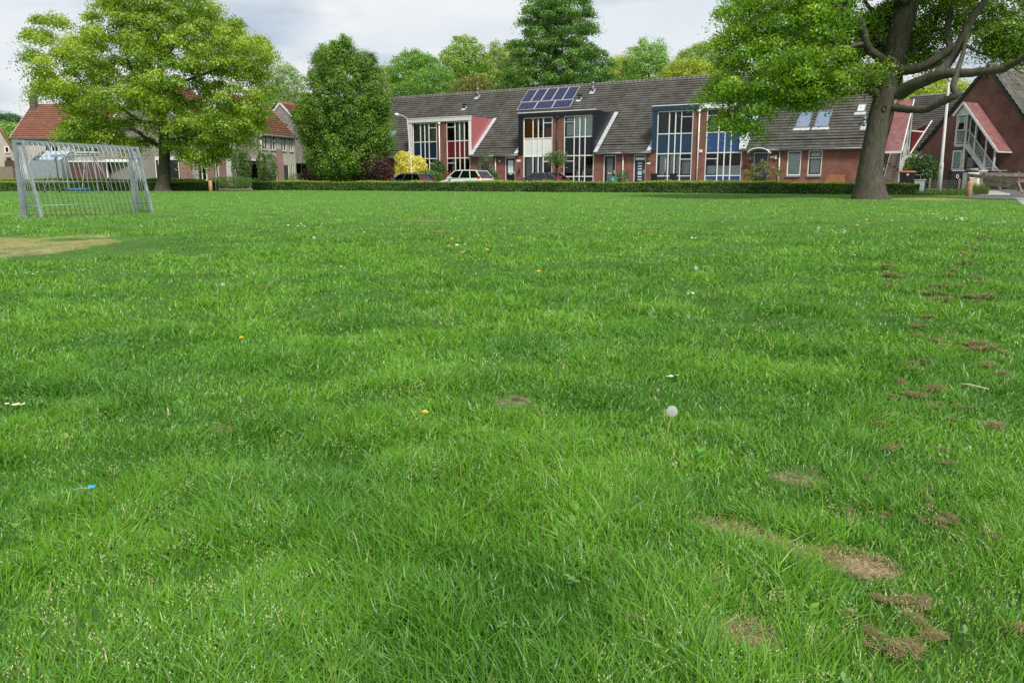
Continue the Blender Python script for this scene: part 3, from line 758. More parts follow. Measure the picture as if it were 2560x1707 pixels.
ca = crown_points([(BT[0]-1+(x-BT[0]+1)*.96, z) for x, z in ZL], 250, 3.4, 3.0, .95, .55, 1.35); kx = ca[:, 0] > at(1010/2.735+1700, 50, BD).x; ca[kx, 1] = np.abs(ca[kx, 1])+.6; ca = ca[~(kx & (RNG.random(len(ca)) < .25))]
cb2 = crown_points(ZT, 260, 4.8, 4.0, .80, .6, 1.4)
cm = crown_points(ZM, 80, 3.2, 2.2, .55, .5, 1.4); cm[:, 1] = np.abs(cm[:, 1])+.9
cc = crown_points(ZC, 24, 1.0, 1.2, .34, .6); cc[:, 1] -= 3.6
ce = crown_points(ZB, 26, 2.0, 1.2, .5, .5); cf = crown_points(ZR, 130, 2.2, 1.5, .40, .6); cf[:, 1] -= 2
C1 = np.concatenate([ca, cb2, cm, cc, ce, cf]); C1[:, 1] += BD-.6
nl_ = len(ca)
Wd.grow(C1, k=.0085, zpen=.3, maxr=.09, step=.5)
Wd.mb.build('trunk', BARK1, root, True, True)
V1, F1, c1_ = leaves(C1[:nl_], 560, .38, .15, .12, .08, (.125, .29, .02), (.30, .48, .03), .9, None, 0, .25)
V2, F2, c2_ = leaves(C1[nl_:], 240, .36, .17, .12, .08, (.10, .22, .02), (.24, .38, .03), .9, None, 0, .22)
npmesh('crown', np.concatenate([V1, V2]), np.concatenate([F1, F2+len(V1)]), LEAF, root, np.concatenate([c1_, c2_]), world=True)
st = q6(1480, 700, -.5); mb = MB(); mb.tube([q6(1440, 700, -.1), st], [.17, .135], 14)
mb.build('branch_stub', BARK1, root, True, True)
mb = MB(); mb.tube([st, st+(st-q6(1440, 700, -.1)).normalized()*.012], [.128, .125], 16); mb.build('cut_face', M('fresh cut wood', (.50, .34, .17), .8, .15, 9), root, False, True)
kn = q6(1400, 742, -.505); mb = MB(); mb.tube([kn+Vector((.09*math.cos(a), -.01+.02*abs(math.cos(a)), .12*math.sin(a))) for a in np.linspace(0, 6.283, 15)], .028, 6, False)
mb.build('bark_knot', BARK1, root, True, True)

# --- dense tree before the left end of the terrace
hb = at(868, 452, 68.5)
tree('hornbeam_tree', 'dense broad conical green tree in front of the grey roofed terrace', G0(hb.x, hb.y), [(0,0,hb.z-.9,.3),(0,0,hb.z+1,.24),(.1,0,hb.z+4,.2),(.05,.1,hb.z+7,.10),(0,0,hb.z+9.6,.02)],
     jag(silhouette([(850,124),(872,120),(900,150),(925,188),(948,232),(960,270),(966,304),(954,340),(968,358),(944,385),(948,425),(915,452),(850,454),(812,452),(802,420),(775,400),(782,366),(752,345),(762,310),(748,292),(772,248),(776,208),(792,178),(798,155),(818,134),(836,128)], 68.5), .5),
     360, 520, 3.1, 2.3, .84, .34, .19, .135, .085, (.085, .205, .018), (.19, .345, .028), None, BARK2, LEAFD, .7, True, .75, 0, .1, .008, .4, rim=70)
# --- tall dark tree rising behind the terrace roof
td = at(1383, 300, 104)
tree('tall_tree', 'tall dark green tree towering behind the solar panels on the roof', G0(td.x, td.y), [(0,0,.6,.55),(0,0,5,.45),(.2,0,12,.33),(.1,0,19,.18),(0,0,25,.04)],
     silhouette([(1330,-6),(1372,-30),(1440,-14),(1478,12),(1470,55),(1488,75),(1470,95),(1500,130),(1522,150),(1528,190),(1540,240),(1230,240),(1252,200),(1262,165),(1292,140),(1272,108),(1310,92),(1308,50)], 104),
     340, 380, 4.6, 3.2, 1.35, .58, .24, .23, .155, (.075, .185, .03), (.16, .32, .05), None, BARK2, LEAFD, .8, False, 0, .15, .3, .013)
# --- the wood behind: every tree its own
BGT = [
 ('poplar_tree', 'pale grey green poplar left of the dense conical tree', 700, 100, 640, 770, 150, 330, (.085,.15,.045), (.17,.23,.10), 1.0, True),
 ('round_tree', 'light green round topped tree directly right of the dense conical tree', 1040, 112, 968, 1108, 124, 260, (.060,.14,.018), (.125,.215,.03), .9, False),
 ('ash_tree', 'pointed yellow green tree above the roof vent behind the terrace', 1172, 118, 1092, 1232, 92, 260, (.085,.155,.022), (.155,.23,.035), 1.0, True),
 ('ash_tree', 'pale olive tree touching the left side of the tall dark tree', 1250, 124, 1180, 1330, 108, 260, (.10,.155,.03), (.17,.22,.05), 1.0, True),
 ('ash_tree', 'small yellow tree touching the right side of the tall dark tree', 1556, 126, 1505, 1605, 140, 230, (.15,.18,.02), (.23,.25,.04), 1.0, False),
 ('birch_tree', 'slender upright light green tree alone above the middle of the roof', 1620, 118, 1560, 1685, 97, 230, (.075,.155,.03), (.14,.23,.05), 1.2, True),
 ('round_tree', 'pale green tree behind the roof beside the big tree crown', 1745, 122, 1680, 1830, 112, 230, (.085,.15,.03), (.15,.21,.05), 1.0, True),
 ('maple_tree', 'bright yellow tree low behind the roof beside the big tree crown', 1730, 110, 1655, 1800, 150, 230, (.125,.165,.014), (.20,.235,.024), .8, False),
 ('maple_tree', 'yellow green tree between the big trunk and the steep brick gable', 2330, 86, 2235, 2440, 185, 330, (.13,.185,.014), (.22,.255,.025), 1.0, False),
 ('ash_tree', 'dull green tree behind the red stair canopy near the big trunk', 2255, 96, 2190, 2320, 205, 330, (.10,.14,.03), (.17,.19,.06), 1.2, True),
 ('oak_tree', 'far dark green tree at the left edge beyond the red roof', 22, 150, -45, 66, 280, 345, (.020,.06,.02), (.045,.10,.03), .8, False),
 ('willow_tree', 'light green bushy tree below the far dark tree at left edge', 28, 128, -30, 82, 308, 390, (.085,.16,.03), (.15,.23,.05), .9, False),
 ('willow_tree', 'pale wispy tree peeping between the dense conical tree and its round neighbour', 955, 130, 925, 992, 160, 260, (.13,.17,.07), (.19,.22,.11), 1.5, True),
 ('conifer_tree', 'low brown green conifer behind the ridge near the left vent', 1185, 98, 1140, 1226, 193, 240, (.075,.075,.018), (.12,.12,.025), .8, False),
 ('round_tree', 'mid green tree low behind the roof left of the brown conifer', 1085, 102, 1010, 1150, 175, 260, (.050,.12,.018), (.10,.18,.03), .8, False),
 ('round_tree', 'dark green tree behind the red roofs left of the dense conical tree', 690, 112, 650, 745, 215, 330, (.040,.10,.02), (.075,.15,.03), .8, False)]
for name, lab, px, D, xa, xb, yt, yb, c1, c2, loose, upr in BGT:
    b = at(px, yb, D); zt = at(px, yt, D).z; zg = float(gz(b.x, b.y))
    cx = (xa+xb)/2; hw = (xb-xa)/2; hh = yb-yt; pts = []
    for k in range(26):
        a = 2*math.pi*k/26
        sx_ = math.sin(a); cy_ = math.cos(a)
        wf = 1-.42*max(0, cy_) if upr else 1-.15*max(0, cy_)
        jr = random.uniform(.86, 1.12)
        pts.append((cx+hw*sx_*wf*jr, yt+hh*.5-hh*.5*cy_*random.uniform(.93, 1.04)))
    P = silhouette(pts, D); s_ = D/FPX; wm = (xb-xa)*s_
    n = int(min(300, max(50, wm*(hh*s_)*1.6/loose)))
    lf = .17 if D < 105 else .2
    tree(name, lab, (b.x, b.y, zg), [(0,0,zg-.2,.28),(.1,0,zg+(zt-zg)*.4,.2),(0,.1,zg+(zt-zg)*.75,.11),(0,0,zt-.8,.03)], P, n, 200, wm*.38, wm*.34, .95, .50, .28, lf*1.2, lf*.75, tuple(2.15*q for q in c1), tuple(2.15*q for q in c2), 'trees behind the houses', BARK2, LEAF, .7, upr, .5 if upr else 0, .1, .25, .012, .5)

# ------------------------------------------------------------------ hedges and shrubs
def leafcloud(n, fpos, L_, W_, c1, c2, up=.5, top=None, ctop=None):
    p, out = fpos(n); N_ = n
    nrm = RNG.normal(0, .55, (N_, 3))+out*up; nrm /= np.linalg.norm(nrm, axis=1, keepdims=True)
    t = RNG.normal(0, 1, (N_, 3)); t -= nrm*(t*nrm).sum(1, keepdims=True); t /= np.linalg.norm(t, axis=1, keepdims=True)
    s_ = np.cross(nrm, t); l = L_*RNG.uniform(.6, 1.4, (N_, 1)); w_ = W_*RNG.uniform(.7, 1.3, (N_, 1))
    V = np.stack([p-t*l*.5, p+s_*w_*.5, p+t*l*.5-nrm*l*.15, p-s_*w_*.5], 1).reshape(-1, 3)
    k = np.clip(fbm(p[:, 0]*1.3+p[:, 2]*2, p[:, 1]*1.3+p[:, 2]*3, 2)*1.6-.3+RNG.normal(0, .22, N_), 0, 1)[:, None]
    c = np.array(c1)*(1-k)+np.array(c2)*k
    if ctop is not None:          # paler leaf colour mixed in towards the clipped top
        m = np.clip(top(p)+RNG.normal(0, .25, N_), 0, 1)[:, None]; c = c*(1-m)+np.array(ctop)*m
    c = c*(1+RNG.normal(0, .15, (N_, 1)))
    return V, np.arange(N_*4).reshape(-1, 4), np.repeat(np.clip(c, .004, 1), 4, 0)
COREM = M('dark twig core', (.035, .04, .018), .95, .3, 8)  # twig colour kept dark to paint the shade deep in the hedge
def hedge(label, A, B, h, wd, n, c1=(.040, .105, .014), c2=(.12, .22, .026), ctop=(.30, .40, .04), L_=.085, W_=.06, group='clipped hedges round the lawn'):
    A = Vector((A[0], A[1], 0)); B = Vector((B[0], B[1], 0)); d = (B-A); Ln = d.length; d.normalize()
    nn = Vector((-d.y, d.x, 0)); nn = nn if nn.y > 0 else -nn
    zA = float(gz(A.x, A.y)); root = thing('hedge', label, 'hedge', (A.x, A.y, zA), 0, group)
    def f(n):
        u = RNG.random(n)*Ln; face = RNG.random(n); v = np.zeros(n); z = np.zeros(n); o = np.zeros((n, 3))
        ft = face < .55; tp = (face >= .55) & (face < .88); en = face >= .88
        dep = np.abs(RNG.normal(0, .07, n))-.015
        v[ft] = dep[ft]; z[ft] = RNG.random(ft.sum())**.8*h; o[ft] = -np.array(nn)
        v[tp] = RNG.random(tp.sum())*wd; z[tp] = h-dep[tp]; o[tp] = (0, 0, 1)
        v[en] = RNG.random(en.sum())*wd; z[en] = RNG.random(en.sum())*h; o[en] = np.where(RNG.random(en.sum()) < .5, 1, -1)[:, None]*np.array(d); u[en] = np.where(o[en] @ np.array(d) > 0, Ln-np.abs(dep[en]), np.abs(dep[en]))
        bulge = (fbm(u*.9+A.x, z*1.5, 2)-.5)*.16; v = v-bulge*(o[:, 1] != 0)
        z = z*(1+.17*(fbm(u*.7+A.y, u*0+3, 3)-.5)*2+.0)+np.where(tp & (RNG.random(n) < .25), RNG.random(n)*.07, 0)+np.where(tp & (RNG.random(n) < .03), RNG.random(n)*.13, 0)
        x = A.x+d.x*u+nn.x*v; y = A.y+d.y*u+nn.y*v
        return np.stack([x, y, gz(x, y)+z], -1), o
    V, F, c = leafcloud(n, f, L_, W_, c1, c2, .75, lambda p: (p[:, 2]-gz(p[:, 0], p[:, 1])-h*.90)/(h*.10), ctop)
    npmesh('foliage', V, F, LEAFD, root, c, world=True)
    mb = MB(); m = max(2, int(Ln/2))
    for i in range(m):
        a = A+d*(Ln*i/m+.08)+nn*.14; b = A+d*(Ln*(i+1)/m-(.08 if i == m-1 else -.08))+nn*.14; q = nn*(wd-.28)
        za = float(gz(a.x, a.y)); zb = float(gz(b.x, b.y)); up = Vector((0, 0, h-.13))
        a = Vector((a.x, a.y, za)); b = Vector((b.x, b.y, zb)); mb.hexa([a, b, b+q, a+q, a+up, b+up, b+q+up, a+q+up])
    mb.build('dark_core', COREM, root, False, True)  # solid dark box standing in for shade between the twigs
    return root
hedge('long clipped green hedge running along the front of the brick terrace', HA, HB, .63, .95, 150000)
hedge('low clipped hedge behind the metal goal and the swing', HL0, HL1, .62, .8, 42000, c1=(.038, .10, .014), c2=(.11, .20, .024))
A2 = at(-60, 452, HL0.y+6); B2 = at(510, 452, HL1.y+6)
hedge('lighter second hedge showing just above the hedge behind the goal', A2, B2, .86, .8, 26000, c1=(.08, .17, .02), c2=(.17, .28, .035), ctop=(.30, .40, .04))
def shrub(name, label, px, py, D, w_, h, n, c1, c2, L_=.11, W_=.07, squash=1.0, group=None, cat='shrub', stems=True, zb=None, loose=.24):
    b = at(px, py, D); z0 = float(gz(b.x, b.y)) if zb is None else zb
    root = thing(name, label, cat, (b.x, b.y, z0), 0, group)
    def f(n):
        g = RNG.normal(0, 1, (n, 3)); g /= np.linalg.norm(g, axis=1, keepdims=True)
        bump = 1+.46*(fbm(g[:, 0]*2.2+px, g[:, 2]*2.2+g[:, 1]*1.7, 3)-.5)*2
        r = (1-np.abs(RNG.normal(0, loose, n)))*bump
        p = g*r[:, None]*np.array([w_/2, w_/2*squash, h/2])+np.array([b.x, b.y, z0+h/2])
        return p, g
    V, F, c = leafcloud(n, f, L_, W_, tuple(min(.9, 1.4*q) for q in c1) if c1[0] < .5 else c1, tuple(min(.9, 1.4*q) for q in c2) if c1[0] < .5 else c2, .6)
    npmesh('foliage', V, F, LEAF, root, c, world=True)
    if stems:
        mb = MB()
        for k in range(7):
            a = k*.9; e_ = Vector((b.x+math.cos(a)*w_*.3, b.y+math.sin(a)*w_*.3, z0+h*.75))
            mb.tube([(b.x+math.cos(a)*.06, b.y+math.sin(a)*.06, z0-.05), (b.x+math.cos(a)*w_*.12, b.y+math.sin(a)*w_*.12, z0+h*.4), e_], [.03, .022, .008], 5)
        mb.build('stems', BARK3, root, True, True)
    return root
shrub('yellow_shrub', 'bright yellow leaved shrub beside the curved street lamp', 1022, 432, 68.5, 2.9, 2.9, 9000, (.60, .58, .09), (.80, .76, .20), .16, .10)
shrub('maroon_maple', 'dark maroon leaved shrub between the dense tree and the yellow shrub', 935, 432, 67.5, 3.3, 3.0, 8000, (.030, .008, .010), (.075, .018, .022), .14, .07)
shrub('maroon_shrub', 'low dark maroon bush behind the left end of the long hedge', 782, 447, 75, 2.6, 1.55, 4500, (.032, .009, .011), (.07, .018, .02), .12, .07)
shrub('round_shrub', 'small round clipped green bush near the maroon bush and white door', 790, 436, 80, 1.3, 2.2, 3000, (.06, .13, .02), (.13, .21, .035), .09, .06)
shrub('dark_shrub', 'dark green bush in front of the first brick pillar beside the navy panels', 1095, 433, 69, 1.5, 2.2, 4200, (.02, .065, .015), (.055, .12, .022), .10, .07)
shrub('low_shrub', 'low light green ground bush behind the dark estate car', 1065, 442, 68, 3.0, 1.5, 3600, (.05, .12, .015), (.11, .19, .03), .10, .06)
shrub('rust_shrub', 'little rusty brown bush at the nose of the silver car', 1120, 443, 66.5, .9, 1.3, 1500, (.15, .06, .03), (.24, .11, .05), .09, .06)
shrub('grey_shrub', 'grey green bush hiding the maroon front door behind the silver car', 1213, 412, 66.5, 1.4, 3.0, 2600, (.055, .085, .05), (.13, .16, .10), .10, .06, loose=.3)
shrub('green_shrub', 'dark green bush at the rear of the silver car', 1233, 443, 64, .9, 1.5, 1700, (.03, .09, .015), (.08, .15, .03), .09, .06)
shrub('small_tree', 'young bushy green tree in front of the dark downpipe pillar', 1392, 416, 62, 2.0, 1.35, 1500, (.045, .10, .025), (.10, .165, .045), .13, .07, cat='small tree', zb=2.4, loose=.42)
shrub('low_shrub', 'low grey green plant beside the turquoise disc', 1553, 443, 60, 1.1, 1.2, 1300, (.05, .10, .04), (.12, .18, .08), .09, .05)
shrub('green_shrub', 'light green bush behind the orange lidded bin on the right', 2281, 406, 50, 1.15, 2.0, 2600, (.06, .13, .02), (.13, .22, .035), .13, .08)
shrub('dark_shrub', 'dark glossy green bush against the wall of the gabled house', 2313, 412, 49, 1.3, 2.1, 3600, (.016, .055, .014), (.045, .11, .022), .12, .08)
for i, (px, w_, lab) in enumerate(((596, 1.35, 'tall columnar bush left of the dark porch, nearest the white shutter'), (612, 1.2, 'tall columnar bush left of the dark porch, nearest the porch'), (655, 1.0, 'narrow columnar bush right of the dark porch, touching the porch'), (676, 1.35, 'stout columnar bush right of the dark porch, nearest the double windows'))):
    shrub('columnar_shrub', lab, px, 425, 76, w_, 3.6 if i < 2 else 3.3, 4200, (.045, .11, .015), (.10, .185, .028), .10, .06, group='columnar bushes by the porch', loose=.12)
shrub('ground_shrub', 'low loose green bush beside the white path edge in the hedge gap', 585, 462, 74, 4.6, 1.15, 5200, (.05, .12, .018), (.12, .20, .03), .10, .05, squash=.5, stems=False)
shrub('ground_shrub', 'low pale bush behind the wooden post in the hedge gap', 545, 458, 74, 1.8, 1.1, 1800, (.07, .13, .03), (.14, .21, .05), .10, .05, squash=.6, stems=False)
shrub('clipped_shrub', 'low clipped bright green bush behind the hedge near the cream houses', 742, 448, 78, 1.9, 1.3, 1800, (.07, .14, .02), (.14, .22, .03), .08, .05)
# tall weeds along the verge on the right: uncountable
def weeds_strip():
    n = 4200
    u = RNG.random(n); px = 2290+u*180
    y = 43.8+RNG.random(n)*2.2; x = (px-1280)/FPX*y*.985
    h = RNG.uniform(.10, .34, n)*np.where(px > 2410, 1.9, 1); k = ~((px > 2440) & (RNG.random(n) < (px-2440)/40)); x, y, h = x[k], y[k], h[k]; n = len(x)
    z = gz(x, y); a = RNG.random(n)*6.28; wd = .018
    b = np.stack([x, y, z], -1); s_ = np.stack([np.cos(a), np.sin(a), 0*a], -1)*wd
    t = b+np.stack([RNG.normal(0, .08, n), RNG.normal(0, .08, n), h], -1)
    V = np.stack([b-s_, b+s_, t], 1).reshape(-1, 3); m = RNG.random((n, 1))
    c = np.array([.06, .13, .02])*(1-m)+np.array([.15, .21, .05])*m
    return V, np.arange(n*3).reshape(-1, 3), np.repeat(c, 3, 0)
V, F, c = weeds_strip(); tag(npmesh('verge_weeds', V, F, GRASSM, col=c), kind='stuff')

# ------------------------------------------------------------------ building kit (local axes: x along the front, y inwards, z up)
def tiles(name, root, u0, u1, v0, v1, z0, t, mat, course=.32, wave=.30, amp=.013, flipx=False, back=None):
    "pantiles on a slope z = z0 + t*v"
    ls = (v1-v0)*math.sqrt(1+t*t); nc = max(2, round(ls/course)); nu = max(4, int((u1-u0)/(wave/4)))
    u = np.linspace(u0, u1, nu+1); wv = np.abs(np.sin(u*math.pi/wave))*amp
    nrm = np.array([0, -t, 1])/math.sqrt(1+t*t)
    rows = []
    for j in range(nc):
        for f, hgt in ((0, .052), (0, .078), (1.12, .0)):
            v = v0+(v1-v0)*(j+f)/nc
            jit = (vnoise(u*3.1+j*7, u*0+j*3.3)-.5)*.014 if f == 0 else 0
            off = wv*(1 if f == 0 else .5)+hgt+jit
            rows.append(np.stack([u, v+off*nrm[1], z0+t*v+off*nrm[2]], -1))
    G = np.stack(rows); nr_, nu_ = G.shape[:2]; V = G.reshape(-1, 3)
    i = np.arange(nr_*nu_).reshape(nr_, nu_)
    F = np.stack([i[:-1, :-1], i[:-1, 1:], i[1:, 1:], i[1:, :-1]], -1).reshape(-1, 4)
    return npmesh(name, V, F, mat, root)
def wallgrid(us, zs, solid, y0=0.0, y1=.28):
    "wall sheet with real openings: cells (i,j) kept where solid(u,z)"
    us = sorted(set(round(q, 4) for q in us)); zs = sorted(set(round(q, 4) for q in zs)); mb = MB()
    S_ = [[solid((us[i]+us[i+1])/2, (zs[j]+zs[j+1])/2) for j in range(len(zs)-1)] for i in range(len(us)-1)]
    g = lambda i, j: 0 <= i < len(us)-1 and 0 <= j < len(zs)-1 and S_[i][j]
    for i in range(len(us)-1):
        for j in range(len(zs)-1):
            if not S_[i][j]: continue
            a, b, c, d = us[i], us[i+1], zs[j], zs[j+1]
            mb.poly([(a,y0,c),(b,y0,c),(b,y0,d),(a,y0,d)]); mb.poly([(b,y1,c),(a,y1,c),(a,y1,d),(b,y1,d)])
            if not g(i-1, j): mb.poly([(a,y1,c),(a,y0,c),(a,y0,d),(a,y1,d)])
            if not g(i+1, j): mb.poly([(b,y0,c),(b,y1,c),(b,y1,d),(b,y0,d)])
            if not g(i, j-1): mb.poly([(a,y1,c),(b,y1,c),(b,y0,c),(a,y0,c)])
            if not g(i, j+1): mb.poly([(a,y0,d),(b,y0,d),(b,y1,d),(a,y1,d)])
    return mb
def window(root, us, zs, kinds=None, y=.07, fm=None, bw=.07, sashes=(), glass=None, name='window'):
    kinds = kinds or {}; fm = fm or WHITE; mb = MB(); h = bw/2
    for q in us: mb.box(q-h, q+h, y-.05, y+.03, zs[0]-h, zs[-1]+h)
    for z in zs:
        for a, b in zip(us[:-1], us[1:]): mb.box(a+h, b-h, y-.047, y+.03, z-h, z+h)
    fr = mb.build(name, fm, root); gl = MB(); pans = {}
    for i in range(len(us)-1):
        for j in range(len(zs)-1):
            k = kinds.get((i, j), kinds.get(('*', j), 'g')); a, b, c, d = us[i]+h, us[i+1]-h, zs[j]+h, zs[j+1]-h
            if k == 'g': gl.poly([(a,y,c),(b,y,c),(b,y,d),(a,y,d)])
            else: pans.setdefault((k.name, j), (k, MB()))[1].box(a, b, y-.012, y+.02, c, d)
    if gl.f: gl.build('pane', glass or GLASS, fr)
    for k, m in pans.values(): m.build('panel', k, fr)
    for a, b, c, d, m in sashes:
        s = MB(); w_ = .06; s.box(a, a+w_, y-.06, y+.02, c, d); s.box(b-w_, b, y-.06, y+.02, c, d)
        s.box(a+w_, b-w_, y-.058, y+.02, c, c+w_); s.box(a+w_, b-w_, y-.058, y+.02, d-w_, d); s.build('sash', m, fr)
    return fr
def curtain(fr, u0, u1, z0, z1, mat, y=.24, pleat=.16, amp=.03, flat=False, slats=False):
    if slats:
        mb = MB(); z = z0
        while z < z1-.03:
            mb.box(u0, u1, y, y+.02, z, z+.085); z += .10
        return mb.build('blind', mat, fr)
    n = 2 if flat else max(4, int((u1-u0)/pleat*6)); V = []; F = []
    for i in range(n+1):
        u = u0+(u1-u0)*i/n; yy = y+(0 if flat else amp*math.sin(u*2*math.pi/pleat+math.sin(u*5)))
        V += [(u, yy, z0), (u, yy, z1)]
    for i in range(n): F.append((2*i, 2*i+2, 2*i+3, 2*i+1))
    mb = MB(); mb.v = V; mb.f = F
    return mb.build('curtain', mat, fr, True)
def door(root, u0, u1, z0, z1, leaf, frame=None, glazed=None, frost=None, y=.09, letter=True, inset=.16):
    f = frame or WHITE; mb = MB(); w_ = .06
    mb.box(u0, u0+w_, y-.05, y+.06, z0, z1); mb.box(u1-w_, u1, y-.05, y+.06, z0, z1); mb.box(u0+w_, u1-w_, y-.048, y+.06, z1-w_, z1)
    fr = mb.build('door_frame', f, root)
    d = MB(); a, b = u0+w_, u1-w_; ga, gb_, gc_, gd = glazed or (a+inset, b-inset, z0+1.05, z1-.22)
    d.box(a, ga, y-.02, y+.03, z0, z1-w_); d.box(gb_, b, y-.02, y+.03, z0, z1-w_); d.box(ga, gb_, y-.019, y+.03, z0, gc_); d.box(ga, gb_, y-.019, y+.03, gd, z1-w_)
    dd = d.build('door', leaf, root)
    MB().box(ga, gb_, y, y+.012, gc_, gd).build('pane', frost or GLASS, dd)
    if letter: MB().box((u0+u1)/2-.17, (u0+u1)/2+.17, y-.035, y-.018, z0+.93, z0+1.0).build('letter_slot', WHITEGREY, dd)
    hb_ = MB(); hb_.box(b-.10, b-.05, y-.06, y-.022, z0+.95, z0+1.2); hb_.tube([(b-.075, y-.07, z0+1.1), (b-.2, y-.07, z0+1.1)], .012, 6); hb_.build('handle', STEEL, dd)
    return dd
def pipe(root, u, z0, z1, mat, r=.045, y=-.07, hopper=False):
    mb = MB(); mb.tube([(u, y, z0), (u, y, z1)], r, 10)
    for k in range(1, 4): mb.box(u-r-.02, u+r+.02, y-.01, 0, z0+(z1-z0)*k/4-.02, z0+(z1-z0)*k/4+.02)
    if hopper: mb.hexa([(u-.08,y-.07,z1-.05),(u+.08,y-.07,z1-.05),(u+.08,y+.06,z1-.05),(u-.08,y+.06,z1-.05),(u-.13,y-.1,z1+.16),(u+.13,y-.1,z1+.16),(u+.13,y+.07,z1+.16),(u-.13,y+.07,z1+.16)])
    return mb.build('downpipe', mat, root, True)
def roofwin(root, u0, u1, v0, v1, z0, t, frame, glass, closed=True):
    P = lambda u, v, o: Vector((u, v-o*t/math.sqrt(1+t*t), z0+t*v+o/math.sqrt(1+t*t)))
    mb = MB(); w_ = .07
    for a, b, c, d in ((u0,u0+w_,v0,v1),(u1-w_,u1,v0,v1),(u0+w_,u1-w_,v0,v0+w_),(u0+w_,u1-w_,v1-w_,v1)):
        mb.hexa([P(a,c,0),P(b,c,0),P(b,d,0),P(a,d,0),P(a,c,.12),P(b,c,.12),P(b,d,.12),P(a,d,.12)])
    fr = mb.build('roof_window', frame, root)
    g = MB(); g.hexa([P(u0+w_,v0+w_,.05),P(u1-w_,v0+w_,.05),P(u1-w_,v1-w_,.05),P(u0+w_,v1-w_,.05),P(u0+w_,v0+w_,.10),P(u1-w_,v0+w_,.10),P(u1-w_,v1-w_,.10),P(u0+w_,v1-w_,.10)]); g.build('pane', glass, fr)
    a = MB(); n = 7
    a.hexa([P(u0-.1,v0-.24,.05),P(u1+.1,v0-.24,.05),P(u1+.08,v0,.06),P(u0-.08,v0,.06),P(u0-.1,v0-.24,.075),P(u1+.1,v0-.24,.075),P(u1+.08,v0,.085),P(u0-.08,v0,.085)]); a.build('flashing', LEAD, fr)
    return fr
GLR = M('roof window pane', (.16, .21, .30), .08, .0, spec=1.0)
GLG = M('roof window blind pane', (.55, .57, .57), .12)

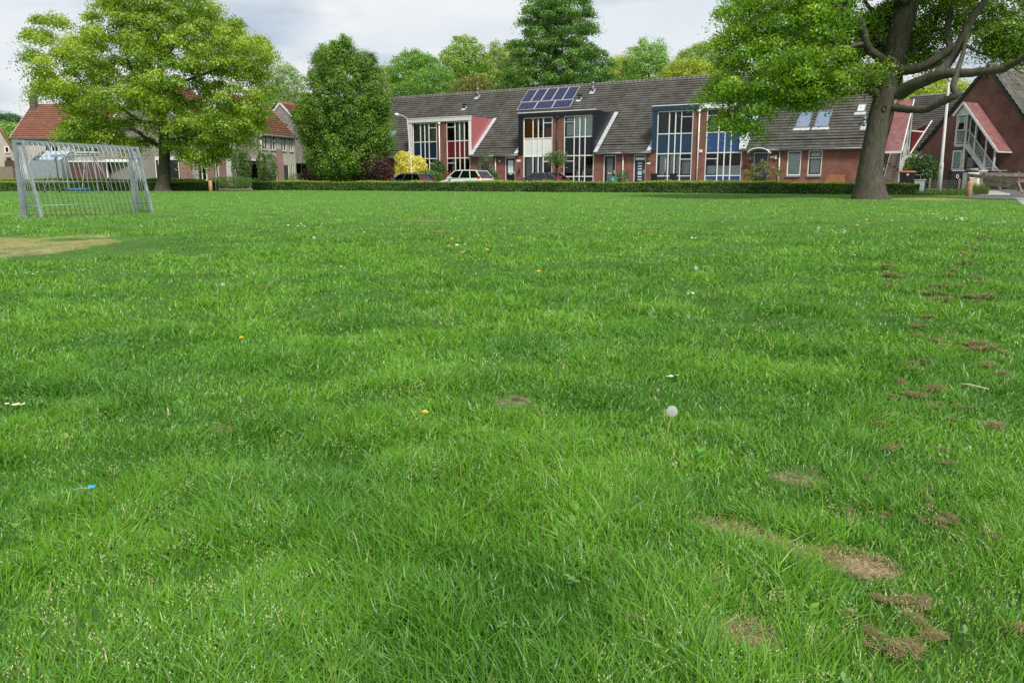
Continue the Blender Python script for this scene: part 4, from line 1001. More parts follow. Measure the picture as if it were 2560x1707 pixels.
# ------------------------------------------------------------------ the brick terrace with the grey roof
ZE, TR, VR = 3.75, .84, 6.96; ZG = .9
def U(px, py, v=0): return ROW.pl(px, py, v)[0]
ZB0, ZPL, ZLO, ZMI, ZUP, ZFB, ZFT = 1.0, 1.74, 3.36, 4.80, 6.40, 6.47, 6.79
def terrace(label, ua, ub, dormer=None, fascia=None, edge=None, cheek=None, side=None, win=None, dr=None, over=None, extra=(), vents=(), rw=(), gable=None, gutter=True, pipes=(), strip=True):
    X = lambda u: u-ua
    Zl = lambda z: z-ZG
    wx, wy = ROW.w(ua, 0)
    root = thing('terraced_house', label, 'house', (wx, wy, ZG), -ROW.a, 'brick terrace houses under the long grey roof')
    ops = []                                   # openings (u0,u1,z0,z1)
    us = [ua, ub]; zs = [-.5+ZG, ZE-.05]
    if win: ops.append((win[0]-.035, win[-1]+.035, ZB0-.1, ZUP+.035))
    if dr: ops.append((dr[0], dr[1], ZB0-.1, 3.33)); 
    if dr and over: ops.append((dr[0], dr[1], 3.33, ZE-.08))
    for e_ in extra: ops.append((e_[0]-.035, e_[1]+.035, e_[2]-.035, e_[3]+.035)); 
    for e_ in extra:
        if len(e_) > 5 and e_[5]: ops.append((e_[0]-.035, e_[1]+.035, e_[3]+.035, ZE-.08))
    for a, b, c, d in ops: us += [a, b]; zs += [c, d]
    if dormer: us += list(dormer); zs.append(ZFB+.1)
    def solid(u, z):
        if z > ZE-.05 and not (dormer and dormer[0] < u < dormer[1]): return False
        return not any(a < u < b and c < z < d for a, b, c, d in ops)
    wl = wallgrid([X(q) for q in us], [Zl(z) for z in zs], lambda u, z: solid(u+ua, z+ZG)).build('wall', RED_X, root)
    # shell: back, party walls, floor-to-roof darkness inside
    sh = MB(); w_ = ub-ua
    sh.poly([(0,13.6,-.4),(w_,13.6,-.4),(w_,13.6,Zl(ZE)),(0,13.6,Zl(ZE))])
    for x in (.012, w_-.012): sh.poly([(x,.29,-.4),(x,13.59,-.4),(x,13.59,Zl(ZE)),(x,VR,Zl(ZE+TR*VR)-.05),(x,.29,Zl(ZE)+.15)])
    sh.poly([(.02,.3,Zl(4.15)),(w_-.02,.3,Zl(4.15)),(w_-.02,13.5,Zl(4.15)),(.02,13.5,Zl(4.15))])
    sh.build('party_wall', INK, root)
    # roof
    segs = [(ua, ub, -.28)] if not dormer else ([(ua, dormer[0], -.28)] if dormer[0]-ua > .02 else [])+([(dormer[1], ub, -.28)] if ub-dormer[1] > .02 else [])+[(dormer[0], dormer[1], 3.5)]
    vs_, fs_ = [], []; off = 0
    for a, b, v in segs:
        o = tiles('roof', None, X(a), X(b), v, VR, Zl(ZE), TR, TILE)
        n_ = len(o.data.vertices); q = np.empty(n_*3, np.float32); o.data.vertices.foreach_get('co', q); vs_.append(q.reshape(-1, 3))
        m_ = len(o.data.polygons); f = np.empty(m_*4, np.int32); o.data.loops.foreach_get('vertex_index', f); fs_.append(f.reshape(-1, 4)+off); off += n_
        me = o.data; bpy.data.objects.remove(o); bpy.data.meshes.remove(me)
    zb_ = Zl(ZE+TR*VR); vs_.append(np.array([(0,VR,zb_),(w_,VR,zb_),(w_,13.9,Zl(ZE)),(0,13.9,Zl(ZE))])); fs_.append(np.array([[0,1,2,3]])+off)
    rf = npmesh('roof', np.concatenate(vs_), np.concatenate(fs_), TILE, root)
    rc = MB(); n = max(2, int(w_/.38))
    for i in range(n):
        rc.tube([(w_*i/n, VR, zb_+.0), (w_*(i+.96)/n, VR, zb_+.0)], [.135, .118], 8)
    rc.build('ridge_cap', TILE, rf, True)
    if strip:
        mb = MB()
        for a, b, v in segs:
            if v < 0: mb.tube([(X(a), -.33, Zl(ZE-.29)), (X(b), -.33, Zl(ZE-.29))], .075, 8); mb.box(X(a), X(b), -.24, -.002, Zl(ZE-.30), Zl(ZE-.21))
        if mb.f: mb.build('gutter', ZINC, root, True)
    for u, v, hh, r, kind in vents:
        z = Zl(ZE+TR*v); mb = MB(); mb.tube([(X(u), v, z-.1), (X(u), v, z+hh*.72)], r, 10); mb.tube([(X(u), v, z+hh*.72), (X(u), v, z+hh*.78), (X(u), v, z+hh)], [r*1.45, r*1.5, r*1.1], 10)
        vo = mb.build('roof_vent', PLAS if kind == 'd' else ZINC, rf, True)
        MB().hexa([(X(u)-.22,v-.32,z-.27+.08),(X(u)+.22,v-.32,z-.27+.08),(X(u)+.2,v+.2,z+.17+.06),(X(u)-.2,v+.2,z+.17+.06),(X(u)-.22,v-.32,z-.27+.10),(X(u)+.22,v-.32,z-.27+.10),(X(u)+.2,v+.2,z+.17+.08),(X(u)-.2,v+.2,z+.17+.08)]).build('roof_flashing', LEAD, rf)
    for a, b, c, d, g in rw: roofwin(rf, X(a), X(b), c, d, Zl(ZE), TR, ZINC, g)
    if dormer:
        a, b = X(dormer[0]), X(dormer[1])
        fa = MB().box(a-(.05 if side == 'l' else 0), b+(.05 if side == 'r' else 0), -.13, -.003, Zl(ZFB), Zl(ZFT)).build('dormer_fascia', fascia, root)
        MB().box(a-.06*(side == 'l'), b+.06*(side == 'r'), -.16, 0.02, Zl(ZFT), Zl(ZFT)+.055).build('fascia_trim', WHITE, fa)
        MB().box(a+.01, b-.01, .03, 3.68, Zl(ZFT)-.12, Zl(ZFT)+.01).build('dormer_roof', ZINC, root)
        x = a if side == 'l' else b; s_ = -1 if side == 'l' else 1
        ck = MB().prism([(x-s_*.05, -.002, Zl(ZE-.03)), (x-s_*.05, 3.6, Zl(ZE+TR*3.6)), (x-s_*.05, 3.6, Zl(ZFT)), (x-s_*.05, -.002, Zl(ZFT))], (s_*.07, 0, 0)).build('dormer_cheek', cheek, root)
        q = .36 if side == 'l' else .2
        MB().box(x+s_*.03, x-s_*q, -.09, -.004, Zl(ZE-.20), Zl(ZFB)-.002).build('corner_board', edge, root)
        P = lambda u, v, o: (u, v-o*.64, Zl(ZE)+TR*v+o*.77)
        MB().hexa([P(x+s_*.02,-.26,.05),P(x+s_*.34,-.26,.05),P(x+s_*.34,3.66,.05),P(x+s_*.02,3.66,.05),P(x+s_*.02,-.26,.10),P(x+s_*.34,-.26,.085),P(x+s_*.34,3.66,.085),P(x+s_*.02,3.66,.10)]).build('cheek_flashing', LEAD, root)
    if gable:
        x = w_ if gable == 'r' else 0; s_ = 1 if gable == 'r' else -1
        MB().prism([(x-.001*s_,-.0,-.5),(x-.001*s_,13.6,-.5),(x-.001*s_,13.6,Zl(ZE)-.06),(x-.001*s_,VR,Zl(ZE+TR*VR)-.08),(x-.001*s_,-.0,Zl(ZE)-.06)], (s_*.02,0,0)).build('gable_wall', RED_Y, root)
        bb = MB()
        bb.bar((x+s_*.05,-.28,Zl(ZE)-.24),(x+s_*.05,VR,Zl(ZE+TR*VR)+.02),.05,.2); bb.bar((x+s_*.05,13.9,Zl(ZE)-.02),(x+s_*.05,VR,Zl(ZE+TR*VR)+.02),.05,.2); bb.build('verge_board', DARK, root)
    for u, z0, z1, m, hp in pipes: pipe(root, X(u), Zl(z0), Zl(z1), m, hopper=hp)
    return root, X, Zl
def facade_window(root, X, Zl, us, up, mid, low, plinth, sash=None, opener=0, fm=None, midsash=True):
    us = [X(q) for q in us]; zs = [Zl(z) for z in ((ZB0+.05, ZPL, ZLO, ZMI, ZUP) if plinth is not None else (ZB0+.05, ZLO, ZMI, ZUP))]
    k = {}; n = len(zs)-1; mid_row = n-2
    k[('*', mid_row)] = mid
    if plinth is not None: k[('*', 0)] = plinth
    sa = []
    c = opener; a, b = us[c]+.035, us[c+1]-.035
    if sash:
        sa.append((a, b, Zl(ZMI)+.035, Zl(5.95), sash)); sa.append((a, b, Zl(6.0), Zl(ZUP)-.035, sash))
        sa.append((a, b, Zl(2.98), Zl(ZLO)-.035, sash)); sa.append((a, b, Zl(ZPL if plinth is not None else ZB0)+.04, Zl(2.92), sash))
    fr = window(root, us, zs, k, fm=fm, sashes=sa)
    mb = MB().box(a, b, .022, .1, Zl(5.95), Zl(6.0)); mb.box(a, b, .022, .1, Zl(2.92), Zl(2.98)); mb.build('transom', fm or WHITE, fr)
    MB().box(us[0]-.03, us[-1]+.03, .30, .36, Zl(3.3), Zl(4.84)).build('backing', INK, fr)
    return fr, us
YB = .3
# house 0 (far left, mostly behind the dense tree)
r0, X, Zl = terrace('far left brick terrace house with a roof window, half hidden behind the dense green tree', -20.6, -13.9, extra=[(-19.5, -18.2, 1.7, 3.3, 'w', True), (-17.6, -16.6, 1.7, 3.3, 'w', True)], rw=[(-16.0, -14.95, 1.42, 2.76, GLR)], gable='l')
for a, b in ((-19.5, -18.2), (-17.6, -16.6)):
    f = window(r0, [X(a), X(b)], [Zl(1.7), Zl(3.3)]); MB().box(X(a)-.03, X(b)+.03, .02, .1, Zl(3.34), Zl(3.665)).build('panel', MAROOND, f); curtain(f, X(a), X(b), Zl(1.7), Zl(3.3), CURT)
# house 1, navy panels, white fascia
r1, X, Zl = terrace('brick terrace house with navy panels under white dormer fascia, behind the yellow shrub', -13.9, -8.11, (-11.5, -8.11), WHITEGREY, WHITEGREY, LBLUE, 'l', [-11.07, -10.26, -9.79, -9.33, -8.49], (-13.3, -12.3), True, vents=[(-8.30, 6.35, .85, .10, 'z'), (-8.95, 5.05, .5, .12, 'd')], pipes=[(-8.13, 1.0, 6.25, WHITE, True)])
f, us = facade_window(r1, X, Zl, [-11.07, -10.26, -9.79, -9.33, -8.49], None, NAVY, None, NAVY, None, 3)
curtain(f, us[0], us[4], Zl(4.84), Zl(6.4), CURTG, YB); door(r1, X(-13.3), X(-12.3), Zl(ZB0), Zl(3.33), NAVY); MB().box(X(-13.3), X(-12.3), .02, .1, Zl(3.335), Zl(3.66)).build('door_panel', NAVY, r1)
# house 2, maroon panels and pink cheek
r2, X, Zl = terrace('brick terrace house with dark red panels and a big pink red dormer cheek', -8.11, -2.32, (-8.11, -4.85), WHITEGREY, WHITE, PINKC, 'r', [-7.38, -6.53, -6.05, -5.56, -5.0], (-4.0, -2.97), True, pipes=[(-2.36, 1.0, 3.5, WHITE, False)])
f, us = facade_window(r2, X, Zl, [-7.38, -6.53, -6.05, -5.56, -5.0], None, MAROON, None, None, MAROOND, 0)
curtain(f, us[1]-.3, us[3]-.1, Zl(4.84), Zl(6.4), CURTG, YB); curtain(f, us[0]+.3, us[1]-.2, Zl(1.1), Zl(3.3), CURT, YB)
door(r2, X(-4.0), X(-2.97), Zl(ZB0), Zl(3.33), MAROON); MB().box(X(-4.0), X(-2.97), .02, .1, Zl(3.335), Zl(3.66)).build('door_panel', MAROON, r2)
# house 3, white panel, orange curtains, half the black dormer
r3, X, Zl = terrace('brick terrace house with a plain white panel and orange curtains beneath the solar panels', -2.32, 3.48, (-.09, 3.48), BLACKP, BLACKP, BLACKP, 'l', [.35, 1.2, 1.69, 2.16, 2.98], (-1.5, -.47), True, vents=[(2.75, 5.3, .5, .12, 'd')], pipes=[(3.46, 1.0, 6.25, DARK, True)])
WPAN = M('white facade panel', (.66, .68, .64), .5, .05, 1.5)
f, us = facade_window(r3, X, Zl, [.35, 1.2, 1.69, 2.16, 2.98], None, WPAN, None, None, None, 3)
for i in (1, 2, 3): MB().box(us[i]-.05, us[i]+.05, .015, .03, Zl(ZLO)+.04, Zl(ZMI)-.04).build('panel', WPAN, f)
curtain(f, us[0], us[1]+.42, Zl(4.84), Zl(6.4), ORANGE, YB); curtain(f, us[3]+.05, us[4]-.1, Zl(4.84), Zl(5.6), ORANGE, YB)
MB().box(us[0], us[4], YB+.05, YB+.07, Zl(4.83), Zl(5.15)).build('curtain', MAROON, f)
for q in range(3): curtain(f, us[q]+.04, us[q+1]-.04, Zl(1.1), Zl(3.3), CURTG, YB, .22, .05)
curtain(f, us[3]+.15, us[4]-.1, Zl(3.02), Zl(3.28), BLIND, .2, flat=True)
door(r3, X(-1.45), X(-.47), Zl(ZB0), Zl(3.31), DARK, WHITE, None, FROST); MB().box(X(-1.5), X(-.47), .02, .1, Zl(3.335), Zl(3.67)).build('door_panel', WPAN, r3)
MB().box(X(-.33), X(.05), -.03, 0, Zl(2.96), Zl(3.12)).build('number_plate', WHITE, r3)
mb = MB(); mb.box(X(-.1), X(.06), -.10, -.002, Zl(2.3), Zl(2.36)); mb.tube([(X(-.02), -.11, Zl(2.3)), (X(-.02), -.11, Zl(2.02))], [.06, .05], 8); mb.build('wall_lamp', DARK, r3)
MB().box(X(-2.2)+.18, X(-2.2)+.28, -.09, -.001, Zl(2.95), Zl(3.12)).build('wall_lamp', WHITE, r3)
# house 4, black panels, white blinds
r4, X, Zl = terrace('brick terrace house with black panels, a black dormer cheek and white blinds upstairs', 3.48, 9.23, (3.48, 6.78), BLACKP, BLACKP, BLACKP, 'r', [4.09, 4.95, 5.43, 5.91, 6.67], (7.55, 8.58), True, vents=[(3.62, 6.1, .85, .10, 'z')], pipes=[(9.21, 1.0, 3.5, WHITE, False)])
f, us = facade_window(r4, X, Zl, [4.09, 4.95, 5.43, 5.91, 6.67], None, BLACKP, None, BLACKP, DARK, 0)
curtain(f, us[0]+.1, us[4]-.05, Zl(4.84), Zl(6.38), BLIND, .17, slats=True)
mb = MB()
for u in (us[1]+.25, us[2]+.28): mb.lathe((u, .22, Zl(ZPL)+.04), [(.05, 0), (.13, .06), (.14, .18), (.07, .32), (.09, .36)], 10)
mb.build('sill_vase', WHITE, f, True)
mb = MB().box(us[1], us[4], .3, .34, Zl(2.25), Zl(2.3)); mb.build('inner_rail', GREYM, f)
door(r4, X(7.55), X(8.58), Zl(ZB0), Zl(3.33), DARK, WHITE, (X(7.82), X(8.31), Zl(1.35), Zl(3.12)), M('grey door glass', (.11, .125, .12), .2)); MB().box(X(7.55), X(8.58), .02, .1, Zl(3.335), Zl(3.66)).build('door_panel', BLACKP, r4)
MB().box(X(3.70), X(3.90), -.10, -.001, Zl(3.42), Zl(3.62)).build('wall_lamp', M('cream lamp', (.74, .68, .50), .5), r4)
# house 5, petrol blue
r5, X, Zl = terrace('brick terrace house with petrol blue panels and pale curtains, garden chairs in front', 9.23, 15.07, (11.52, 15.07), PETROL, PETROL, PETROL, 'l', [11.9, 12.79, 13.27, 13.73, 14.59], (10.07, 11.04), True, pipes=[(15.09, 1.0, 6.25, WHITE, True)])
f, us = facade_window(r5, X, Zl, [11.9, 12.79, 13.27, 13.73, 14.59], None, PETROL, None, PETROL, NAVY, 3)
curtain(f, us[0]+.05, us[1]-.1, Zl(4.84), Zl(6.4), M('dark blue grey curtain', (.05, .065, .085), .8), YB)
for q in range(4): curtain(f, us[q]+.04+.12*(q == 0), us[q+1]-.05, Zl(1.78), Zl(3.3 if q < 3 else 2.9), CURT, YB, .12)
door(r5, X(10.07), X(11.04), Zl(ZB0), Zl(3.33), NAVY, WHITE, (X(10.3), X(10.82), Zl(1.3), Zl(3.1)), M('striped door glass', (.035, .05, .07), .2)); MB().box(X(10.07), X(11.04), .02, .1, Zl(3.335), Zl(3.66)).build('door_panel', NAVY, r5)
MB().box(X(10.2), X(10.92), .05, .07, Zl(2.95), Zl(3.12)).build('door_blind', BLIND, r5)
mb = MB()
for k in range(7): mb.box(X(10.40), X(10.72), .06, .068, Zl(1.45+.2*k), Zl(1.52+.2*k))
mb.build('door_stripes', FROST, r5)
MB().box(X(11.15), X(11.36), -.12, -.001, Zl(2.92), Zl(3.12)).build('bird_box', M('mossy wood box', (.12, .11, .06), .8), r5)
MB().box(X(11.15), X(11.42), -.03, -.001, Zl(2.62), Zl(2.74)).build('number_plate', WHITE, r5)
MB().box(X(9.42), X(9.66), -.16, -.001, Zl(1.78), Zl(1.98)).build('letter_box', DARK, r5)
# house 6, bright blue, arched door canopy
r6, X, Zl = terrace('brick terrace house with bright blue panels and an arched canopy over a blue door', 15.07, 20.94, (15.07, 18.28), WHITE, WHITE, LBLUE, 'r', [15.66, 16.53, 17.0, 17.46, 18.25], (19.12, 20.14), True, pipes=[(20.92, 1.0, 3.5, WHITE, False)])
f, us = facade_window(r6, X, Zl, [15.66, 16.53, 17.0, 17.46, 18.25], None, BLUEP, None, BLUEP, NAVY, 0)
curtain(f, us[1]+.05, us[4]-.1, Zl(4.84), Zl(6.4), M('brown red curtain', (.075, .028, .024), .8, .2, 6), YB); curtain(f, us[0]+.08, us[1]-.1, Zl(4.84), Zl(5.7), CURT, YB, flat=True)
curtain(f, us[0]+.06, us[4]-.05, Zl(1.78), Zl(2.45), FROST, .12, flat=True)
door(r6, X(19.12), X(20.14), Zl(ZB0), Zl(3.33), BLUEP, WHITE, None, M('dark door glass', (.03, .05, .06), .15)); MB().box(X(19.12), X(20.14), .02, .1, Zl(3.335), Zl(3.66)).build('door_panel', NAVY, r6)
cx = X(19.63); arc = [(cx+.74*math.cos(a), 0, Zl(3.22)+.34*math.sin(a)) for a in np.linspace(math.pi, 0, 13)]
mb = MB()
for (x0, _, z0), (x1, _, z1) in zip(arc[:-1], arc[1:]): mb.hexa([(x0,-.85,z0),(x1,-.85,z1),(x1,-.01,z1),(x0,-.01,z0),(x0,-.85,z0+.025),(x1,-.85,z1+.025),(x1,-.01,z1+.025),(x0,-.01,z0+.025)])
cn = mb.build('door_canopy', M('clear canopy sheet', (.55, .58, .55), .25, .1), r6); mb = MB()
for y in (-.84, -.06): mb.tube([(x, y, z+.02) for x, _, z in arc], .035, 6)
mb.build('canopy_rib', WHITE, cn, True)
MB().box(X(18.62), X(18.72), -.04, -.001, Zl(2.88), Zl(3.0)).box(X(18.76), X(19.0), -.03, -.001, Zl(2.82), Zl(2.98)).build('number_plate', GREYM, r6)
MB().box(X(20.24), X(20.6), -.03, -.001, Zl(2.90), Zl(3.06)).build('name_plate', WHITE, r6)
MB().box(X(20.62), X(20.74), -.14, -.001, Zl(2.84), Zl(3.10)).build('wall_lamp', M('cream lamp glass', (.7, .65, .45), .5), r6)
MB().box(X(18.5), X(18.95), -.22, -.001, Zl(2.50), Zl(2.66)).build('wall_planter', M('terracotta', (.24, .06, .035), .7), r6)
MB().box(X(15.2), X(15.4), -.10, -.001, Zl(3.40), Zl(3.6)).build('wall_lamp', M('cream lamp shade', (.74, .68, .50), .5), r6)
# house 7, right end
r7, X, Zl = terrace('right end brick terrace house with two sky roof windows and a wooden bench in front', 20.94, 27.35, extra=[(21.47, 22.33, 1.76, 3.34, 'w', True), (22.85, 23.69, 1.76, 3.34, 'w', True)], rw=[(21.5, 22.45, 1.40, 2.80, GLR), (22.75, 23.72, 1.40, 2.79, GLR), (25.25, 25.82, 2.58, 3.27, GLG)], vents=[(26.0, 1.35, .7, .09, 'z')], gable='r')
f = window(r7, [X(21.47), X(22.33)], [Zl(1.76), Zl(3.34)]); MB().box(X(21.44), X(22.36), .02, .1, Zl(3.378), Zl(3.665)).build('panel', MAROOND, f); curtain(f, X(21.5), X(22.3), Zl(1.8), Zl(3.2), FROST, .1, flat=True)
f = window(r7, [X(22.85), X(23.69)], [Zl(1.76), Zl(2.88), Zl(3.34)], sashes=[(X(22.89), X(23.65), Zl(1.8), Zl(2.84), MAROOND), (X(22.89), X(23.65), Zl(2.92), Zl(3.30), MAROOND)]); MB().box(X(22.82), X(23.72), .02, .1, Zl(3.378), Zl(3.665)).build('panel', MAROOND, f)
curtain(f, X(22.9), X(23.6), Zl(1.8), Zl(2.8), FROST, .1, flat=True); curtain(f, X(22.9), X(23.6), Zl(2.95), Zl(3.28), BLIND, .1, flat=True)
mb = MB()
for a, b in ((21.4, 22.4), (22.78, 23.76)): mb.box(X(a), X(b), -.09, -.001, Zl(1.62), Zl(1.72))
mb.build('window_sill', GREYM, r7)

# solar panels on the roof: eight things
SOL, snt, sb = nodes('solar cells'); sN = snt.nodes; sL = snt.links
stc = sN.new('ShaderNodeTexCoord'); sbk = sN.new('ShaderNodeTexBrick'); sbk.offset = 0
sbk.inputs['Scale'].default_value = 1; sbk.inputs['Brick Width'].default_value = .165; sbk.inputs['Row Height'].default_value = .165; sbk.inputs['Mortar Size'].default_value = .006
sbk.inputs['Color1'].default_value = (.011, .014, .048, 1); sbk.inputs['Color2'].default_value = (.016, .019, .058, 1); sbk.inputs['Mortar'].default_value = (.13, .135, .19, 1)
sL.new(stc.outputs['Object'], sbk.inputs['Vector']); sL.new(sbk.outputs['Color'], sb.inputs['Base Color']); sb.inputs['Roughness'].default_value = .2; sb.inputs['Specular IOR Level'].default_value = .15
ordn = ['leftmost', 'second from the left', 'middle', 'fourth from the left', 'rightmost']
ALU = M('aluminium frame', (.66, .67, .68), .35, .05, metal=.5)
def solar(label, u0, u1, v0, v1):
    sl = math.atan(TR); wx, wy = ROW.w(u0, v0); n_ = Vector((0, -math.sin(sl), math.cos(sl)))
    o = thing('solar_panel', label, 'solar panel', (0,0,0), 0, 'solar panels on the terrace roof')
    o.location = (wx, wy, ZE+TR*v0+.12/math.cos(sl)); o.rotation_euler = (sl, 0, -ROW.a)
    W_ = u1-u0; H_ = (v1-v0)/math.cos(sl); t = .035; mb = MB()
    mb.box(0, t, 0, H_, 0, .045); mb.box(W_-t, W_, 0, H_, 0, .045); mb.box(t, W_-t, 0, t, .001, .044); mb.box(t, W_-t, H_-t, H_, .001, .044)
    mb.build('frame', ALU, o); MB().box(t, W_-t, t, H_-t, .008, .038).build('cell_sheet', SOL, o)
for k in range(5): solar(f'upright solar panel in the upper row on the roof, {ordn[k]} of five', -2.99+k*1.04, -2.99+k*1.04+1.015, 5.16, 6.58)
for k in range(3): solar(f'wide solar panel in the lower row on the roof, {("left", "middle", "right")[k]} of three', -2.86+k*1.74, -2.86+k*1.74+1.71, 4.27, 5.12)

# ------------------------------------------------------------------ cream houses with red roofs on the left
def lin_tiles(root, u0, u1, v0, z0, v1, z1, mat, off=0): return tiles('roof', root, u0, u1, v0, v1, z0-(z1-z0)/(v1-v0)*v0, (z1-z0)/(v1-v0), mat, .34, .30, .02)
def cream_house(label, px, py, D, ang, Lf, Wg, ze, zr, vr, zb, wins, gl=(), pinks=(), gpinks=(), doors=(), group='cream brick houses with red roofs'):
    "corner under (px,py) at depth D; front runs along u (to the right and away), gable side stands at u = 0"
    c = at(px, py, D); zg = float(gz(c.x, c.y)); fr = Frame((c.x, c.y), ang)
    root = thing('cream_house', label, 'house', (c.x, c.y, zg), -ang, group)
    Z = lambda z: z-zg
    ops = [(a, b, c_, d) for a, b, c_, d, *_ in wins]+[(a, b, c_, d) for a, b, c_, d, *_ in doors]
    us = [0, Lf]; zs = [zg-.4, ze]
    for a, b, c_, d in ops: us += [a, b]; zs += [c_, d]
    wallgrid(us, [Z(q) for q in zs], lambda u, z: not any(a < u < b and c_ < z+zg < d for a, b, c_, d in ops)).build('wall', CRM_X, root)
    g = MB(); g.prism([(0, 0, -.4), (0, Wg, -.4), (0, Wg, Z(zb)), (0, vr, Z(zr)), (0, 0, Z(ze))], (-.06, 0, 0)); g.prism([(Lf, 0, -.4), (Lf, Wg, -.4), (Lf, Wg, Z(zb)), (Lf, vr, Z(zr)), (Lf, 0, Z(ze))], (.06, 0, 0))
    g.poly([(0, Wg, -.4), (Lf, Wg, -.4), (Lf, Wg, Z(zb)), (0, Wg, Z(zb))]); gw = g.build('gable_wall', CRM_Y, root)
    MB().poly([(.1, .5, .02), (Lf-.1, .5, .02), (Lf-.1, .5, Z(ze)-.1), (.1, .5, Z(ze)-.1)]).build('dark_room_sheet', INK, root)  # dark sheet painted as the shade inside, close behind the windows
    for a, b, h in pinks: MB().box(a, b, -.035, -.002, -.4, h).build('brick_pier', PINK_X, root)
    for a, b, h in gpinks: MB().box(-.10, -.062, a, b, -.4, h).build('brick_plinth', PINK_Y, root)
    r = lin_tiles(root, -.12, Lf+.12, -.30, Z(ze)-.30*(zr-ze)/vr+.10, vr, Z(zr)+.10, TILE_R)
    o = MB(); o.poly([(-.12, vr, Z(zr)+.11), (Lf+.12, vr, Z(zr)+.11), (Lf+.12, Wg+.25, Z(zb)+.0), (-.12, Wg+.25, Z(zb)+.0)]); o.build('rear_roof', TILE_R, root)
    mb = MB(); mb.tube([(-.12, vr, Z(zr)+.12), (Lf+.12, vr, Z(zr)+.12)], .12, 8); mb.build('ridge_cap', TILE_R, root, True)
    v = MB()
    for x in (-.13, Lf+.13):
        v.bar((x, -.3, Z(ze)-.30*(zr-ze)/vr+.02), (x, vr, Z(zr)+.02), .05, .2); v.bar((x, Wg+.25, Z(zb)-.1), (x, vr, Z(zr)+.02), .05, .2)
    v.build('verge_board', WHITEGREY, root)
    mb = MB(); mb.tube([(-.1, -.36, Z(ze)-.14), (Lf+.1, -.36, Z(ze)-.14)], .075, 8); mb.box(-.1, Lf+.1, -.28, -.01, Z(ze)-.22, Z(ze)-.02); mb.build('gutter', ZINC, root, True)
    for a, b, c_, d, n, cu in wins:
        f = window(root, [a+(b-a)*k/n for k in range(n+1)], [Z(c_), Z(d)], bw=.09)
        if cu == 'shutter':
            s = MB(); z = Z(c_)
            while z < Z(d)-.02: s.box(a+.05, b-.05, .0, .025, z, z+.045); z += .05
            s.build('roller_shutter', WHITE, f)
        elif cu == 'awning': MB().box(a-.03, b+.03, -.10, -.002, Z(d)-.05, Z(d)+.36).build('awning', M('blue grey awning', (.05, .07, .12), .6, .2), f); curtain(f, a+.1, b-.1, Z(c_)+.05, Z(d)-.05, CURT, .2)
        elif cu: curtain(f, a+.05, a+(b-a)*.45, Z(c_)+.05, Z(d)-.05, cu, .2)
        MB().box(a-.06, b+.06, -.08, -.002, Z(c_)-.10, Z(c_)-.04).build('window_sill', GREYM, f)
    for a, b, c_, d, m in doors: door(root, a, b, Z(c_), Z(d), m)
    pipe(root, .12, .1, Z(ze)-.3, WHITE)
    return root, Z, fr, zg
A_ = R_(-73.3)
# nearest of the stepped row: big grey gable behind the yellow green tree
h2, Z, f2, zg2 = cream_house('cream house with a wide grey gable behind the trunk of the yellow green tree', 480, 420, 72, A_, 6.9, 10.0, 6.0, 10.0, 5.0, 4.5,
    [(.8, 2.0, 1.5, 3.2, 2, CURT), (3.0, 3.7, 1.5, 3.2, 2, None), (4.9, 6.4, .9, 3.3, 1, 'shutter'), (1.0, 2.1, 4.5, 5.75, 2, CURT), (3.6, 4.5, 4.5, 5.75, 2, 'awning'), (5.3, 6.3, 4.5, 5.75, 2, 'awning')],
    pinks=[(2.1, 2.95, 3.6), (3.75, 4.8, 3.6)], gpinks=[(-.02, 1.2, 3.6)])
mb = MB(); mb.box(-.17, -.062, 1.2, 3.7, .55, 2.55); o = mb.build('side_window', DARK, h2)
MB().box(-.2, -.172, 1.2, 3.7, 2.55, 2.85).build('lintel', WHITE, o)
mb = MB()
for y in (1.2, 2.4, 3.64): mb.box(-.2, -.171, y, y+.07, .55, 2.55)
mb.build('sash', WHITE, o); mb = MB(); mb.v = []; curt = MB().box(-.176, -.171, 2.7, 3.4, .6, 2.5).build('curtain', CURT, o)
# carport and brown garages beside it
h3, Z, f3, _ = cream_house('cream house with four upstairs windows and a dark porch between columnar bushes', 653, 420, 80, A_, 6.3, 7.2, 6.0, 9.7, 3.6, 6.0,
    [(.35, 1.25, 4.5, 5.7, 2, 'awning'), (1.75, 2.65, 4.5, 5.7, 2, 'awning'), (3.7, 4.6, 4.5, 5.7, 2, 'awning'), (5.2, 5.9, 4.5, 5.7, 2, 'awning'), (3.95, 4.95, 1.3, 3.1, 1, CURT), (5.4, 6.0, 1.3, 3.1, 2, None), (1.9, 2.6, 1.3, 3.1, 1, None)],
    pinks=[(2.75, 3.9, 3.9)])
mb = MB(); mb.hexa([(-1.6,-.9,2.55),(.25,-.9,2.55),(.25,2.0,2.75),(-1.6,2.0,2.75),(-1.6,-.9,2.68),(.25,-.9,2.68),(.25,2.0,2.9),(-1.6,2.0,2.9)]); mb.build('porch_roof', M('porch sheet', (.50, .54, .58), .4, .1), h3)
mb = MB().box(-.12, -.065, .1, 1.3, .05, 2.4); pd = mb.build('porch_door', DARK, h3)
mb = MB(); mb.box(-.16, -.121, .05, .15, .05, 2.45); mb.box(-.16, -.121, 1.25, 1.35, .05, 2.45); mb.box(-.16, -.121, .15, 1.25, 2.35, 2.45); mb.build('door_frame', WHITE, pd)
h4, Z, f4, _ = cream_house('cream house with plain grey gable and orange red roof, left of the dense tree', 783, 420, 88, A_, 6.5, 7.2, 6.0, 9.7, 3.6, 6.0,
    [(.5, 1.5, 4.5, 5.7, 2, CURT), (3.0, 4.0, 4.5, 5.7, 2, CURT), (.6, 2.6, 1.2, 3.1, 1, CURT), (3.6, 4.4, 1.2, 3.1, 1, None)])
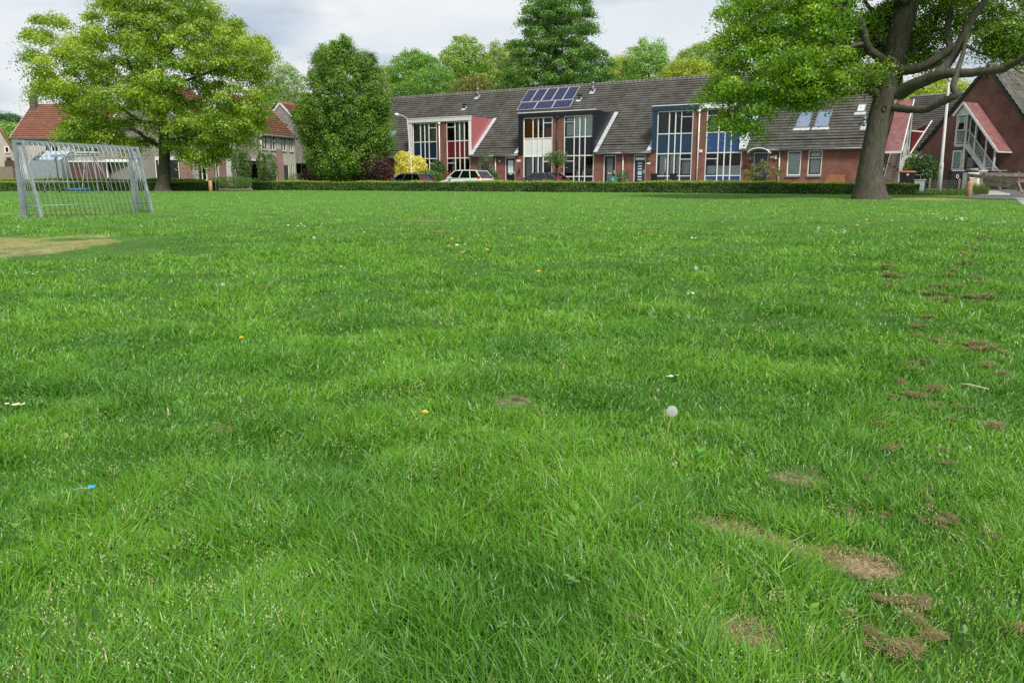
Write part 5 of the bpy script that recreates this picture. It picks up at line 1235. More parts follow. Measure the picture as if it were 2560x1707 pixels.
mb = MB().box(-.10, -.062, .5, 2.3, .05, 2.5); sd_ = mb.build('side_door', DARK, h4)
mb = MB()
for y in (.5, 1.35, 2.24): mb.box(-.13, -.101, y, y+.07, .05, 2.55)
mb.build('door_frame', WHITE, sd_); MB().box(-1.0, -.064, -.3, 2.6, 2.62, 2.74).build('porch_roof', GREYM, h4)
MB().box(-.10, -.061, 2.85, 3.15, 6.5, 6.8).build('vent_grille', DARK, h4)
# long low-eaved house facing the lawn
c = at(41, 420, 80); zg = float(gz(c.x, c.y)); h1 = thing('cream_house', 'cream house with a wide red tiled roof and corner chimney behind the metal goal', 'house', (c.x, c.y, zg), 0, 'cream brick houses with red roofs')
LfH = 17.0; Z = lambda z: z-zg
wl = [(3.0, 4.3, 4.15, 5.3), (6.2, 8.3, 4.2, 5.3), (9.6, 11.6, 4.0, 5.35), (13.0, 14.2, 4.1, 5.3)]
us = [0, LfH]; zs = [-.4, Z(5.66)]
for a, b, p_, q_ in wl: us += [a, b]; zs += [Z(p_), Z(q_)]
wallgrid(us, zs, lambda u, z: not any(a < u < b and p_ < z+zg < q_ for a, b, p_, q_ in wl)).build('wall', CRM_X, h1)
MB().poly([(.1, .5, 0), (LfH-.1, .5, 0), (LfH-.1, .5, Z(5.6)), (.1, .5, Z(5.6))]).build('dark_room_sheet', INK, h1)  # same dark sheet for the shade inside this house
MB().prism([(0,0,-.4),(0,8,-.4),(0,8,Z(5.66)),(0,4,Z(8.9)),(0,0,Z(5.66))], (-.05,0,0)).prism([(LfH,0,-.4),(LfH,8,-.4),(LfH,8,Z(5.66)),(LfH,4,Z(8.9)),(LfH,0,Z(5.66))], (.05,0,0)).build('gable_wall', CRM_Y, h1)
lin_tiles(h1, -.15, LfH+.1, -.3, Z(5.66)-.243+.1, 4.0, Z(8.9)+.1, TILE_R)
MB().poly([(-.15,4,Z(8.9)+.1),(LfH+.1,4,Z(8.9)+.1),(LfH+.1,8.3,Z(5.5)),(-.15,8.3,Z(5.5))]).build('rear_roof', TILE_R, h1)
MB().tube([(-.15, 4, Z(8.9)+.12), (LfH+.1, 4, Z(8.9)+.12)], .12, 8).build('ridge_cap', TILE_R, h1, True)
mb = MB(); mb.bar((-.16,-.3,Z(5.66)-.2),(-.16,4,Z(8.9)+.03),.05,.22); mb.build('verge_board', WHITEGREY, h1)
MB().tube([(-.1,-.37,Z(5.66)-.2),(LfH,-.37,Z(5.66)-.2)], .075, 8).build('gutter', ZINC, h1, True)
mb = MB(); mb.box(.05, .6, 3.3, 3.85, Z(7.9), Z(9.75)); mb.box(0, .65, 3.25, 3.9, Z(9.75), Z(9.85)); mb.build('chimney', M('dark chimney brick', (.09, .07, .075), .85, .3, 3), h1)
for (a, b, p_, q_), n in zip(wl, (2, 3, 2, 1)):
    f = window(h1, [a+(b-a)*k/n for k in range(n+1)], [Z(p_), Z(q_)], bw=.09); curtain(f, a+.05, a+(b-a)*.5, Z(p_)+.05, Z(q_)-.05, CURT, .2)
    MB().box(a-.06, b+.06, -.08, -.002, Z(p_)-.11, Z(p_)-.05).build('window_sill', GREYM, f)
# brown brick garage row with white fascia, in front of it
ga = at(75, 420, 74); gb2 = at(268, 420, 74); zg = float(gz(ga.x, ga.y))
g1 = thing('garage', 'brown brick garage wall with flat roof edge behind the metal goal', 'garage', (ga.x, ga.y, zg))
Wg_ = gb2.x-ga.x; tz = at(160, 402, 74).z-zg
MB().box(0, Wg_, 0, 3.5, -.4, tz-.14).build('wall', BRN_X, g1); MB().box(-.06, Wg_+.06, -.06, 3.56, tz-.138, tz).build('roof_edge', WHITEGREY, g1)
gcx = at(262, 420, 73.6); gdx = at(399, 420, 73.6)
g2 = thing('carport', 'open carport with thick white fascia and dark doorways left of the trunk', 'carport', (gcx.x, gcx.y, zg))
Wc = gdx.x-gcx.x; tz2 = at(330, 398.5, 73.6).z-zg; bz2 = at(330, 405.5, 73.6).z-zg
MB().box(0, Wc, 0, 4, bz2, tz2).build('roof_edge', WHITE, g2)
mb = MB().box(.05, 1.7, 2.0, 2.15, -.4, bz2-.002); mb.box(3.4, Wc-.05, 2.6, 2.75, -.4, bz2-.002); mb.build('wall', BRN_X, g2)
MB().box(1.7, 2.6, 2.04, 2.1, -.4, bz2-.01).build('side_panel', M('light grey board', (.42, .42, .40), .7, .1), g2)
mb = MB().box(2.6, 3.4, 2.3, 2.4, -.4, bz2-.01); mb.build('door', INK, g2)  # near-black slab paints the shade of the open doorway
mb = MB()
for x in (.08, Wc*.55, Wc-.12): mb.box(x, x+.09, .1, .19, -.4, bz2-.001)
mb.build('post', WHITE, g2)
# glass lean-to
lq = at(80, 402, 73); lr = at(157, 402, 73); zt_ = at(110, 380, 75).z
gh = thing('conservatory', 'small grey lean-to with a pale blue glass roof behind the goal', 'conservatory', (lq.x, lq.y, zg))
w_ = lr.x-lq.x; zl_ = at(110, 401, 73).z-zg; zt_ -= zg
MB().prism([(0,-.3,-.4),(0,2.0,-.4),(0,2.0,zt_),(0,1.4,zt_),(0,-.3,zl_)], (.08,0,0)).prism([(w_,-.3,-.4),(w_,2.0,-.4),(w_,2.0,zt_),(w_,1.4,zt_),(w_,-.3,zl_)], (-.08,0,0)).box(.08, w_-.08, -.30, -.22, -.4, zl_-.05).build('wall', M('grey blue boards', (.22, .25, .29), .6, .1), gh)
MB().hexa([(.9,-.36,zl_),(w_,-.36,zl_),(w_,1.5,zt_),(.6,1.5,zt_),(.9,-.36,zl_+.05),(w_,-.36,zl_+.05),(w_,1.5,zt_+.05),(.6,1.5,zt_+.05)]).build('glass_roof', M('pale blue roof glass', (.27, .37, .47), .2), gh)
mb = MB()
for k in range(4):
    x = .7+(w_-.7)*k/3; mb.bar((x+.2*(1-k/3), -.37, zl_+.07), (x-.05, 1.5, zt_+.07), .06)
mb.build('roof_bar', WHITE, gh)
# far left gable
c = at(37, 420, 84); zg = float(gz(c.x, c.y)); h0 = thing('cream_house', 'pale gable house at the left edge with one small window and red verge', 'house', (c.x, c.y, zg), R_(40), 'cream brick houses with red roofs')
ap = at(-40, 250, 84); ev = at(37, 378, 84)
ax_, az_, ez_ = ap.x-c.x, ap.z-zg, ev.z-zg; wx0 = at(15, 374, 84).x-c.x; wx1 = at(23, 374, 84).x-c.x; wz0 = at(18, 382, 84).z-zg; wz1 = at(18, 368, 84).z-zg
MB().prism([(0,0,-.4),(0,0,ez_),(ax_,0,az_),(2*ax_,0,ez_),(2*ax_,0,-.4)], (0,9,0)).build('wall', CRM_X, h0)
v = MB(); v.bar((.3,-.1,ez_-.45),(ax_,-.1,az_+.12),.3,.16); v.bar((2*ax_-.3,-.1,ez_-.45),(ax_,-.1,az_+.12),.3,.16); v.build('verge_board', TILE_R, h0)
r_ = MB(); r_.poly([(.35,.05,ez_-.5),(.35,9,ez_-.5),(ax_,9,az_+.1),(ax_,.05,az_+.1)]); r_.poly([(2*ax_-.35,.05,ez_-.5),(ax_,.05,az_+.1),(ax_,9,az_+.1),(2*ax_-.35,9,ez_-.5)]); r_.build('roof', TILE_R, h0)
f = window(h0, [wx0, wx1], [wz0, wz1], y=-.04, bw=.1, name='window'); MB().box(wx0, wx1, -.03, -.004, wz0, wz1).build('pane', DARK, f)
lx = at(22, 395, 84).x-c.x; lz = at(22, 392, 84).z-zg; MB().lathe((lx, -.35, lz-.35), [(.03, 0), (.08, .05), (.28, .22), (.30, .26)], 12).build('wall_lamp', GREYM, h0, True)
mb = MB().box(at(15, 410, 84).x-c.x, 3.2, -1.5, -.02, -.4, at(20, 403, 84).z-zg); mb.build('annexe', BRN_X, h0)
# board fence and lattice left of the goal
fa_ = at(-80, 440, 76); fb_ = at(30, 440, 76); fc_ = at(64, 440, 76); zf = float(gz(fb_.x, fb_.y)); tp = at(10, 417, 76).z-zf
fn = thing('board_fence', 'weathered grey board fence with lattice end at the left edge', 'fence', (fa_.x, 76, zf)); mb = MB(); L0 = fb_.x-fa_.x; k = 0
while k*.16 < L0: mb.box(k*.16, k*.16+.15, 0, .02+.006*(k % 2), -.3, tp+random.uniform(-.01, .01)); k += 1
mb.build('boards', WOOD, fn); MB().box(L0+.02, L0+.14, -.05, .07, -.3, tp+.05).build('post', WOOD, fn)
mb = MB(); L1 = fc_.x-fa_.x
for q in np.arange(L0+.16, L1, .14): mb.box(q, q+.025, 0, .02, -.3, tp-.1)
for q in np.arange(0, tp-.1, .14): mb.box(L0+.16, L1, .021, .04, q, q+.025)
mb.build('lattice', WOOD, fn)

# ------------------------------------------------------------------ gabled brick house on the right with an outside stair
RC = at(2305, 455, 54); RF = Frame((RC.x, RC.y), R_(61.9)); rzg = float(gz(RC.x, RC.y))
z7 = lambda x, y: (x/4.1275+2160, y/4.1275+140)
rp = lambda x, y, v=0.0: (lambda t: (t[0], t[1]-rzg))(RF.pl(*z7(x, y), v))
rh = thing('gabled_house', 'red brick house with a steep gable and an outside metal stair on the right', 'house', (RC.x, RC.y, rzg), -RF.a)
e0 = rp(600, 940); apx = rp(1285, 118); r1_ = rp(1651, 640); sl = (apx[1]-r1_[1])/(r1_[0]-apx[0]); ue = apx[0]+(apx[1]-e0[1])/sl
wq = [rp(932, 985), rp(998, 1172)]; lw0, lw1, lz0, lz1 = wq[0][0], wq[1][0], wq[1][1], wq[0][1]
gp = MB().prism([(e0[0], 0, -.5), (ue, 0, -.5), (ue, 0, e0[1]), (apx[0], 0, apx[1]), (e0[0], 0, e0[1])], (0, .3, 0)); gp.build('wall', RED_D, rh)
mb = MB(); mb.poly([(e0[0],.3,-.5),(e0[0],10,-.5),(e0[0],10,e0[1]),(e0[0],.3,e0[1])]); mb.poly([(ue,.3,-.5),(ue,10,-.5),(ue,10,e0[1]),(ue,.3,e0[1])]); mb.build('side_wall', RED_Y, rh)
def slope(name, a, b):
    "pantiled slope from ridge point a to eave point b (u,z), running 10 m back"
    d = math.hypot(b[0]-a[0], b[1]-a[1]); n = max(3, int(d/.33)); V = []; ny = 130
    for j in range(n):
        for f, h in ((0, .005), (1, .05)):
            t = (j+f)/n*1.06
            for k in range(ny+1):
                y = -.12+10.2*k/ny; s_ = 1 if b[0] > a[0] else -1; nx_, nz_ = s_*abs(b[1]-a[1])/d, abs(b[0]-a[0])/d
                o = h+.02*abs(math.sin(y*math.pi/.30))+.10; V.append((a[0]+(b[0]-a[0])*t+nx_*o, y, a[1]+(b[1]-a[1])*t+nz_*o))
    i = np.arange(len(V)).reshape(2*n, ny+1); F = np.stack([i[:-1, :-1], i[:-1, 1:], i[1:, 1:], i[1:, :-1]], -1).reshape(-1, 4)
    npmesh(name, np.array(V), F, TILE, rh)
slope('roof', apx, (ue, e0[1])); slope('roof', apx, e0)
v = MB(); v.bar((e0[0]-.2, -.06, e0[1]-.25), (apx[0], -.06, apx[1]+.06), .10, .14); v.bar((ue+.2, -.06, e0[1]-.25), (apx[0], -.06, apx[1]+.06), .10, .14); v.build('verge_board', DARK, rh)
MB().tube([(apx[0], -.1, apx[1]+.12), (apx[0], 10, apx[1]+.12)], .13, 8).build('ridge_cap', TILE, rh, True)
q = rp(1255, 213); MB().box(q[0]-.12, q[0]+.12, -.12, -.001, q[1]-.12, q[1]+.10).build('vent_box', DARK, rh)
f = window(rh, [lw0, lw1], [lz0, lz1], y=-.02, bw=.09); curtain(f, lw0+.05, lw1-.05, lz0+.05, lz1-.05, BLIND, -.012, slats=True)
dk = rp(1080, 1010); dl = rp(1108, 1260); MB().box(dk[0], dl[0], -.04, -.001, dl[1]-.3, dk[1]).build('door', INK, rh)  # near-black box on the wall paints the dark of a doorway
b0, b1 = rp(1098, 1050), rp(1150, 1150); MB().box(b0[0], b1[0], -.26, -.001, b1[1], b0[1]).build('meter_box', GREYM, rh)
u0_, u1_ = rp(985, 622), rp(1040, 765); f = window(rh, [u0_[0], u1_[0]], [u1_[1], u0_[1]], y=-.02, bw=.07); MB().box(u0_[0], u1_[0], -.018, -.002, u1_[1], u0_[1]).build('backing', INK, f); MB().box(u0_[0]+.04, u1_[0]-.04, -.019, -.0185, (u0_[1]+u1_[1])/2, u0_[1]-.04).build('blind', BLIND, f)
d0, d1 = rp(1120, 640), rp(1190, 900); dd = MB().box(d0[0], d1[0], -.05, -.001, d1[1]-.05, d0[1]).build('landing_door', DARK, rh)
MB().box(d0[0]-.08, d0[0]-.001, -.08, -.001, d1[1]-.05, d0[1]+.08).box(d0[0]+.4, d0[0]+.46, -.08, -.051, d1[1]-.05, d0[1]).build('door_frame', WHITE, dd)
SV = -1.3
p = lambda x, y: rp(x, y, SV)
st_ = thing('outside_stair', 'grey metal outside stair with railing under a faded red roof on the gabled house', 'stair', (RC.x, RC.y, rzg), -RF.a)
P3 = lambda t, v: Vector((t[0], v, t[1]))
dA, dB = p(935, 912), p(1062, 912); dz = dA[1]
MB().box(dA[0], dB[0], SV, -.02, dz-.16, dz).build('landing', STEEL, st_)
sA, sB = p(1055, 925), p(1235, 1172); dirS = Vector((sB[0]-sA[0], 0, sB[1]-sA[1])); k_ = (0-.0-sA[1])/(sB[1]-sA[1]); foot = (sA[0]+(sB[0]-sA[0])*k_, 0.0)
mb = MB()
for v_ in (SV+.02, -.10): mb.bar(P3(sA, v_), P3(foot, v_), .05, .26)
mb.build('stringer', STEEL, st_); n = 14; tr_ = MB()
for k in range(n):
    t = (k+.5)/n; x = sA[0]+(foot[0]-sA[0])*t; z = sA[1]+(foot[1]-sA[1])*t; tr_.box(x-.13, x+.13, SV+.05, -.13, z+.03, z+.06)
tr_.build('treads', STEEL, st_)
rl = MB(); h0_, h1_ = p(940, 770), p(1085, 766); hb_ = p(1365, 1160)
rl.bar(P3(h0_, SV), P3(h1_, SV), .05, .05); rl.bar(P3(h1_, SV), P3(hb_, SV), .05, .05); kb = p(1085, 905); ke = p(1250, 1120)
rl.bar(P3((h1_[0], dz+.06), SV), P3((hb_[0], hb_[1]-.92), SV), .04, .04); rl.bar(P3((h0_[0], dz+.08), SV), P3((h1_[0], dz+.08), SV), .04, .04)
rl.bar(Vector((h0_[0], SV, h0_[1])), Vector((h0_[0], -.05, h0_[1])), .05, .05); rl.bar(Vector((h0_[0], SV, dz+.08)), Vector((h0_[0], -.05, dz+.08)), .04, .04)
ra = rl.build('handrail', STEEL, st_); bl = MB(); n = 8
for k in range(1, n): x = h0_[0]+(h1_[0]-h0_[0])*k/n; bl.tube([(x, SV, dz+.08), (x, SV, h0_[1])], .011, 5)
n = 24
for k in range(n):
    t = (k+.5)/n; x = h1_[0]+(hb_[0]-h1_[0])*t; z = h1_[1]+(hb_[1]-h1_[1])*t; bl.tube([(x, SV, dz+.06+(hb_[1]-.92-dz-.06)*t), (x, SV, z)], .011, 5)
for k in range(1, 8): y = SV+(-.05-SV)*k/8; bl.tube([(h0_[0], y, dz+.08), (h0_[0], y, h0_[1])], .011, 5)
bl.build('balusters', STEEL, ra)
cA, cP, cE = p(932, 622), p(1040, 486), p(1392, 992)
rs = MB(); rs.hexa([P3(cP, SV-.12), P3(cP, -.005), P3(cE, -.005), P3(cE, SV-.12), P3(cP, SV-.12)+Vector((0,0,.05)), P3(cP, -.005)+Vector((0,0,.05)), P3(cE, -.005)+Vector((0,0,.05)), P3(cE, SV-.12)+Vector((0,0,.05))])
rs.hexa([P3(cA, SV-.12), P3(cA, -.005), P3(cP, -.005)+Vector((-.003,0,0)), P3(cP, SV-.12)+Vector((-.003,0,0)), P3(cA, SV-.12)+Vector((0,0,.05)), P3(cA, -.005)+Vector((0,0,.05)), P3(cP, -.005)+Vector((-.003,0,.05)), P3(cP, SV-.12)+Vector((-.003,0,.05))])
rr_ = rs.build('stair_roof', REDSHEET, st_)
tb = MB(); tb.bar(P3(cA, SV-.14), P3(cP, SV-.14), .06, .10); tb.bar(P3(cP, SV-.14), P3(cE, SV-.14), .06, .12); tb.bar(P3(cE, SV-.14), P3(cE, -.01), .08, .06); tb.build('roof_trim', WHITEGREY, rr_)
g3 = p(1112, 612); MB().prism([P3(cA, SV-.02)+Vector((.05,0,-.02)), P3(g3, SV-.02), P3(cP, SV-.02)+Vector((0,0,-.06))], (0, .03, 0)).build('gable_panel', WHITEGREY, rr_)
for (xa, ya), (xb, yb2) in (((1063, 600), (1008, 1330)), ((1165, 690), (1128, 1060)), ((1270, 835), (1235, 1190)), ((1357, 950), (1330, 1200)), ((962, 600), (952, 925))):
    a_ = p(xa, ya); b_ = p(xb, yb2); x = (a_[0]+b_[0])/2; lo = 0.0 if yb2 > 1100 else min(b_[1], a_[1]-.5)
    MB().box(x-.045, x+.045, SV-.05, SV+.04, lo, a_[1]).build('post', STEEL, st_)

# stair on the right end of the terrace
ts = thing('outside_stair', 'wooden tread stair rising under a long faded red sheet roof beside the big trunk', 'stair', (*ROW.w(27.38, 0), ZG), -ROW.a)
def s7(x, y, v): t = ROW.pl(*z7(x, y), v); return (t[0]-27.38, t[1]-ZG)
Lr0, Lr1 = s7(208, 997, .2), s7(383, 997, .2); Tv = 5.2; Tp = s7(430, 462, Tv); wS = Lr1[0]-Lr0[0]
xa0, xa1 = max(.06, Lr0[0]), Lr1[0]
MB().hexa([(xa0,.2,Lr0[1]),(xa1,.2,Lr0[1]),(xa1,Tv,Tp[1]),(xa0,Tv,Tp[1]),(xa0,.2,Lr0[1]+.05),(xa1,.2,Lr0[1]+.05),(xa1,Tv,Tp[1]+.05),(xa0,Tv,Tp[1]+.05)]).build('stair_roof', REDSHEET, ts)
mb = MB(); mb.box(xa0, xa1+.03, .15, .198, Lr0[1]-.06, Lr0[1]+.07); mb.bar((xa1+.035,.2,Lr0[1]+.02),(xa1+.035,Tv,Tp[1]+.02),.06,.14); mb.build('roof_trim', WHITEGREY, ts)
n = 15; mb = MB(); rs_ = MB(); run = 3.9; rise = 2.75
for k in range(n):
    y = .35+run*k/n; z = rise*(k+1)/n; mb.box(xa0+.06, xa1-.06, y, y+.28, z-.05, z); rs_.box(xa0+.07, xa1-.07, y+.01, y+.03, z-rise/n, z-.052)
mb.build('treads', TREAD, ts); rs_.build('risers', TREAD, ts); mb = MB()
for x in (xa0+.02, xa1-.02): mb.bar((x, .3, .0), (x, .35+run, rise), .05, .28)
mb.box(xa0, xa1, .35+run, Tv, rise-.16, rise-.001); mb.build('stringer', STEEL, ts); mb = MB()
for x in (xa1-.02,):
    mb.bar((x, .25, .95), (x, .35+run, rise+.95), .05, .05); mb.bar((x, .35+run, rise+.95), (x, Tv, rise+.95), .05, .05)
    for k in range(30):
        y = .35+run*k/30; z = rise*(k+.6)/30; mb.tube([(x, y, z+.15), (x, y, z+.95)], .012, 5)
mb.bar((xa0+.02, .25, .95), (xa0+.02, .35+run, rise+.95), .05, .05); mb.build('handrail', LAMPW, ts)
for x, y in ((xa1, .3), (xa1, 1.7), (xa1, 3.2), (xa1, Tv-.1)):
    t = (y-.2)/(Tv-.2); MB().box(x-.04, x+.04, y-.04, y+.04, -.4, Lr0[1]+(Tp[1]-Lr0[1])*t-.01).build('post', LAMPW, ts)
# dark roofed house far behind, between the stairs
BF = Frame(tuple(at(2270, 450, 72))[:2], R_(51)); zq = rzg
q7 = lambda x, y, v=0.0: (lambda t: (t[0], t[1]-zq))(BF.pl(*z7(x, y), v))
rb = thing('rear_house', 'distant house with dark tiled roof and a burgundy dormer cheek between the two stairs', 'house', (BF.O[0], BF.O[1], zq), -BF.a)
e1, e2 = q7(430, 1005), q7(640, 1015); tt = .84; ez = e1[1]
tiles('roof', rb, -3.5, 7, -.2, 6.6, ez, tt, TILE)
MB().box(-3.5, 7, 0, .25, -.4, ez-.1).build('wall', RED_X, rb); MB().box(-3.5, 7, -.27, -.02, ez-.5, ez-.16).build('fascia', WHITE, rb)
c0_ = q7(480, 960); x = c0_[0]; c1_, _c = q7(480, 782), 0
MB().prism([(x, -.05, ez-.02), (x, 3.3, ez+tt*3.3), (x, 3.3, c1_[1]), (x, -.05, c1_[1])], (.08, 0, 0)).build('dormer_cheek', MAROON, rb)
MB().box(x-4, x+.1, -.2, 3.5, c1_[1], c1_[1]+.1).build('dormer_roof', WHITEGREY, rb); P = lambda u, v, o: (u, v-o*.64, ez+tt*v+o*.77)
MB().hexa([P(x+.08,-.2,.07),P(x+.16,-.2,.07),P(x+.16,3.4,.07),P(x+.08,3.4,.07),P(x+.08,-.2,.12),P(x+.16,-.2,.12),P(x+.16,3.4,.12),P(x+.08,3.4,.12)]).build('cheek_flashing', WHITE, rb)
q = q7(600, 650); MB().tube([(q[0], 4.6, ez+tt*4.6), (q[0], 4.6, ez+tt*4.6+.6)], .08, 8).build('roof_vent', WHITEGREY, rb)

# ------------------------------------------------------------------ roads and paths
ASPH = M('asphalt', (.10, .10, .10), .9, .25, 9, bump=.4); PAVE = M('paving', (.30, .29, .27), .9, .2, 6, bump=.3); KERB = M('kerb stone', (.36, .35, .33), .85, .15, 5)
def sheet(name, pts, mat, lift, n=24, kind='structure'):
    "quad strip laid on the terrain: pts = two edges as lists of (x,y)"
    A, B = pts; V = []; F = []
    def res(L, m):
        L = [Vector((p[0], p[1])) for p in L]; out = []
        for i in range(m+1):
            t = i/m*(len(L)-1); k = min(int(t), len(L)-2); out.append(L[k].lerp(L[k+1], t-k))
        return out
    a, b = res(A, n), res(B, n); w_ = 6
    for i in range(n+1):
        for j in range(w_+1):
            q = a[i].lerp(b[i], j/w_); V.append((q.x, q.y, float(gz(q.x, q.y))+lift))
    for i in range(n):
        for j in range(w_): k = i*(w_+1)+j; F.append((k, k+1, k+w_+2, k+w_+1))
    mb = MB(); mb.v = V; mb.f = F; return tag(mb.build(name, mat), kind=kind)
rv = lambda u, v: ROW.w(u, v)
sheet('road', ([rv(-40, -7.6), rv(40, -7.6)], [rv(-40, -3.4), rv(40, -3.4)]), ASPH, .012, 60)
sheet('pavement', ([rv(-21, -3.3), rv(29, -3.3)], [rv(-21, -.15), rv(29, -.15)]), PAVE, .016, 60)
k0 = gpt(2298, 487.5); k1 = gpt(2525, 489.5); k2 = gpt(2298, 484.5); k3 = gpt(2525, 485)
sheet('kerb', ([k0[:2], k1[:2]], [k2[:2], k3[:2]]), KERB, .03, 12)
a0, a1, a2, a3 = gpt(2420, 490), gpt(2640, 489), gpt(2510, 496), gpt(2640, 505)
sheet('side_road', ([(a0.x, a0.y), (a1.x+3, a1.y)], [(a2.x-2.2, a2.y-.6), (a3.x+3, a3.y)]), ASPH, .014, 12)
b0, b1, b2 = gpt(2535, 495), gpt(2585, 536), gpt(2600, 600)
sheet('field_path', ([(b0.x, b0.y), (b1.x, b1.y), (b1.x-1.2, b1.y-9)], [(b0.x+6, b0.y), (b1.x+2.2, b1.y), (b1.x+.8, b1.y-9)]), PAVE, .014, 30)
c0_, c1_, c2_, c3_ = gpt(2430, 484), gpt(2525, 485.5), gpt(2440, 478.5), gpt(2490, 478)
sheet('garden_path', ([(c0_.x, c0_.y), (c1_.x, c1_.y)], [(c2_.x, c2_.y), (c3_.x, c3_.y)]), PAVE, .02, 10)
p0, p1, p2, p3 = gpt(535, 477), gpt(640, 477), gpt(535, 471.5), gpt(640, 471.5)
sheet('lane', ([(p0.x, p0.y), (p1.x, p1.y)], [(p2.x, p2.y), (p3.x, p3.y)]), M('sandy paving', (.27, .22, .17), .9, .2, 6), .016, 10)
q0, q1 = gpt(545, 471), gpt(622, 470.5); mb = MB(); mb.bar((q0.x, q0.y, q0.z+.06), (q1.x, q1.y, q1.z+.06), .15, .16); tag(mb.build('kerb', KERB), kind='structure')

# ------------------------------------------------------------------ cars behind the hedge
TYRE = M('tyre rubber', (.012, .012, .012), .8); RIM = M('alloy rim', (.42, .43, .45), .3, metal=.8); CGLASS = glassmat('car glass', (.10, .12, .12), .05)
TAIL = M('red tail light', (.34, .014, .012), .2, spec=.8); HEAD = M('head light glass', (.75, .77, .78), .1, spec=.9)
def carpaint(n, c): m = M(n, c, .22, spec=.7); m.node_tree.nodes['Principled BSDF'].inputs['Coat Weight'].default_value = 1; return m
def make_car(label, loc, rz, paint, L_, Wd, H, prof, belt, gh, rails=False):
    "nose towards -x; prof = body outline under the belt line; gh = (screen foot, roof front, roof rear, tail foot) x positions"
    o = thing('parked_car', label, 'car', loc, rz, 'cars parked behind the long hedge'); hw = Wd/2
    mb = MB(); n = len(prof); rings = []
    for f, s_ in ((-1, .90), (-.93, .985), (.93, .985), (1, .90)):
        y = f*hw; zc = .55; rings.append([(x*(1 if s_ > .95 else .985), y, zc+(z-zc)*(1 if s_ > .95 else .86)) for x, z in prof])
    for r in rings: mb.v += r
    for i in range(3):
        for j in range(n): k = (j+1) % n; mb.f.append((i*n+j, i*n+k, (i+1)*n+k, (i+1)*n+j))
    mb.f.append(tuple(range(n-1, -1, -1))); mb.f.append(tuple(3*n+j for j in range(n)))
    body = mb.build('body', paint, o, True)
    md = body.modifiers.new('edge', 'BEVEL'); md.width = .03; md.segments = 2; md.limit_method = 'ANGLE'
    xa, xb, xc, xd = gh; wb = hw*.93; wt = hw*.74; zt = H-.04
    def ring(t):      # glasshouse ring from belt (0) to roof (1)
        e = t**.85; w_ = wb+(wt-wb)*t; return [(xa+(xb-xa)*e, -w_, belt+(zt-belt)*t), (xd+(xc-xd)*e, -w_, belt+(zt-belt)*t), (xd+(xc-xd)*e, w_, belt+(zt-belt)*t), (xa+(xb-xa)*e, w_, belt+(zt-belt)*t)]
    g = MB(); R3 = [ring(t) for t in (0, .35, .7, 1)]
    for a, b in zip(R3[:-1], R3[1:]):
        for j in range(4): k = (j+1) % 4; g.poly([a[j], a[k], b[k], b[j]])
    gw = g.build('windows', CGLASS, o)
    MB().box(xa+.5, xd-.35, -wb+.08, wb-.08, belt-.2, belt+.05).build('interior', INK, o)
    seat = MB()
    for x in (xa+.95, xa+1.85):
        for y in (-.38, .38): seat.box(x, x+.14, y-.22, y+.22, belt-.1, belt+.30); seat.box(x+.02, x+.12, y-.11, y+.11, belt+.30, belt+.47)
    seat.build('seat', M('car seat', (.03, .03, .032), .8), o)
    r = MB(); rw = wt+.03; pts = [(xb-.08, zt-.01), (xb+.25, zt+.035), ((xb+xc)/2, H), (xc-.2, zt+.03), (xc+.10, zt-.02)]
    for (x0, z0), (x1, z1) in zip(pts[:-1], pts[1:]): r.hexa([(x0,-rw,z0-.05),(x1,-rw,z1-.05),(x1,rw,z1-.05),(x0,rw,z0-.05),(x0,-rw*.9,z0),(x1,-rw*.9,z1),(x1,rw*.9,z1),(x0,rw*.9,z0)])
    for s_ in (-1, 1):
        for t0, w_ in ((0, .07), (.36, .06), (.70, .07), (1, .10)):
            a = Vector((xa+(xd-xa)*t0, s_*(wb+.004), belt)); b = Vector((xb+(xc-xb)*t0, s_*(wt+.004), zt)); r.bar(a, b, .02, w_, (1, 0, 0))
        r.bar((xa, s_*(wb+.002), belt+.01), (xd, s_*(wb+.002), belt+.01), .05, .05)
    r.build('roof', paint, o)
    if rails:
        m = MB()
        for s_ in (-1, 1): m.tube([(xb+.1, s_*wt*.9, H-.02), (xb+.25, s_*wt*.9, H+.04), (xc-.3, s_*wt*.9, H+.04), (xc-.1, s_*wt*.9, H-.03)], .016, 6)
        m.build('roof_rail', DARK, o)
    xl = L_/2
    for s_ in (-1, 1):
        MB().hexa([(xl-.22,s_*hw*.60,belt-.13),(xl-.05,s_*hw*.60,belt-.13),(xl-.26,s_*hw*.985,belt-.11),(xl-.34,s_*hw*.985,belt-.11),(xl-.17,s_*hw*.64,belt+.17),(xl-.02,s_*hw*.64,belt+.17),(xl-.18,s_*hw*1.0,belt+.16),(xl-.36,s_*hw*1.0,belt+.16)]).build('tail_light', TAIL, o)
        MB().box(-xl+.05, -xl+.32, s_*hw*.58, s_*hw*.93, .62, .76).build('head_light', HEAD, o)
        MB().box(xa+.35, xa+.52, s_*(hw+.0), s_*(hw+.17), belt+.0, belt+.13).build('wing_mirror', paint, o)
        for x in (-xl+.82, xl-.80):
            w_ = MB(); w_.tube([(x, s_*(hw-.20), .31), (x, s_*(hw-.01), .31)], .31, 20); wo = w_.build('wheel', TYRE, o, True)
            w_ = MB(); w_.tube([(x, s_*(hw-.02), .31), (x, s_*(hw+.005), .31)], .20, 16); w_.build('rim', RIM, wo)
    MB().box(xl-.01, xl+.02, -.26, .26, .62, .74).build('number_plate', M('yellow plate', (.65, .5, .05), .5), o)
    return o
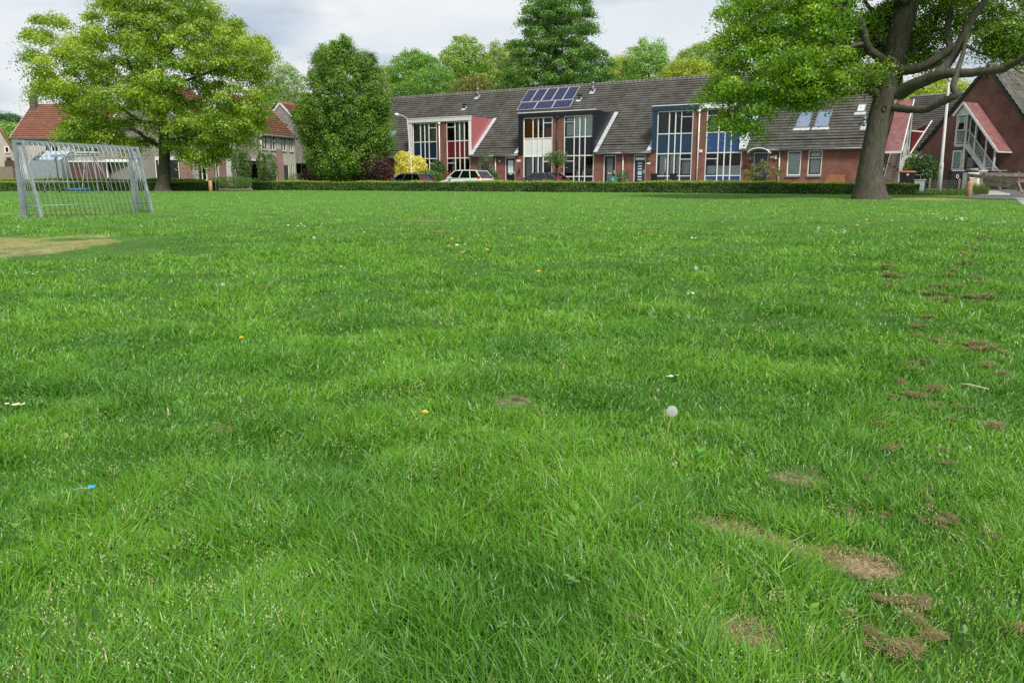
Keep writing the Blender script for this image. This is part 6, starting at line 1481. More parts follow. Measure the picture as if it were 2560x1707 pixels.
PF = lambda L_, hood, belt, tail: [(-L_/2+.05, .28), (-L_/2, .5), (-L_/2+.06, .68), (-L_/2+.25, .78), (-L_/2+hood, belt-.04), (L_/2-tail, belt), (L_/2-.06, belt-.02), (L_/2, .62), (L_/2-.03, .32)]
def carat(px, py_roof, D, H, dz=0): g = at(px, py_roof, D); return (g.x, g.y, g.z-H)
CA = -R_(34)
make_car('dark blue estate car parked below the yellow shrub', carat(1020, 434.5, 64, 1.46), CA, carpaint('dark blue paint', (.045, .055, .075)), 4.5, 1.75, 1.46, PF(4.5, 1.15, .92, .1), .92, (-1.05, -.30, 1.55, 2.05), True)
make_car('silver high roofed car with roof rails and red tail light', carat(1163, 425.5, 60.5, 1.62), CA, carpaint('silver paint', (.60, .64, .68)), 4.2, 1.7, 1.62, PF(4.2, 1.0, 1.0, .1), 1.0, (-1.15, -.45, 1.45, 2.0), True)
make_car('black hatchback with a sloping roof parked in front of the white panel house', carat(1350, 431.5, 59.5, 1.46), CA, carpaint('black paint', (.026, .029, .038)), 4.3, 1.76, 1.46, PF(4.3, 1.1, .95, .1), .95, (-1.15, -.15, 1.15, 2.02))
make_car('white car whose roof shows above the low maroon bush', carat(787, 433.5, 78, 1.46), R_(62), carpaint('white paint gloss', (.70, .71, .72)), 4.1, 1.7, 1.46, PF(4.1, 1.0, .92, .1), .92, (-1.0, -.3, 1.3, 1.95))

# ------------------------------------------------------------------ street furniture
lp = at(1032, 432, 65); lz = float(gz(lp.x, lp.y)); o = thing('street_lamp', 'slender grey street lamp with curved arm in front of the navy panel house', 'street lamp', (lp.x, lp.y, lz), 0)
tp_ = at(1018.5, 303, 65); tip = at(990, 287, 64.2)
mb = MB(); A = Vector(tp_)-Vector((lp.x, lp.y, lz)); T = Vector(tip)-Vector((lp.x, lp.y, lz))
mb.tube([(0,0,-.3), A*.25, A*.26, A*.98, A+Vector((-.06,0,.22)), A.lerp(T, .35)+Vector((-.05,0,.22)), A.lerp(T, .75)+Vector((0,0,.10))], [.085, .085, .06, .05, .045, .04, .035], 10); mb.build('pole', LAMPW, o, True)
d = (T-A).normalized(); mb = MB(); mb.tube([A.lerp(T, .70)+Vector((0,0,.09)), A.lerp(T, .85)+Vector((0,0,.07)), T, T+d*.12], [.05, .12, .13, .05], 10); mb.build('lamp_head', WHITEGREY, o, True)
lb = gpt(2346.5, 488); o = thing('street_lamp', 'tall pale grey lamp post beside the road on the right', 'street lamp', lb, 0); ltop = at(2373, 205, lb.y+.3)-lb
mb = MB(); m1_ = at(2354, 407, lb.y)-lb; mb.tube([(0,0,-.3), m1_*.98, m1_*1.03, ltop], [.125, .115, .085, .06], 14); mb.build('pole', LAMPW, o, True)
mb = MB(); mb.tube([ltop, ltop+Vector((.02,0,.12)), ltop+Vector((-.25,-.2,.2)), ltop+Vector((-.8,-.5,.24))], [.07, .07, .06, .03], 10); mb.build('lamp_head', WHITEGREY, o, True)
mk = m1_*.88; MB().box(mk.x-.13, mk.x-.03, mk.y-.14, mk.y-.10, mk.z-.06, mk.z+.05).build('sticker', M('orange sticker', (.45, .20, .04), .6), o)
sp_ = gpt(540.5, 477.5); o = thing('thin_post', 'thin dark grey steel post in the gap between the hedges', 'post', sp_); tp_ = at(535, 398, sp_.y)-sp_; MB().tube([(0,0,-.2), tp_], [.045, .04], 8).build('pole', STEEL, o, True)
def bollard(label, px, py, top, r, lean=0):
    b = gpt(px, py); h = at(px, top, b.y).z-b.z; o = thing('bollard', label, 'bollard', b, 0, 'wooden bollards')
    mb = MB(); mb.tube([(0,0,-.2), (.004,0,h*.5), (0,0,h-.07), (-.02,0,h)], [r, r*1.02, r, r*.72], 14); mb.build('post', WOODP, o, True)
bollard('round wooden bollard on the grass beside the right hand lamp post', 2421, 492, 454, .13); bollard('small wooden bollard next to the thin steel post in the hedge gap', 527, 479, 452.5, .12)
# bins, crate, bicycle
def bin_(label, px, D, top, w_, d_, lid, rz, num=False, zb=None):
    b = at(px, 460, D); z0 = float(gz(b.x, b.y)); H = max(1.0, at(px, top, D).z-z0) if zb is None else 1.06
    if zb is not None: z0 = at(px, top, D).z-H
    o = thing('wheeled_bin', label, 'wheeled bin', (b.x, b.y, z0), rz, 'wheeled bins'); a = w_/2; c_ = d_/2
    MB().hexa([(-a*.82,-c_*.82,.06),(a*.82,-c_*.82,.06),(a*.82,c_*.82,.06),(-a*.82,c_*.82,.06),(-a,-c_,H-.1),(a,-c_,H-.1),(a,c_,H-.1),(-a,c_,H-.1)]).build('body', PLAS, o)
    l = MB(); l.hexa([(-a-.03,-c_-.05,H-.1),(a+.03,-c_-.05,H-.1),(a+.03,c_+.03,H-.1),(-a-.03,c_+.03,H-.1),(-a-.01,-c_-.02,H-.03),(a+.01,-c_-.02,H-.03),(a-.03,c_,H),(-a+.03,c_,H)]); l.build('lid', lid, o)
    for x in (-a*.7, a*.7): MB().tube([(x-.03, c_*.8, .1), (x+.03, c_*.8, .1)], .1, 12).build('wheel', TYRE, o)
    if num:
        m = MB(); m.tube([(-.02+.065*math.cos(t), -c_-.0+.0-.012, H*.66+.10*math.sin(t)) for t in np.linspace(0, 6.283, 17)], .02, 6, False); m.build('number', WHITE, o)
    else: MB().box(-.09, .03, -c_-.012, -c_+.0, H*.80, H*.87).build('sticker', WHITE, o)
    return o
bin_('black wheeled bin with a red orange lid at the end of the hedge', 2266, 45.5, 427, .72, .74, PLASR, R_(-18)); bin_('black wheeled bin with a white zero against the gabled house', 2386, 48.5, 424.5, .70, .74, PLAS, R_(-8), True)
b = at(2296, 465, 45); z0 = float(gz(b.x, b.y)); H = at(2296, 449, 45).z-z0; o = thing('plastic_crate', 'pale blue grey plastic box standing by the end of the hedge', 'box', (b.x, b.y, z0), R_(-15))
MB().hexa([(-.22,-.22,0),(.22,-.22,0),(.22,.22,0),(-.22,.22,0),(-.27,-.27,H-.05),(.27,-.27,H-.05),(.27,.27,H-.05),(-.27,.27,H-.05)]).build('body', PLASG, o); MB().box(-.30, .30, -.30, .30, H-.05, H).build('lid', PLASG, o)
b = at(2287, 465, 46.5); z0 = float(gz(b.x, b.y)); o = thing('bicycle', 'bicycle with pale handlebar parked behind the pale blue grey box', 'bicycle', (b.x, b.y, z0), R_(20))
for x in (-.52, .52):
    m = MB(); m.tube([(x+.33*math.cos(t), 0, .34+.33*math.sin(t)) for t in np.linspace(0, 6.283, 25)], .02, 6, False); wo = m.build('wheel', TYRE, o, True)
    m = MB()
    for t in np.linspace(0, 3.14, 8)[:-1]: m.tube([(x+.32*math.cos(t), 0, .34+.32*math.sin(t)), (x-.32*math.cos(t), 0, .34-.32*math.sin(t))], .003, 4)
    m.build('spokes', STEEL, wo)
m = MB()
for a, b_ in (((-.52,0,.34),(-.1,0,.32)), ((-.1,0,.32),(-.2,0,.8)), ((-.52,0,.34),(-.19,0,.74)), ((-.1,0,.32),(.36,0,.72)), ((-.19,0,.74),(.35,0,.78)), ((.52,0,.34),(.33,0,1.0))): m.tube([a, b_], .018, 6)
m.build('frame', M('red bicycle paint', (.3, .05, .04), .4), o, True); m = MB(); m.tube([(.2,-.28,1.06),(.32,-.2,1.04),(.33,0,1.02),(.32,.2,1.04),(.2,.28,1.06)], .014, 6); m.build('handlebar', LAMPW, o, True); MB().hexa([(-.34,-.08,.86),(-.06,-.03,.86),(-.06,.03,.86),(-.34,.08,.86),(-.34,-.09,.91),(-.06,-.035,.9),(-.06,.035,.9),(-.34,.09,.91)]).build('saddle', DARK, o)
# wire fence
fa_, fb_ = at(2300, 470, 45.2), at(2412, 470, 45.8); z0 = float(gz(fa_.x, fa_.y)); o = thing('wire_fence', 'thin wire mesh fence on wooden posts behind the lamp post', 'fence', (fa_.x, fa_.y, z0)); D_ = fb_-fa_; D_.z = 0; ht = .78
for t in (.2, .86):
    q = D_*t; MB().box(q.x-.045, q.x+.045, q.y-.04, q.y+.04, -.2, ht+.12).build('post', WOOD, o)
mb = MB(); Ln = D_.length; n = int(Ln/.10)
for k in range(n+1): q = D_*(k/n); mb.bar((q.x, q.y-.05, 0), (q.x, q.y-.05, ht), .005)
for k in range(9): mb.bar((0, -.05, ht*k/8), (D_.x, D_.y-.05, ht*k/8), .005)
mb.build('mesh', GREYM, o)
# leaning plank fence
W7 = lambda x, y, D: at(*z7(x, y), D)
o0 = W7(1065, 1250, 44.5); o = thing('plank_fence', 'weathered leaning plank fence panel with gaps on the right edge', 'fence', (o0.x, o0.y, float(gz(o0.x, o0.y)))); O_ = o.location
DL, DR = 44.8, 42.6
def plank(n, x0, t0, b0_, x1, t1, b1_, th=.03, off=0, m=WOOD):
    D0 = DL+(DR-DL)*(x0-1065)/(1600-1065)+off; D1 = DL+(DR-DL)*(x1-1065)/(1600-1065)+off
    a, b_, c_, d_ = (W7(x0, b0_, D0)-O_, W7(x1, b1_, D1)-O_, W7(x1, t1, D1)-O_, W7(x0, t0, D0)-O_); k = Vector((0, th, 0))
    return MB().hexa([a, b_, b_+k, a+k, d_, c_, c_+k, d_+k]).build(n, m, o)
plank('plank', 1065, 1212, 1250, 1590, 1268, 1302); plank('plank', 1242, 1266, 1292, 1595, 1312, 1340); plank('plank', 1240, 1296, 1326, 1597, 1346, 1376)
for x, a_, b_ in ((1078, 1216, 1330), (1240, 1205, 1310), (1345, 1228, 1345), (1440, 1235, 1355), (1550, 1245, 1375)): plank('batten', x-8, a_, b_, x+8, a_+2, b_+2, .05, .05)
plank('prop', 1588, 1290, 1400, 1604, 1292, 1400, .06, .02); m = MB(); m.bar(W7(1590, 1300, DR)-O_, W7(1632, 1412, DR-1.2)-O_, .07); m.build('prop', WOOD, o)
o1 = W7(1250, 1240, 47.5); o2 = thing('plank_fence', 'straight grey plank rail running off the right edge behind the leaning panel', 'fence', (o1.x, o1.y, float(gz(o1.x, o1.y)))); O_ = o2.location; o = o2
DL, DR = 47.5, 46.5; plank('plank', 1200, 1204, 1242, 1800, 1212, 1250); plank('plank', 1200, 1262, 1296, 1800, 1272, 1310)
for x in (1405, 1600, 1760): plank('post', x-10, 1190, 1400, x+10, 1190, 1400, .08, .03)
# odds and ends in the garden of the gabled house
def blk(name, label, cat, x0, y0, x1, y1, D, dep, mat, lid=None, base=True):
    a, b_ = W7(x0, y1, D), W7(x1, y0, D); z0 = float(gz(a.x, a.y)); w_ = b_.x-a.x; o = thing(name, label, cat, (a.x, a.y, z0)); z1 = b_.z-z0
    if lid is None: lid = mat
    MB().box(.015, w_-.015, 0, dep, 0 if base else a.z-z0, z1-.05).build('body', mat, o); MB().box(0, w_, -.02, dep+.02, z1-.05, z1).build('lid', lid, o); return o
blk('cabinet', 'beige utility cabinet behind the leaning fence', 'cabinet', 1083, 1258, 1175, 1345, 46, .35, M('beige cabinet', (.40, .37, .27), .6, .1), M('pale lid', (.62, .60, .52), .6))
blk('storage_box', 'white lidded box behind the left end of the leaning fence', 'box', 1075, 1204, 1205, 1240, 47.3, .6, WHITE)
blk('garden_table', 'garden table under a silver white cover behind the plank rail', 'table', 1165, 1180, 1310, 1230, 48.5, .9, GREYM, WHITEGREY)
blk('barbecue', 'black covered barbecue beside the silver white table', 'barbecue', 1308, 1178, 1478, 1225, 48.2, .6, PLAS, GREYM)
vb = W7(1116, 1205, 48.6); z0 = float(gz(vb.x, vb.y)); vt = W7(1116, 1160, 48.6).z-z0; o = thing('stone_urn', 'mossy stone urn below the stair on the gabled house wall', 'urn', (vb.x, vb.y, z0)); hU = vt
MB().lathe((0,0,0), [(.22,0),(.22,.05),(.16,.08),(.16,vb.z-z0-.1),(.30,vb.z-z0+.1),(.36,hU*.9),(.30,hU-.06),(.34,hU)], 16).build('body', M('mossy stone', (.26, .26, .20), .9, .3, 6, bump=.5), o, True)

# bench, chairs, parasol in front of the terrace
def pl_at(u, v): x, y = ROW.w(u, v); return (x, y, float(gz(x, y)))
b = pl_at(24.2, -.75); o = thing('garden_bench', 'slatted wooden garden bench against the brick wall behind the hedge', 'bench', b, -ROW.a); W_ = 1.12; bt = 1.74-b[2]
mb = MB()
for k in range(13): x = .05+(W_-.1)*k/12; mb.box(x-.022, x+.022, .40, .43, .42, bt-.06)
mb.box(0, W_, .39, .44, bt-.06, bt); mb.box(.02, W_-.02, .395, .435, .36, .42); mb.build('backrest', WOODB, o); mb = MB()
for k in range(5): mb.box(0, W_, k*.085, k*.085+.07, .40, .425)
mb.build('seat', WOODB, o)
for x in (0, W_-.06):
    for y in (.0, .40): MB().box(x, x+.06, y, y+.05, 0, .398 if y else .62).build('leg', WOODB, o)
    MB().box(x, x+.06, -.02, .39, .62, .66).build('armrest', WOODB, o)
def chair(label, u, v, rz):
    b = pl_at(u, v); o = thing('garden_chair', label, 'chair', b, rz, 'dark garden chairs'); MB().hexa([(-.25,.20,.42),(.25,.20,.42),(.25,.25,.42),(-.25,.25,.42),(-.27,.32,1.0),(.27,.32,1.0),(.27,.36,1.0),(-.27,.36,1.0)]).build('backrest', PLAS, o)
    MB().box(-.26, .26, -.24, .22, .40, .44).build('seat', PLAS, o)
    for x in (-.24, .21):
        for y in (-.22, .18): MB().box(x, x+.03, y, y+.03, 0, .399).build('leg', PLAS, o)
        MB().box(x-.02, x+.05, -.24, .25, .62, .65).build('armrest', PLAS, o)
chair('dark garden chair in front of the left petrol blue window, beside the folded parasol', 12.35, -1.15, -ROW.a+R_(170)); chair('dark garden chair in front of the right petrol blue window', 13.72, -1.2, -ROW.a+R_(195))
b = pl_at(12.93, -.9); o = thing('folded_parasol', 'thin folded parasol between the two dark garden chairs', 'parasol', b); MB().tube([(0,0,0), (0,0,2.1)], .02, 8).build('pole', DARK, o); MB().lathe((0,0,1.05), [(.03,0),(.09,.15),(.07,.7),(.02,1.02)], 8).build('canopy', GREYM, o, True); MB().lathe((0,0,0), [(.25,0),(.25,.06),(.04,.09)], 14).build('base', GREYM, o)
b = pl_at(8.92, -.8); o = thing('turquoise_disc', 'turquoise round garden disc between the two black front doors', 'garden disc', b); c_ = [(.32*math.cos(t), 0, 1.72-b[2]-.32*.62+.62*.32*math.sin(t)) for t in np.linspace(0, 6.283, 21)[:-1]]
MB().prism(c_, (0, .05, 0)).build('disc', M('turquoise paint', (.05, .36, .30), .5, .1), o); MB().tube([(0,.025,0), (0,.025,1.25-b[2]+.1)], .02, 6).build('pole', GREYM, o)
b = pl_at(4.75, -1.6); o = thing('bird_table', 'wooden bird table with flat roof before the black panel window', 'bird table', b); ht = at(1424, 421, 66.5).z-b[2]
MB().box(-.05, .05, -.05, .05, 0, ht-.04).build('post', WOOD, o); MB().box(-.42, .42, -.3, .3, ht-.04, ht).build('table_top', WOOD, o)
# rhododendron by the blue door
bR = pl_at(20.05, -1.3); rd = thing('rhododendron', 'loose flowering shrub with red blooms in front of the bright blue front door', 'shrub', bR)
zT = at(1905, 400, 58).z
def f_(n):
    k = RNG.integers(0, 26, n); cxs = RNG.uniform(-1.05, 1.05, 26); czs = RNG.uniform(.1, 1, 26)**.8*(zT-bR[2]-.2)*(1-.25*np.abs(cxs)); cys = RNG.uniform(-.5, .4, 26)
    p = np.stack([cxs[k], cys[k], czs[k]], -1)+RNG.normal(0, .12, (n, 3)); return p+np.array(bR), RNG.normal(0, 1, (n, 3))+np.array([0, 0, .8])
V, F, c = leafcloud(2000, f_, .14, .06, (.09, .14, .03), (.26, .27, .10), .6); npmesh('foliage', V, F, LEAF, rd, c, world=True)
mb = MB()
for k in range(9): a = k*.7; mb.tube([(0,0,0), (.2*math.cos(a), .15*math.sin(a), .7), (.8*math.cos(a), .35*math.sin(a), (zT-bR[2])*random.uniform(.6, .95))], [.03, .022, .01], 5)
mb.build('stems', BARK3, rd, True)
for k, (px, py) in enumerate(((1909, 405), (1911, 418), (1897, 434))):
    q = at(px, py, 57.2)-Vector(bR); ps = RNG.normal(0, .075, (50, 3))+np.array(q)+np.array(bR)
    V, F, c = leafcloud(50, lambda n: (ps, RNG.normal(0, 1, (50, 3))), .10, .08, (.45, .035, .03), (.55, .07, .06), .3); npmesh('bloom', V, F, LEAF, rd, c, world=True)

# ------------------------------------------------------------------ goal, swing
gA = gpt(62, 543.5); gdir = Vector((.464, .886, 0)).normalized(); gq = Vector((.886, -.464, 0)); GL = 3.30; GH = at(38, 350, gA.y).z-gA.z
gB = gA+gdir*GL; gB.z = float(gz(gB.x, gB.y)); goal = thing('metal_goal', 'galvanised steel playground football goal with barred back, seen from behind', 'goal', gA)
B_ = gB-gA; top = Vector((0, 0, GH)); dz_ = B_.z
mb = MB(); mb.bar((0,0,-.2), top, .13, .13, gdir); mb.build('goal_post', GALV, goal); mb = MB(); mb.bar(B_-Vector((0,0,.2)), B_+Vector((0,0,GH-dz_-.03)), .13, .13, gdir); mb.build('goal_post', GALV, goal)
TB = B_+Vector((0,0,GH-dz_-.03)); mb = MB(); mb.bar(top-gdir*.06+Vector((0,0,-.055)), TB+gdir*.06+Vector((0,0,-.055)), .11, .11); mb.build('crossbar', GALV, goal)
tq, bq = .27, .72
for P0, h in ((Vector((0,0,0)), top), (B_, TB)):
    mb = MB(); mb.bar(h+gq*.05-Vector((0,0,.05)), h+gq*tq-Vector((0,0,.05)), .07, .06); mb.bar(h+gq*tq-Vector((0,0,.02)), P0+gq*bq-Vector((0,0,.15)), .065, .055, gdir); mb.build('side_frame', GALV, goal)
rod = MB(); n = 24
for k in range(1, n):
    t = k/n; a = top.lerp(TB, t)-Vector((0,0,.05)); f = (B_*t)+gq*bq-Vector((0,0,.10)); f.z = float(gz(gA.x+f.x, gA.y+f.y))-gA.z-.06
    s_ = a+gq*tq-Vector((0,0,.10)); rod.tube([a+gq*.03, a+gq*(tq-.10), a+gq*(tq-.03)-Vector((0,0,.03)), s_, f], .0125, 6)
rod.build('back_bars', GALV, goal, True); rl = MB()
for fz in (.17, .52, .84):
    def pt(P0, h): a = h-Vector((0,0,.05))+gq*tq; b_ = P0+gq*bq; return a.lerp(b_, fz)
    p_, q_ = pt(Vector((0,0,0)), top), pt(B_, TB); rl.tube([p_+gq*.012, q_+gq*.012], .009, 6)
    if fz > .2:
        for P0, h in ((Vector((0,0,0)), top), (B_, TB)):
            e_ = h.lerp(P0, fz+.02); rl.tube([e_, pt(P0, h)], .009, 6)
rl.build('back_rails', GALV, goal, True); 
for P0, h in ((Vector((0,0,0)), top), (B_, TB)):
    sb_ = MB()
    for k in range(1, 6):
        t = k/6; a = h+gq*(tq*t)-Vector((0,0,.06)); b_ = P0+gq*(bq*t); sb_.tube([a, b_-Vector((0,0,.12))], .009, 6)
    sb_.build('side_bars', GALV, goal, True)
# nest swing
DULL = M('dull grey steel', (.17, .19, .20), .5, .2, 4, metal=.3); sD = 50.0; sA_, sB_ = at(139, 389.5, sD), at(234, 388.5, sD+.6); zs_ = float(gz(sA_.x, sA_.y)); sw = thing('nest_swing', 'grey framed swing with a blue round nest seat behind the goal', 'swing', (sA_.x, sA_.y, zs_))
a = Vector((0,0,sA_.z-zs_)); b = sB_-sA_+a; mb = MB(); mb.tube([a-Vector((.3,0,0)), b+Vector((.3,0,0))], .06, 10); mb.build('beam', DULL, sw, True)
for q, lo, hi in ((a, 107, 150), (b, 246, 284)):
    for j, px in enumerate((lo, hi)):
        f = at(px, 484, sD+(-.9 if j == 0 else 1.0)); f.z = float(gz(f.x, f.y)); MB().tube([q, f-Vector((sA_.x, sA_.y, zs_))-Vector((0,0,.1))], .045, 8).build('leg', DULL, sw, True)
sc = at(197, 474, sD+.2)-Vector((sA_.x, sA_.y, zs_)); BLU = M('blue nest rope', (.015, .10, .26), .6, .25, 12)
mb = MB(); mb.tube([sc+Vector((.60*math.cos(t), .60*math.sin(t), 0)) for t in np.linspace(0, 6.283, 25)], .085, 8, False); se = mb.build('seat', BLU, sw, True)
mb = MB()
for k in range(-5, 6): x = k*.11; y = math.sqrt(max(0, .36-x*x)); mb.tube([sc+Vector((x,-y,0)), sc+Vector((x,0,-.05)), sc+Vector((x,y,0))], .012, 4); mb.tube([sc+Vector((-y,x,.01)), sc+Vector((0,x,-.04)), sc+Vector((y,x,.01))], .012, 4)
mb.build('net', BLU, se); mb = MB()
for f, t in ((.22, 2.4), (.22, -2.4), (.78, .75), (.78, -.75)): mb.tube([a.lerp(b, f), sc+Vector((.58*math.cos(t), .58*math.sin(t), .05))], .012, 5)
mb.build('chains', STEEL, sw)

# ------------------------------------------------------------------ flowers, hay clumps, litter on the lawn
def flower_proto(kind):
    o = thing('dandelion' if kind != 'daisy' else 'daisy', None, 'flower'); h = {'daisy': .06, 'yellow': .07, 'clock': .185}[kind]
    if kind != 'daisy' : MB().tube([(0,0,-.01), (.004,.002,h*.5), (0,0,h)], [.0028, .0025, .002], 6).build('stem', STALK, o, True)
    mb = MB()
    if kind == 'daisy':
        for k in range(13):
            a = k*2*math.pi/13; c_, s_ = math.cos(a), math.sin(a); mb.poly([(.004*c_, .004*s_, h), (.012*c_-.003*s_, .012*s_+.003*c_, h+.003), (.016*c_, .016*s_, h+.002), (.012*c_+.003*s_, .012*s_-.003*c_, h+.003)])
        mb.build('petals', PETAL, o); MB().lathe((0,0,h), [(.0045,0),(.005,.002),(.002,.005)], 8).build('centre', YEL, o, True)
    elif kind == 'yellow':
        for j in range(3):
            n = 18-4*j; r = .019-.005*j
            for k in range(n):
                a = (k+.3*j)*2*math.pi/n; c_, s_ = math.cos(a), math.sin(a); mb.poly([(.002*c_, .002*s_, h+.002*j), (r*.8*c_-.0022*s_, r*.8*s_+.0022*c_, h+.005+.004*j), (r*c_, r*s_, h+.006+.004*j), (r*.8*c_+.0022*s_, r*.8*s_-.0022*c_, h+.005+.004*j)])
        mb.build('petals', YEL, o)
    else:
        cz = h+.014; V = []; F = []; n = 130
        for k in range(n):
            zf = 1-2*(k+.5)/n; a = k*2.39996; rr = math.sqrt(1-zf*zf); d = Vector((rr*math.cos(a), rr*math.sin(a), zf)); p_ = Vector((0,0,cz))+d*.0185
            s_ = d.orthogonal().normalized(); t_ = d.cross(s_)
            for q in range(5):
                b_ = q*1.2566+k; e_ = p_+(s_*math.cos(b_)+t_*math.sin(b_))*.0055+d*.0025; w_ = d.cross(e_-p_).normalized()*.00042; m = len(V); V += [tuple(p_-w_), tuple(p_+w_), tuple(e_+w_), tuple(e_-w_)]; F.append((m, m+1, m+2, m+3))
        npmesh('seed_ball', V, F, FLUFF, o, np.full((len(V), 3), .82)); MB().lathe((0,0,cz-.005), [(.002,0),(.005,.003),(.005,.007),(.002,.010)], 8).build('seed_core', M('seed core', (.20, .15, .10), .8), o, True)
    return o
protos = {k: flower_proto(k) for k in ('daisy', 'yellow', 'clock')}; first = {k: True for k in protos}
def place(kind, px, py, label, group, s_=1.0, rise=None):
    g = gpt(px, py) if not isinstance(px, Vector) else px
    o = protos[kind] if first[kind] else copy_tree(protos[kind]); first[kind] = False
    o.location = (g.x, g.y, g.z); o.rotation_euler = (random.gauss(0, .15 if kind != 'clock' else .04), random.gauss(0, .15 if kind != 'clock' else .04), random.uniform(0, 6.28)); o.scale = (s_,)*3
    o['label'] = label; o['category'] = 'flower'; o['group'] = group; return o
for px, py, lab, s_ in ((1660, 1150, 'large white dandelion clock on a tall stem in the near turf', 1.05), (1733, 717, 'white dandelion clock halfway up the lawn, right of the middle', .95), (562, 752, 'flattened white dandelion head on a short stem left of the middle', .75), (784, 633, 'small white dandelion clock in the far turf left of the middle', 1.1), (2045, 601, 'small white dandelion clock on the lawn in front of the big trunk', 1.05), (2164, 575, 'white dandelion clock right before the big tree foot', 1.05)):
    place('clock', px, py, lab, 'dandelion clocks on the lawn', s_)
for px, py, lab, s_ in ((1060, 1070, 'yellow dandelion flower nearest to the camera', 1.0), (1348, 700, 'yellow dandelion flower in the middle of the lawn', 1.3), (849, 688, 'yellow dandelion flower left of the middle, beside the worn turf', 1.3), (488, 703, 'yellow dandelion flower below the right end of the metal goal', 1.3), (911, 599, 'round yellow dandelion flower below the two dark bushes of turf', 1.6), (964, 620, 'flat yellow dandelion flower just right of the round one', 1.5), (1124, 614, 'yellow dandelion flower above the middle flower', 1.5), (1219, 645, 'yellow dandelion flower left of the middle one, brighter of a pair', 1.5), (1157, 648, 'yellow dandelion flower, fainter of a pair left of the middle', 1.2), (611, 867, 'small yellow dandelion bud low in the left turf', .9), (2170, 573, 'yellow dandelion flower before the big tree, middle of three', 1.6), (2227, 565, 'yellow dandelion flower before the big tree, right of three', 1.6), (2141, 578, 'yellow dandelion flower before the big tree, left of three', 1.6)):
    place('yellow', px, py, lab, 'yellow dandelions on the lawn', s_)
for (px, py, sx, sy, n, where) in ((50, 1035, 28, 10, 6, 'in the little patch at the left edge of the near turf'), (760, 575, 40, 8, 9, 'in the loose row in the far turf left of the middle'), (75, 693, 60, 8, 8, 'in the far turf below the worn goal mouth'), (1190, 497, 90, 14, 22, 'in the far turf near the long hedge'), (1620, 505, 120, 10, 14, 'in the far turf right of the middle near the hedge'), (2310, 540, 50, 6, 26, 'in the drift behind right of the big trunk'), (2390, 556, 55, 5, 26, 'in the second drift right of the big trunk'), (2500, 567, 35, 5, 14, 'in the drift at the right edge of the lawn'), (2100, 590, 22, 4, 12, 'in the small drift in front of the big trunk'), (1930, 524, 25, 4, 10, 'in the small drift left of the big trunk'), (1135, 628, 25, 4, 8, 'in the patch beside the paired yellow dandelions'), (1740, 745, 30, 6, 5, 'under the halfway white dandelion clock'), (2130, 653, 20, 5, 4, 'in the open turf below the big trunk'), (1685, 960, 26, 3, 3, 'just above the large dandelion clock'), (1755, 608, 35, 4, 6, 'in the turf right of the middle before the hedge'), (90, 548, 50, 3, 9, 'at the foot of the metal goal')):
    for _ in range(n): place('daisy', px+random.gauss(0, sx*.5), py+random.gauss(0, sy*.5), 'small white daisy '+where, 'white daisies '+where, random.uniform(.6, .85)*(1.9 if py < 660 else 1.0))
# dry clumps of mown grass
def hay_proto(i):
    o = thing('hay_clump', None, 'hay clump'); rng = np.random.default_rng(40+i); n = 260
    lob = rng.normal(0, .07, (7, 2))*np.array([1.2, .8]); q = lob[np.minimum(6, (rng.random(n)**1.6*7).astype(int))]+rng.standard_t(3.5, (n, 2))*.024; q = np.clip(q, -.2, .2); d = np.hypot(q[:, 0], q[:, 1]); z = .010+np.clip(.075-d*.42, 0, 1)*rng.random(n)+rng.random(n)*.014
    a = rng.random(n)*6.283; l = rng.uniform(.05, .15, n); w_ = rng.uniform(.0011, .0026, n); dx, dy, dz = np.cos(a)*l, np.sin(a)*l, rng.normal(0, .026, n); p = np.stack([q[:, 0], q[:, 1], z], -1); h_ = np.stack([dx, dy, dz], -1)*.5; s_ = np.stack([-np.sin(a), np.cos(a), 0*a], -1)*w_[:, None]; bow = np.array([0, 0, 1])*rng.uniform(.0, .012, n)[:, None]
    V = np.stack([p-h_-s_, p-h_+s_, p+bow+s_, p+bow-s_, p+h_+s_*.5, p+h_-s_*.5], 1).reshape(-1, 3); b = np.arange(n)*6
    F = np.concatenate([np.stack([b, b+1, b+2, b+3], -1), np.stack([b+3, b+2, b+4, b+5], -1)])
    m = rng.random((n, 1)); c = np.array([.15, .095, .045])*(1-m)+np.array([.46, .35, .19])*m; c *= rng.uniform(.45, 1.2, (n, 1)); gk = rng.random(n) < .12; c[gk] = np.array([.13, .26, .04])
    ob = npmesh('straw', V, F, HAYM, o, np.repeat(c, 6, 0)); return o
HAYM = leafmat('dry straw', .15, .7, .02)
hp = [hay_proto(i) for i in range(5)]; hf = [True]*5
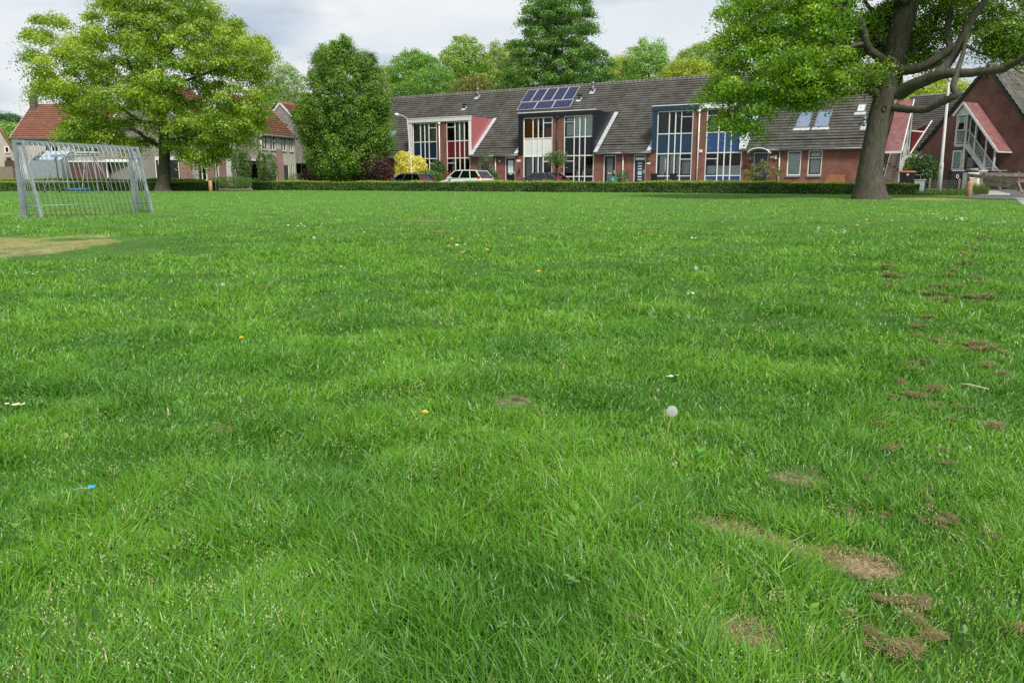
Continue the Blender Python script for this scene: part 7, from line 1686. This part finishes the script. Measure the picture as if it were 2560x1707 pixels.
HAY = [(2440, 597, 1.5, 'below the right edge lamp post, farthest up the lawn'), (2425, 612, 1.0, 'just under the farthest clump'), (2437, 628, 1.0, 'third down in the far line of clumps'), (2405, 645, 1.3, 'in the flattened far brown patch'), (2410, 663, 1.4, 'in the flattened far brown patch'), (2230, 677, 1.1, 'in the far group right of the trunk'), (2236, 694, 1.2, 'in the far group right of the trunk'), (2214, 685, .6, 'in the far group right of the trunk'), (2217, 717, .9, 'in the far group right of the trunk'),
 (2374, 694, .8, 'in the middle right band'), (2353, 725, 1.2, 'in the middle right band'), (2370, 718, 1.1, 'in the middle right band'), (2340, 740, .9, 'in the middle right band'), (2345, 750, 1.1, 'in the middle right band'), (2367, 752, 1.0, 'in the middle right band'), (2394, 724, .8, 'in the middle right band'), (2430, 748, 1.2, 'in the right hand band near the edge'), (2447, 760, 1.4, 'in the right hand band near the edge'), (2470, 750, 1.2, 'in the right hand band near the edge'), (2445, 700, .9, 'in the right hand band near the edge'), (2461, 712, .9, 'in the right hand band near the edge'),
 (2315, 797, 1.1, 'small and alone above the two stacked clumps'), (2293, 820, 1.1, 'upper of the two stacked clumps'), (2290, 848, .9, 'lower of the two stacked clumps'), (2365, 875, 1.1, 'single and low between two rows of clumps'), (2375, 843, .8, 'thin and flat between two rows of clumps'), (2455, 868, 1.5, 'in the large pale pair near the right edge'), (2478, 880, 1.4, 'in the large pale pair near the right edge'), (2465, 928, 1.2, 'in the flat brown pair near the right edge'), (2495, 945, 1.4, 'in the flat brown pair near the right edge'), (2310, 917, 1.1, 'dark and alone left of the flat brown pair'), (2278, 935, .8, 'in the little chain left of the big mound'), (2252, 965, 1.1, 'in the little chain left of the big mound'), (2275, 998, 1.1, 'in the little chain left of the big mound'), (2345, 985, 1.9, 'biggest brown mound beside the pale stick'), (2262, 915, .7, 'in the little chain left of the big mound'),
 (2220, 1053, .7, 'small, above the two dark clumps'), (2195, 1075, .9, 'small, above the two dark clumps'), (2485, 1075, 1.6, 'large and dark near the right edge'), (2230, 1128, 1.0, 'pale and small in the middle of the right side'), (2165, 1215, 1.0, 'in the flattened bit above the bare strip'), (2120, 1298, 1.0, 'dark, right above the bare strip'), (2205, 1302, .8, 'small, above the right end of the bare strip'), (2480, 1370, 1.5, 'pale, halfway down the right edge'), (2460, 1340, 1.0, 'pale, halfway down the right edge'), (1780, 1465, .9, 'reddish, left of the lowest cluster'), (1575, 1575, .8, 'reddish and small at the bottom'), (2120, 1550, .8, 'upright, left of the lowest cluster'),
 (2260, 1515, 1.3, 'in the lowest cluster near the bottom edge'), (2275, 1555, 1.3, 'in the lowest cluster near the bottom edge'), (2175, 1590, 1.2, 'in the lowest cluster near the bottom edge'), (2320, 1610, 1.3, 'in the lowest cluster near the bottom edge'), (2230, 1635, 1.6, 'in the lowest cluster near the bottom edge'), (2280, 1630, 1.1, 'in the lowest cluster near the bottom edge'), (2310, 1520, 1.1, 'in the lowest cluster near the bottom edge'), (2545, 1600, 1.2, 'cut off by the right edge at the bottom'), (660, 725, .9, 'alone in the left turf'), (1293, 1000, .7, 'alone in the middle of the near turf'), (450, 1222, .55, 'dark and alone in the left near turf'), (1590, 780, .8, 'faint and alone right of the middle')]
for k in range(34):
    f = random.random(); yy = 620+f**1.2*900; HAY.append((2345+random.gauss(0, 55)+(f-.4)*60*random.choice((-1, 1)), yy, random.uniform(.45, .95), 'scattered small along the right hand trail'))
seen = {}
for _, _, _, w_ in HAY: seen[w_] = seen.get(w_, 0)+1
for i, (px, py, s_, w_) in enumerate(HAY):
    k = i % 5; o = hp[k] if hf[k] else copy_tree(hp[k]); hf[k] = False; g = gpt(px, py); t = s_*random.uniform(.85, 1.1)*float(np.interp(g.y, [1.8, 3.5, 7, 14], [.20, .29, .48, .75]))
    cl_ = float(clump(np.array(g.x), np.array(g.y)))
    o.location = (g.x, g.y, g.z+.010+.022*cl_); o.rotation_euler = (0, 0, random.uniform(0, 6.28)); o.scale = (t*random.uniform(1, 1.4), t*random.uniform(.7, 1.05), t*random.uniform(.6, .95)); o['label'] = 'brown clump of dry cut grass '+w_; o['category'] = 'hay clump'; o['group'] = 'dry grass clumps on the right of the lawn' if seen[w_] < 2 else 'dry grass clumps '+w_
g = gpt(232, 1249); o = thing('litter', 'scrap of bright blue plastic litter in the left near turf', 'litter', (g.x, g.y, g.z+.045), .4); o.scale = (.65, .65, .65)
mb = MB(); mb.hexa([(-.02,-.008,0),(.02,-.01,.004),(.022,.01,.002),(-.018,.012,.006),(-.018,-.006,.006),(.018,-.008,.016),(.02,.01,.010),(-.016,.012,.012)]); mb.build('scrap', M('blue plastic', (.03, .38, .62), .4), o); MB().tube([(-.02,0,.004), (-.06,.005,.006), (-.09,.0,.002)], .0015, 5).build('strip', M('pale blue plastic', (.25, .50, .65), .5), o)
g = gpt(2430, 990); o = thing('stick', 'pale thin stick lying beside the biggest brown mound', 'stick', (g.x, g.y, g.z+.05), -.5); o.scale = (.55, .55, .8); MB().tube([(-.10,0,.01), (-.02,.004,.012), (.09,-.004,.0), (.13,.01,-.006)], [.007, .005, .004, .003], 6).build('twig', M('pale wood', (.50, .42, .30), .8), o, True)
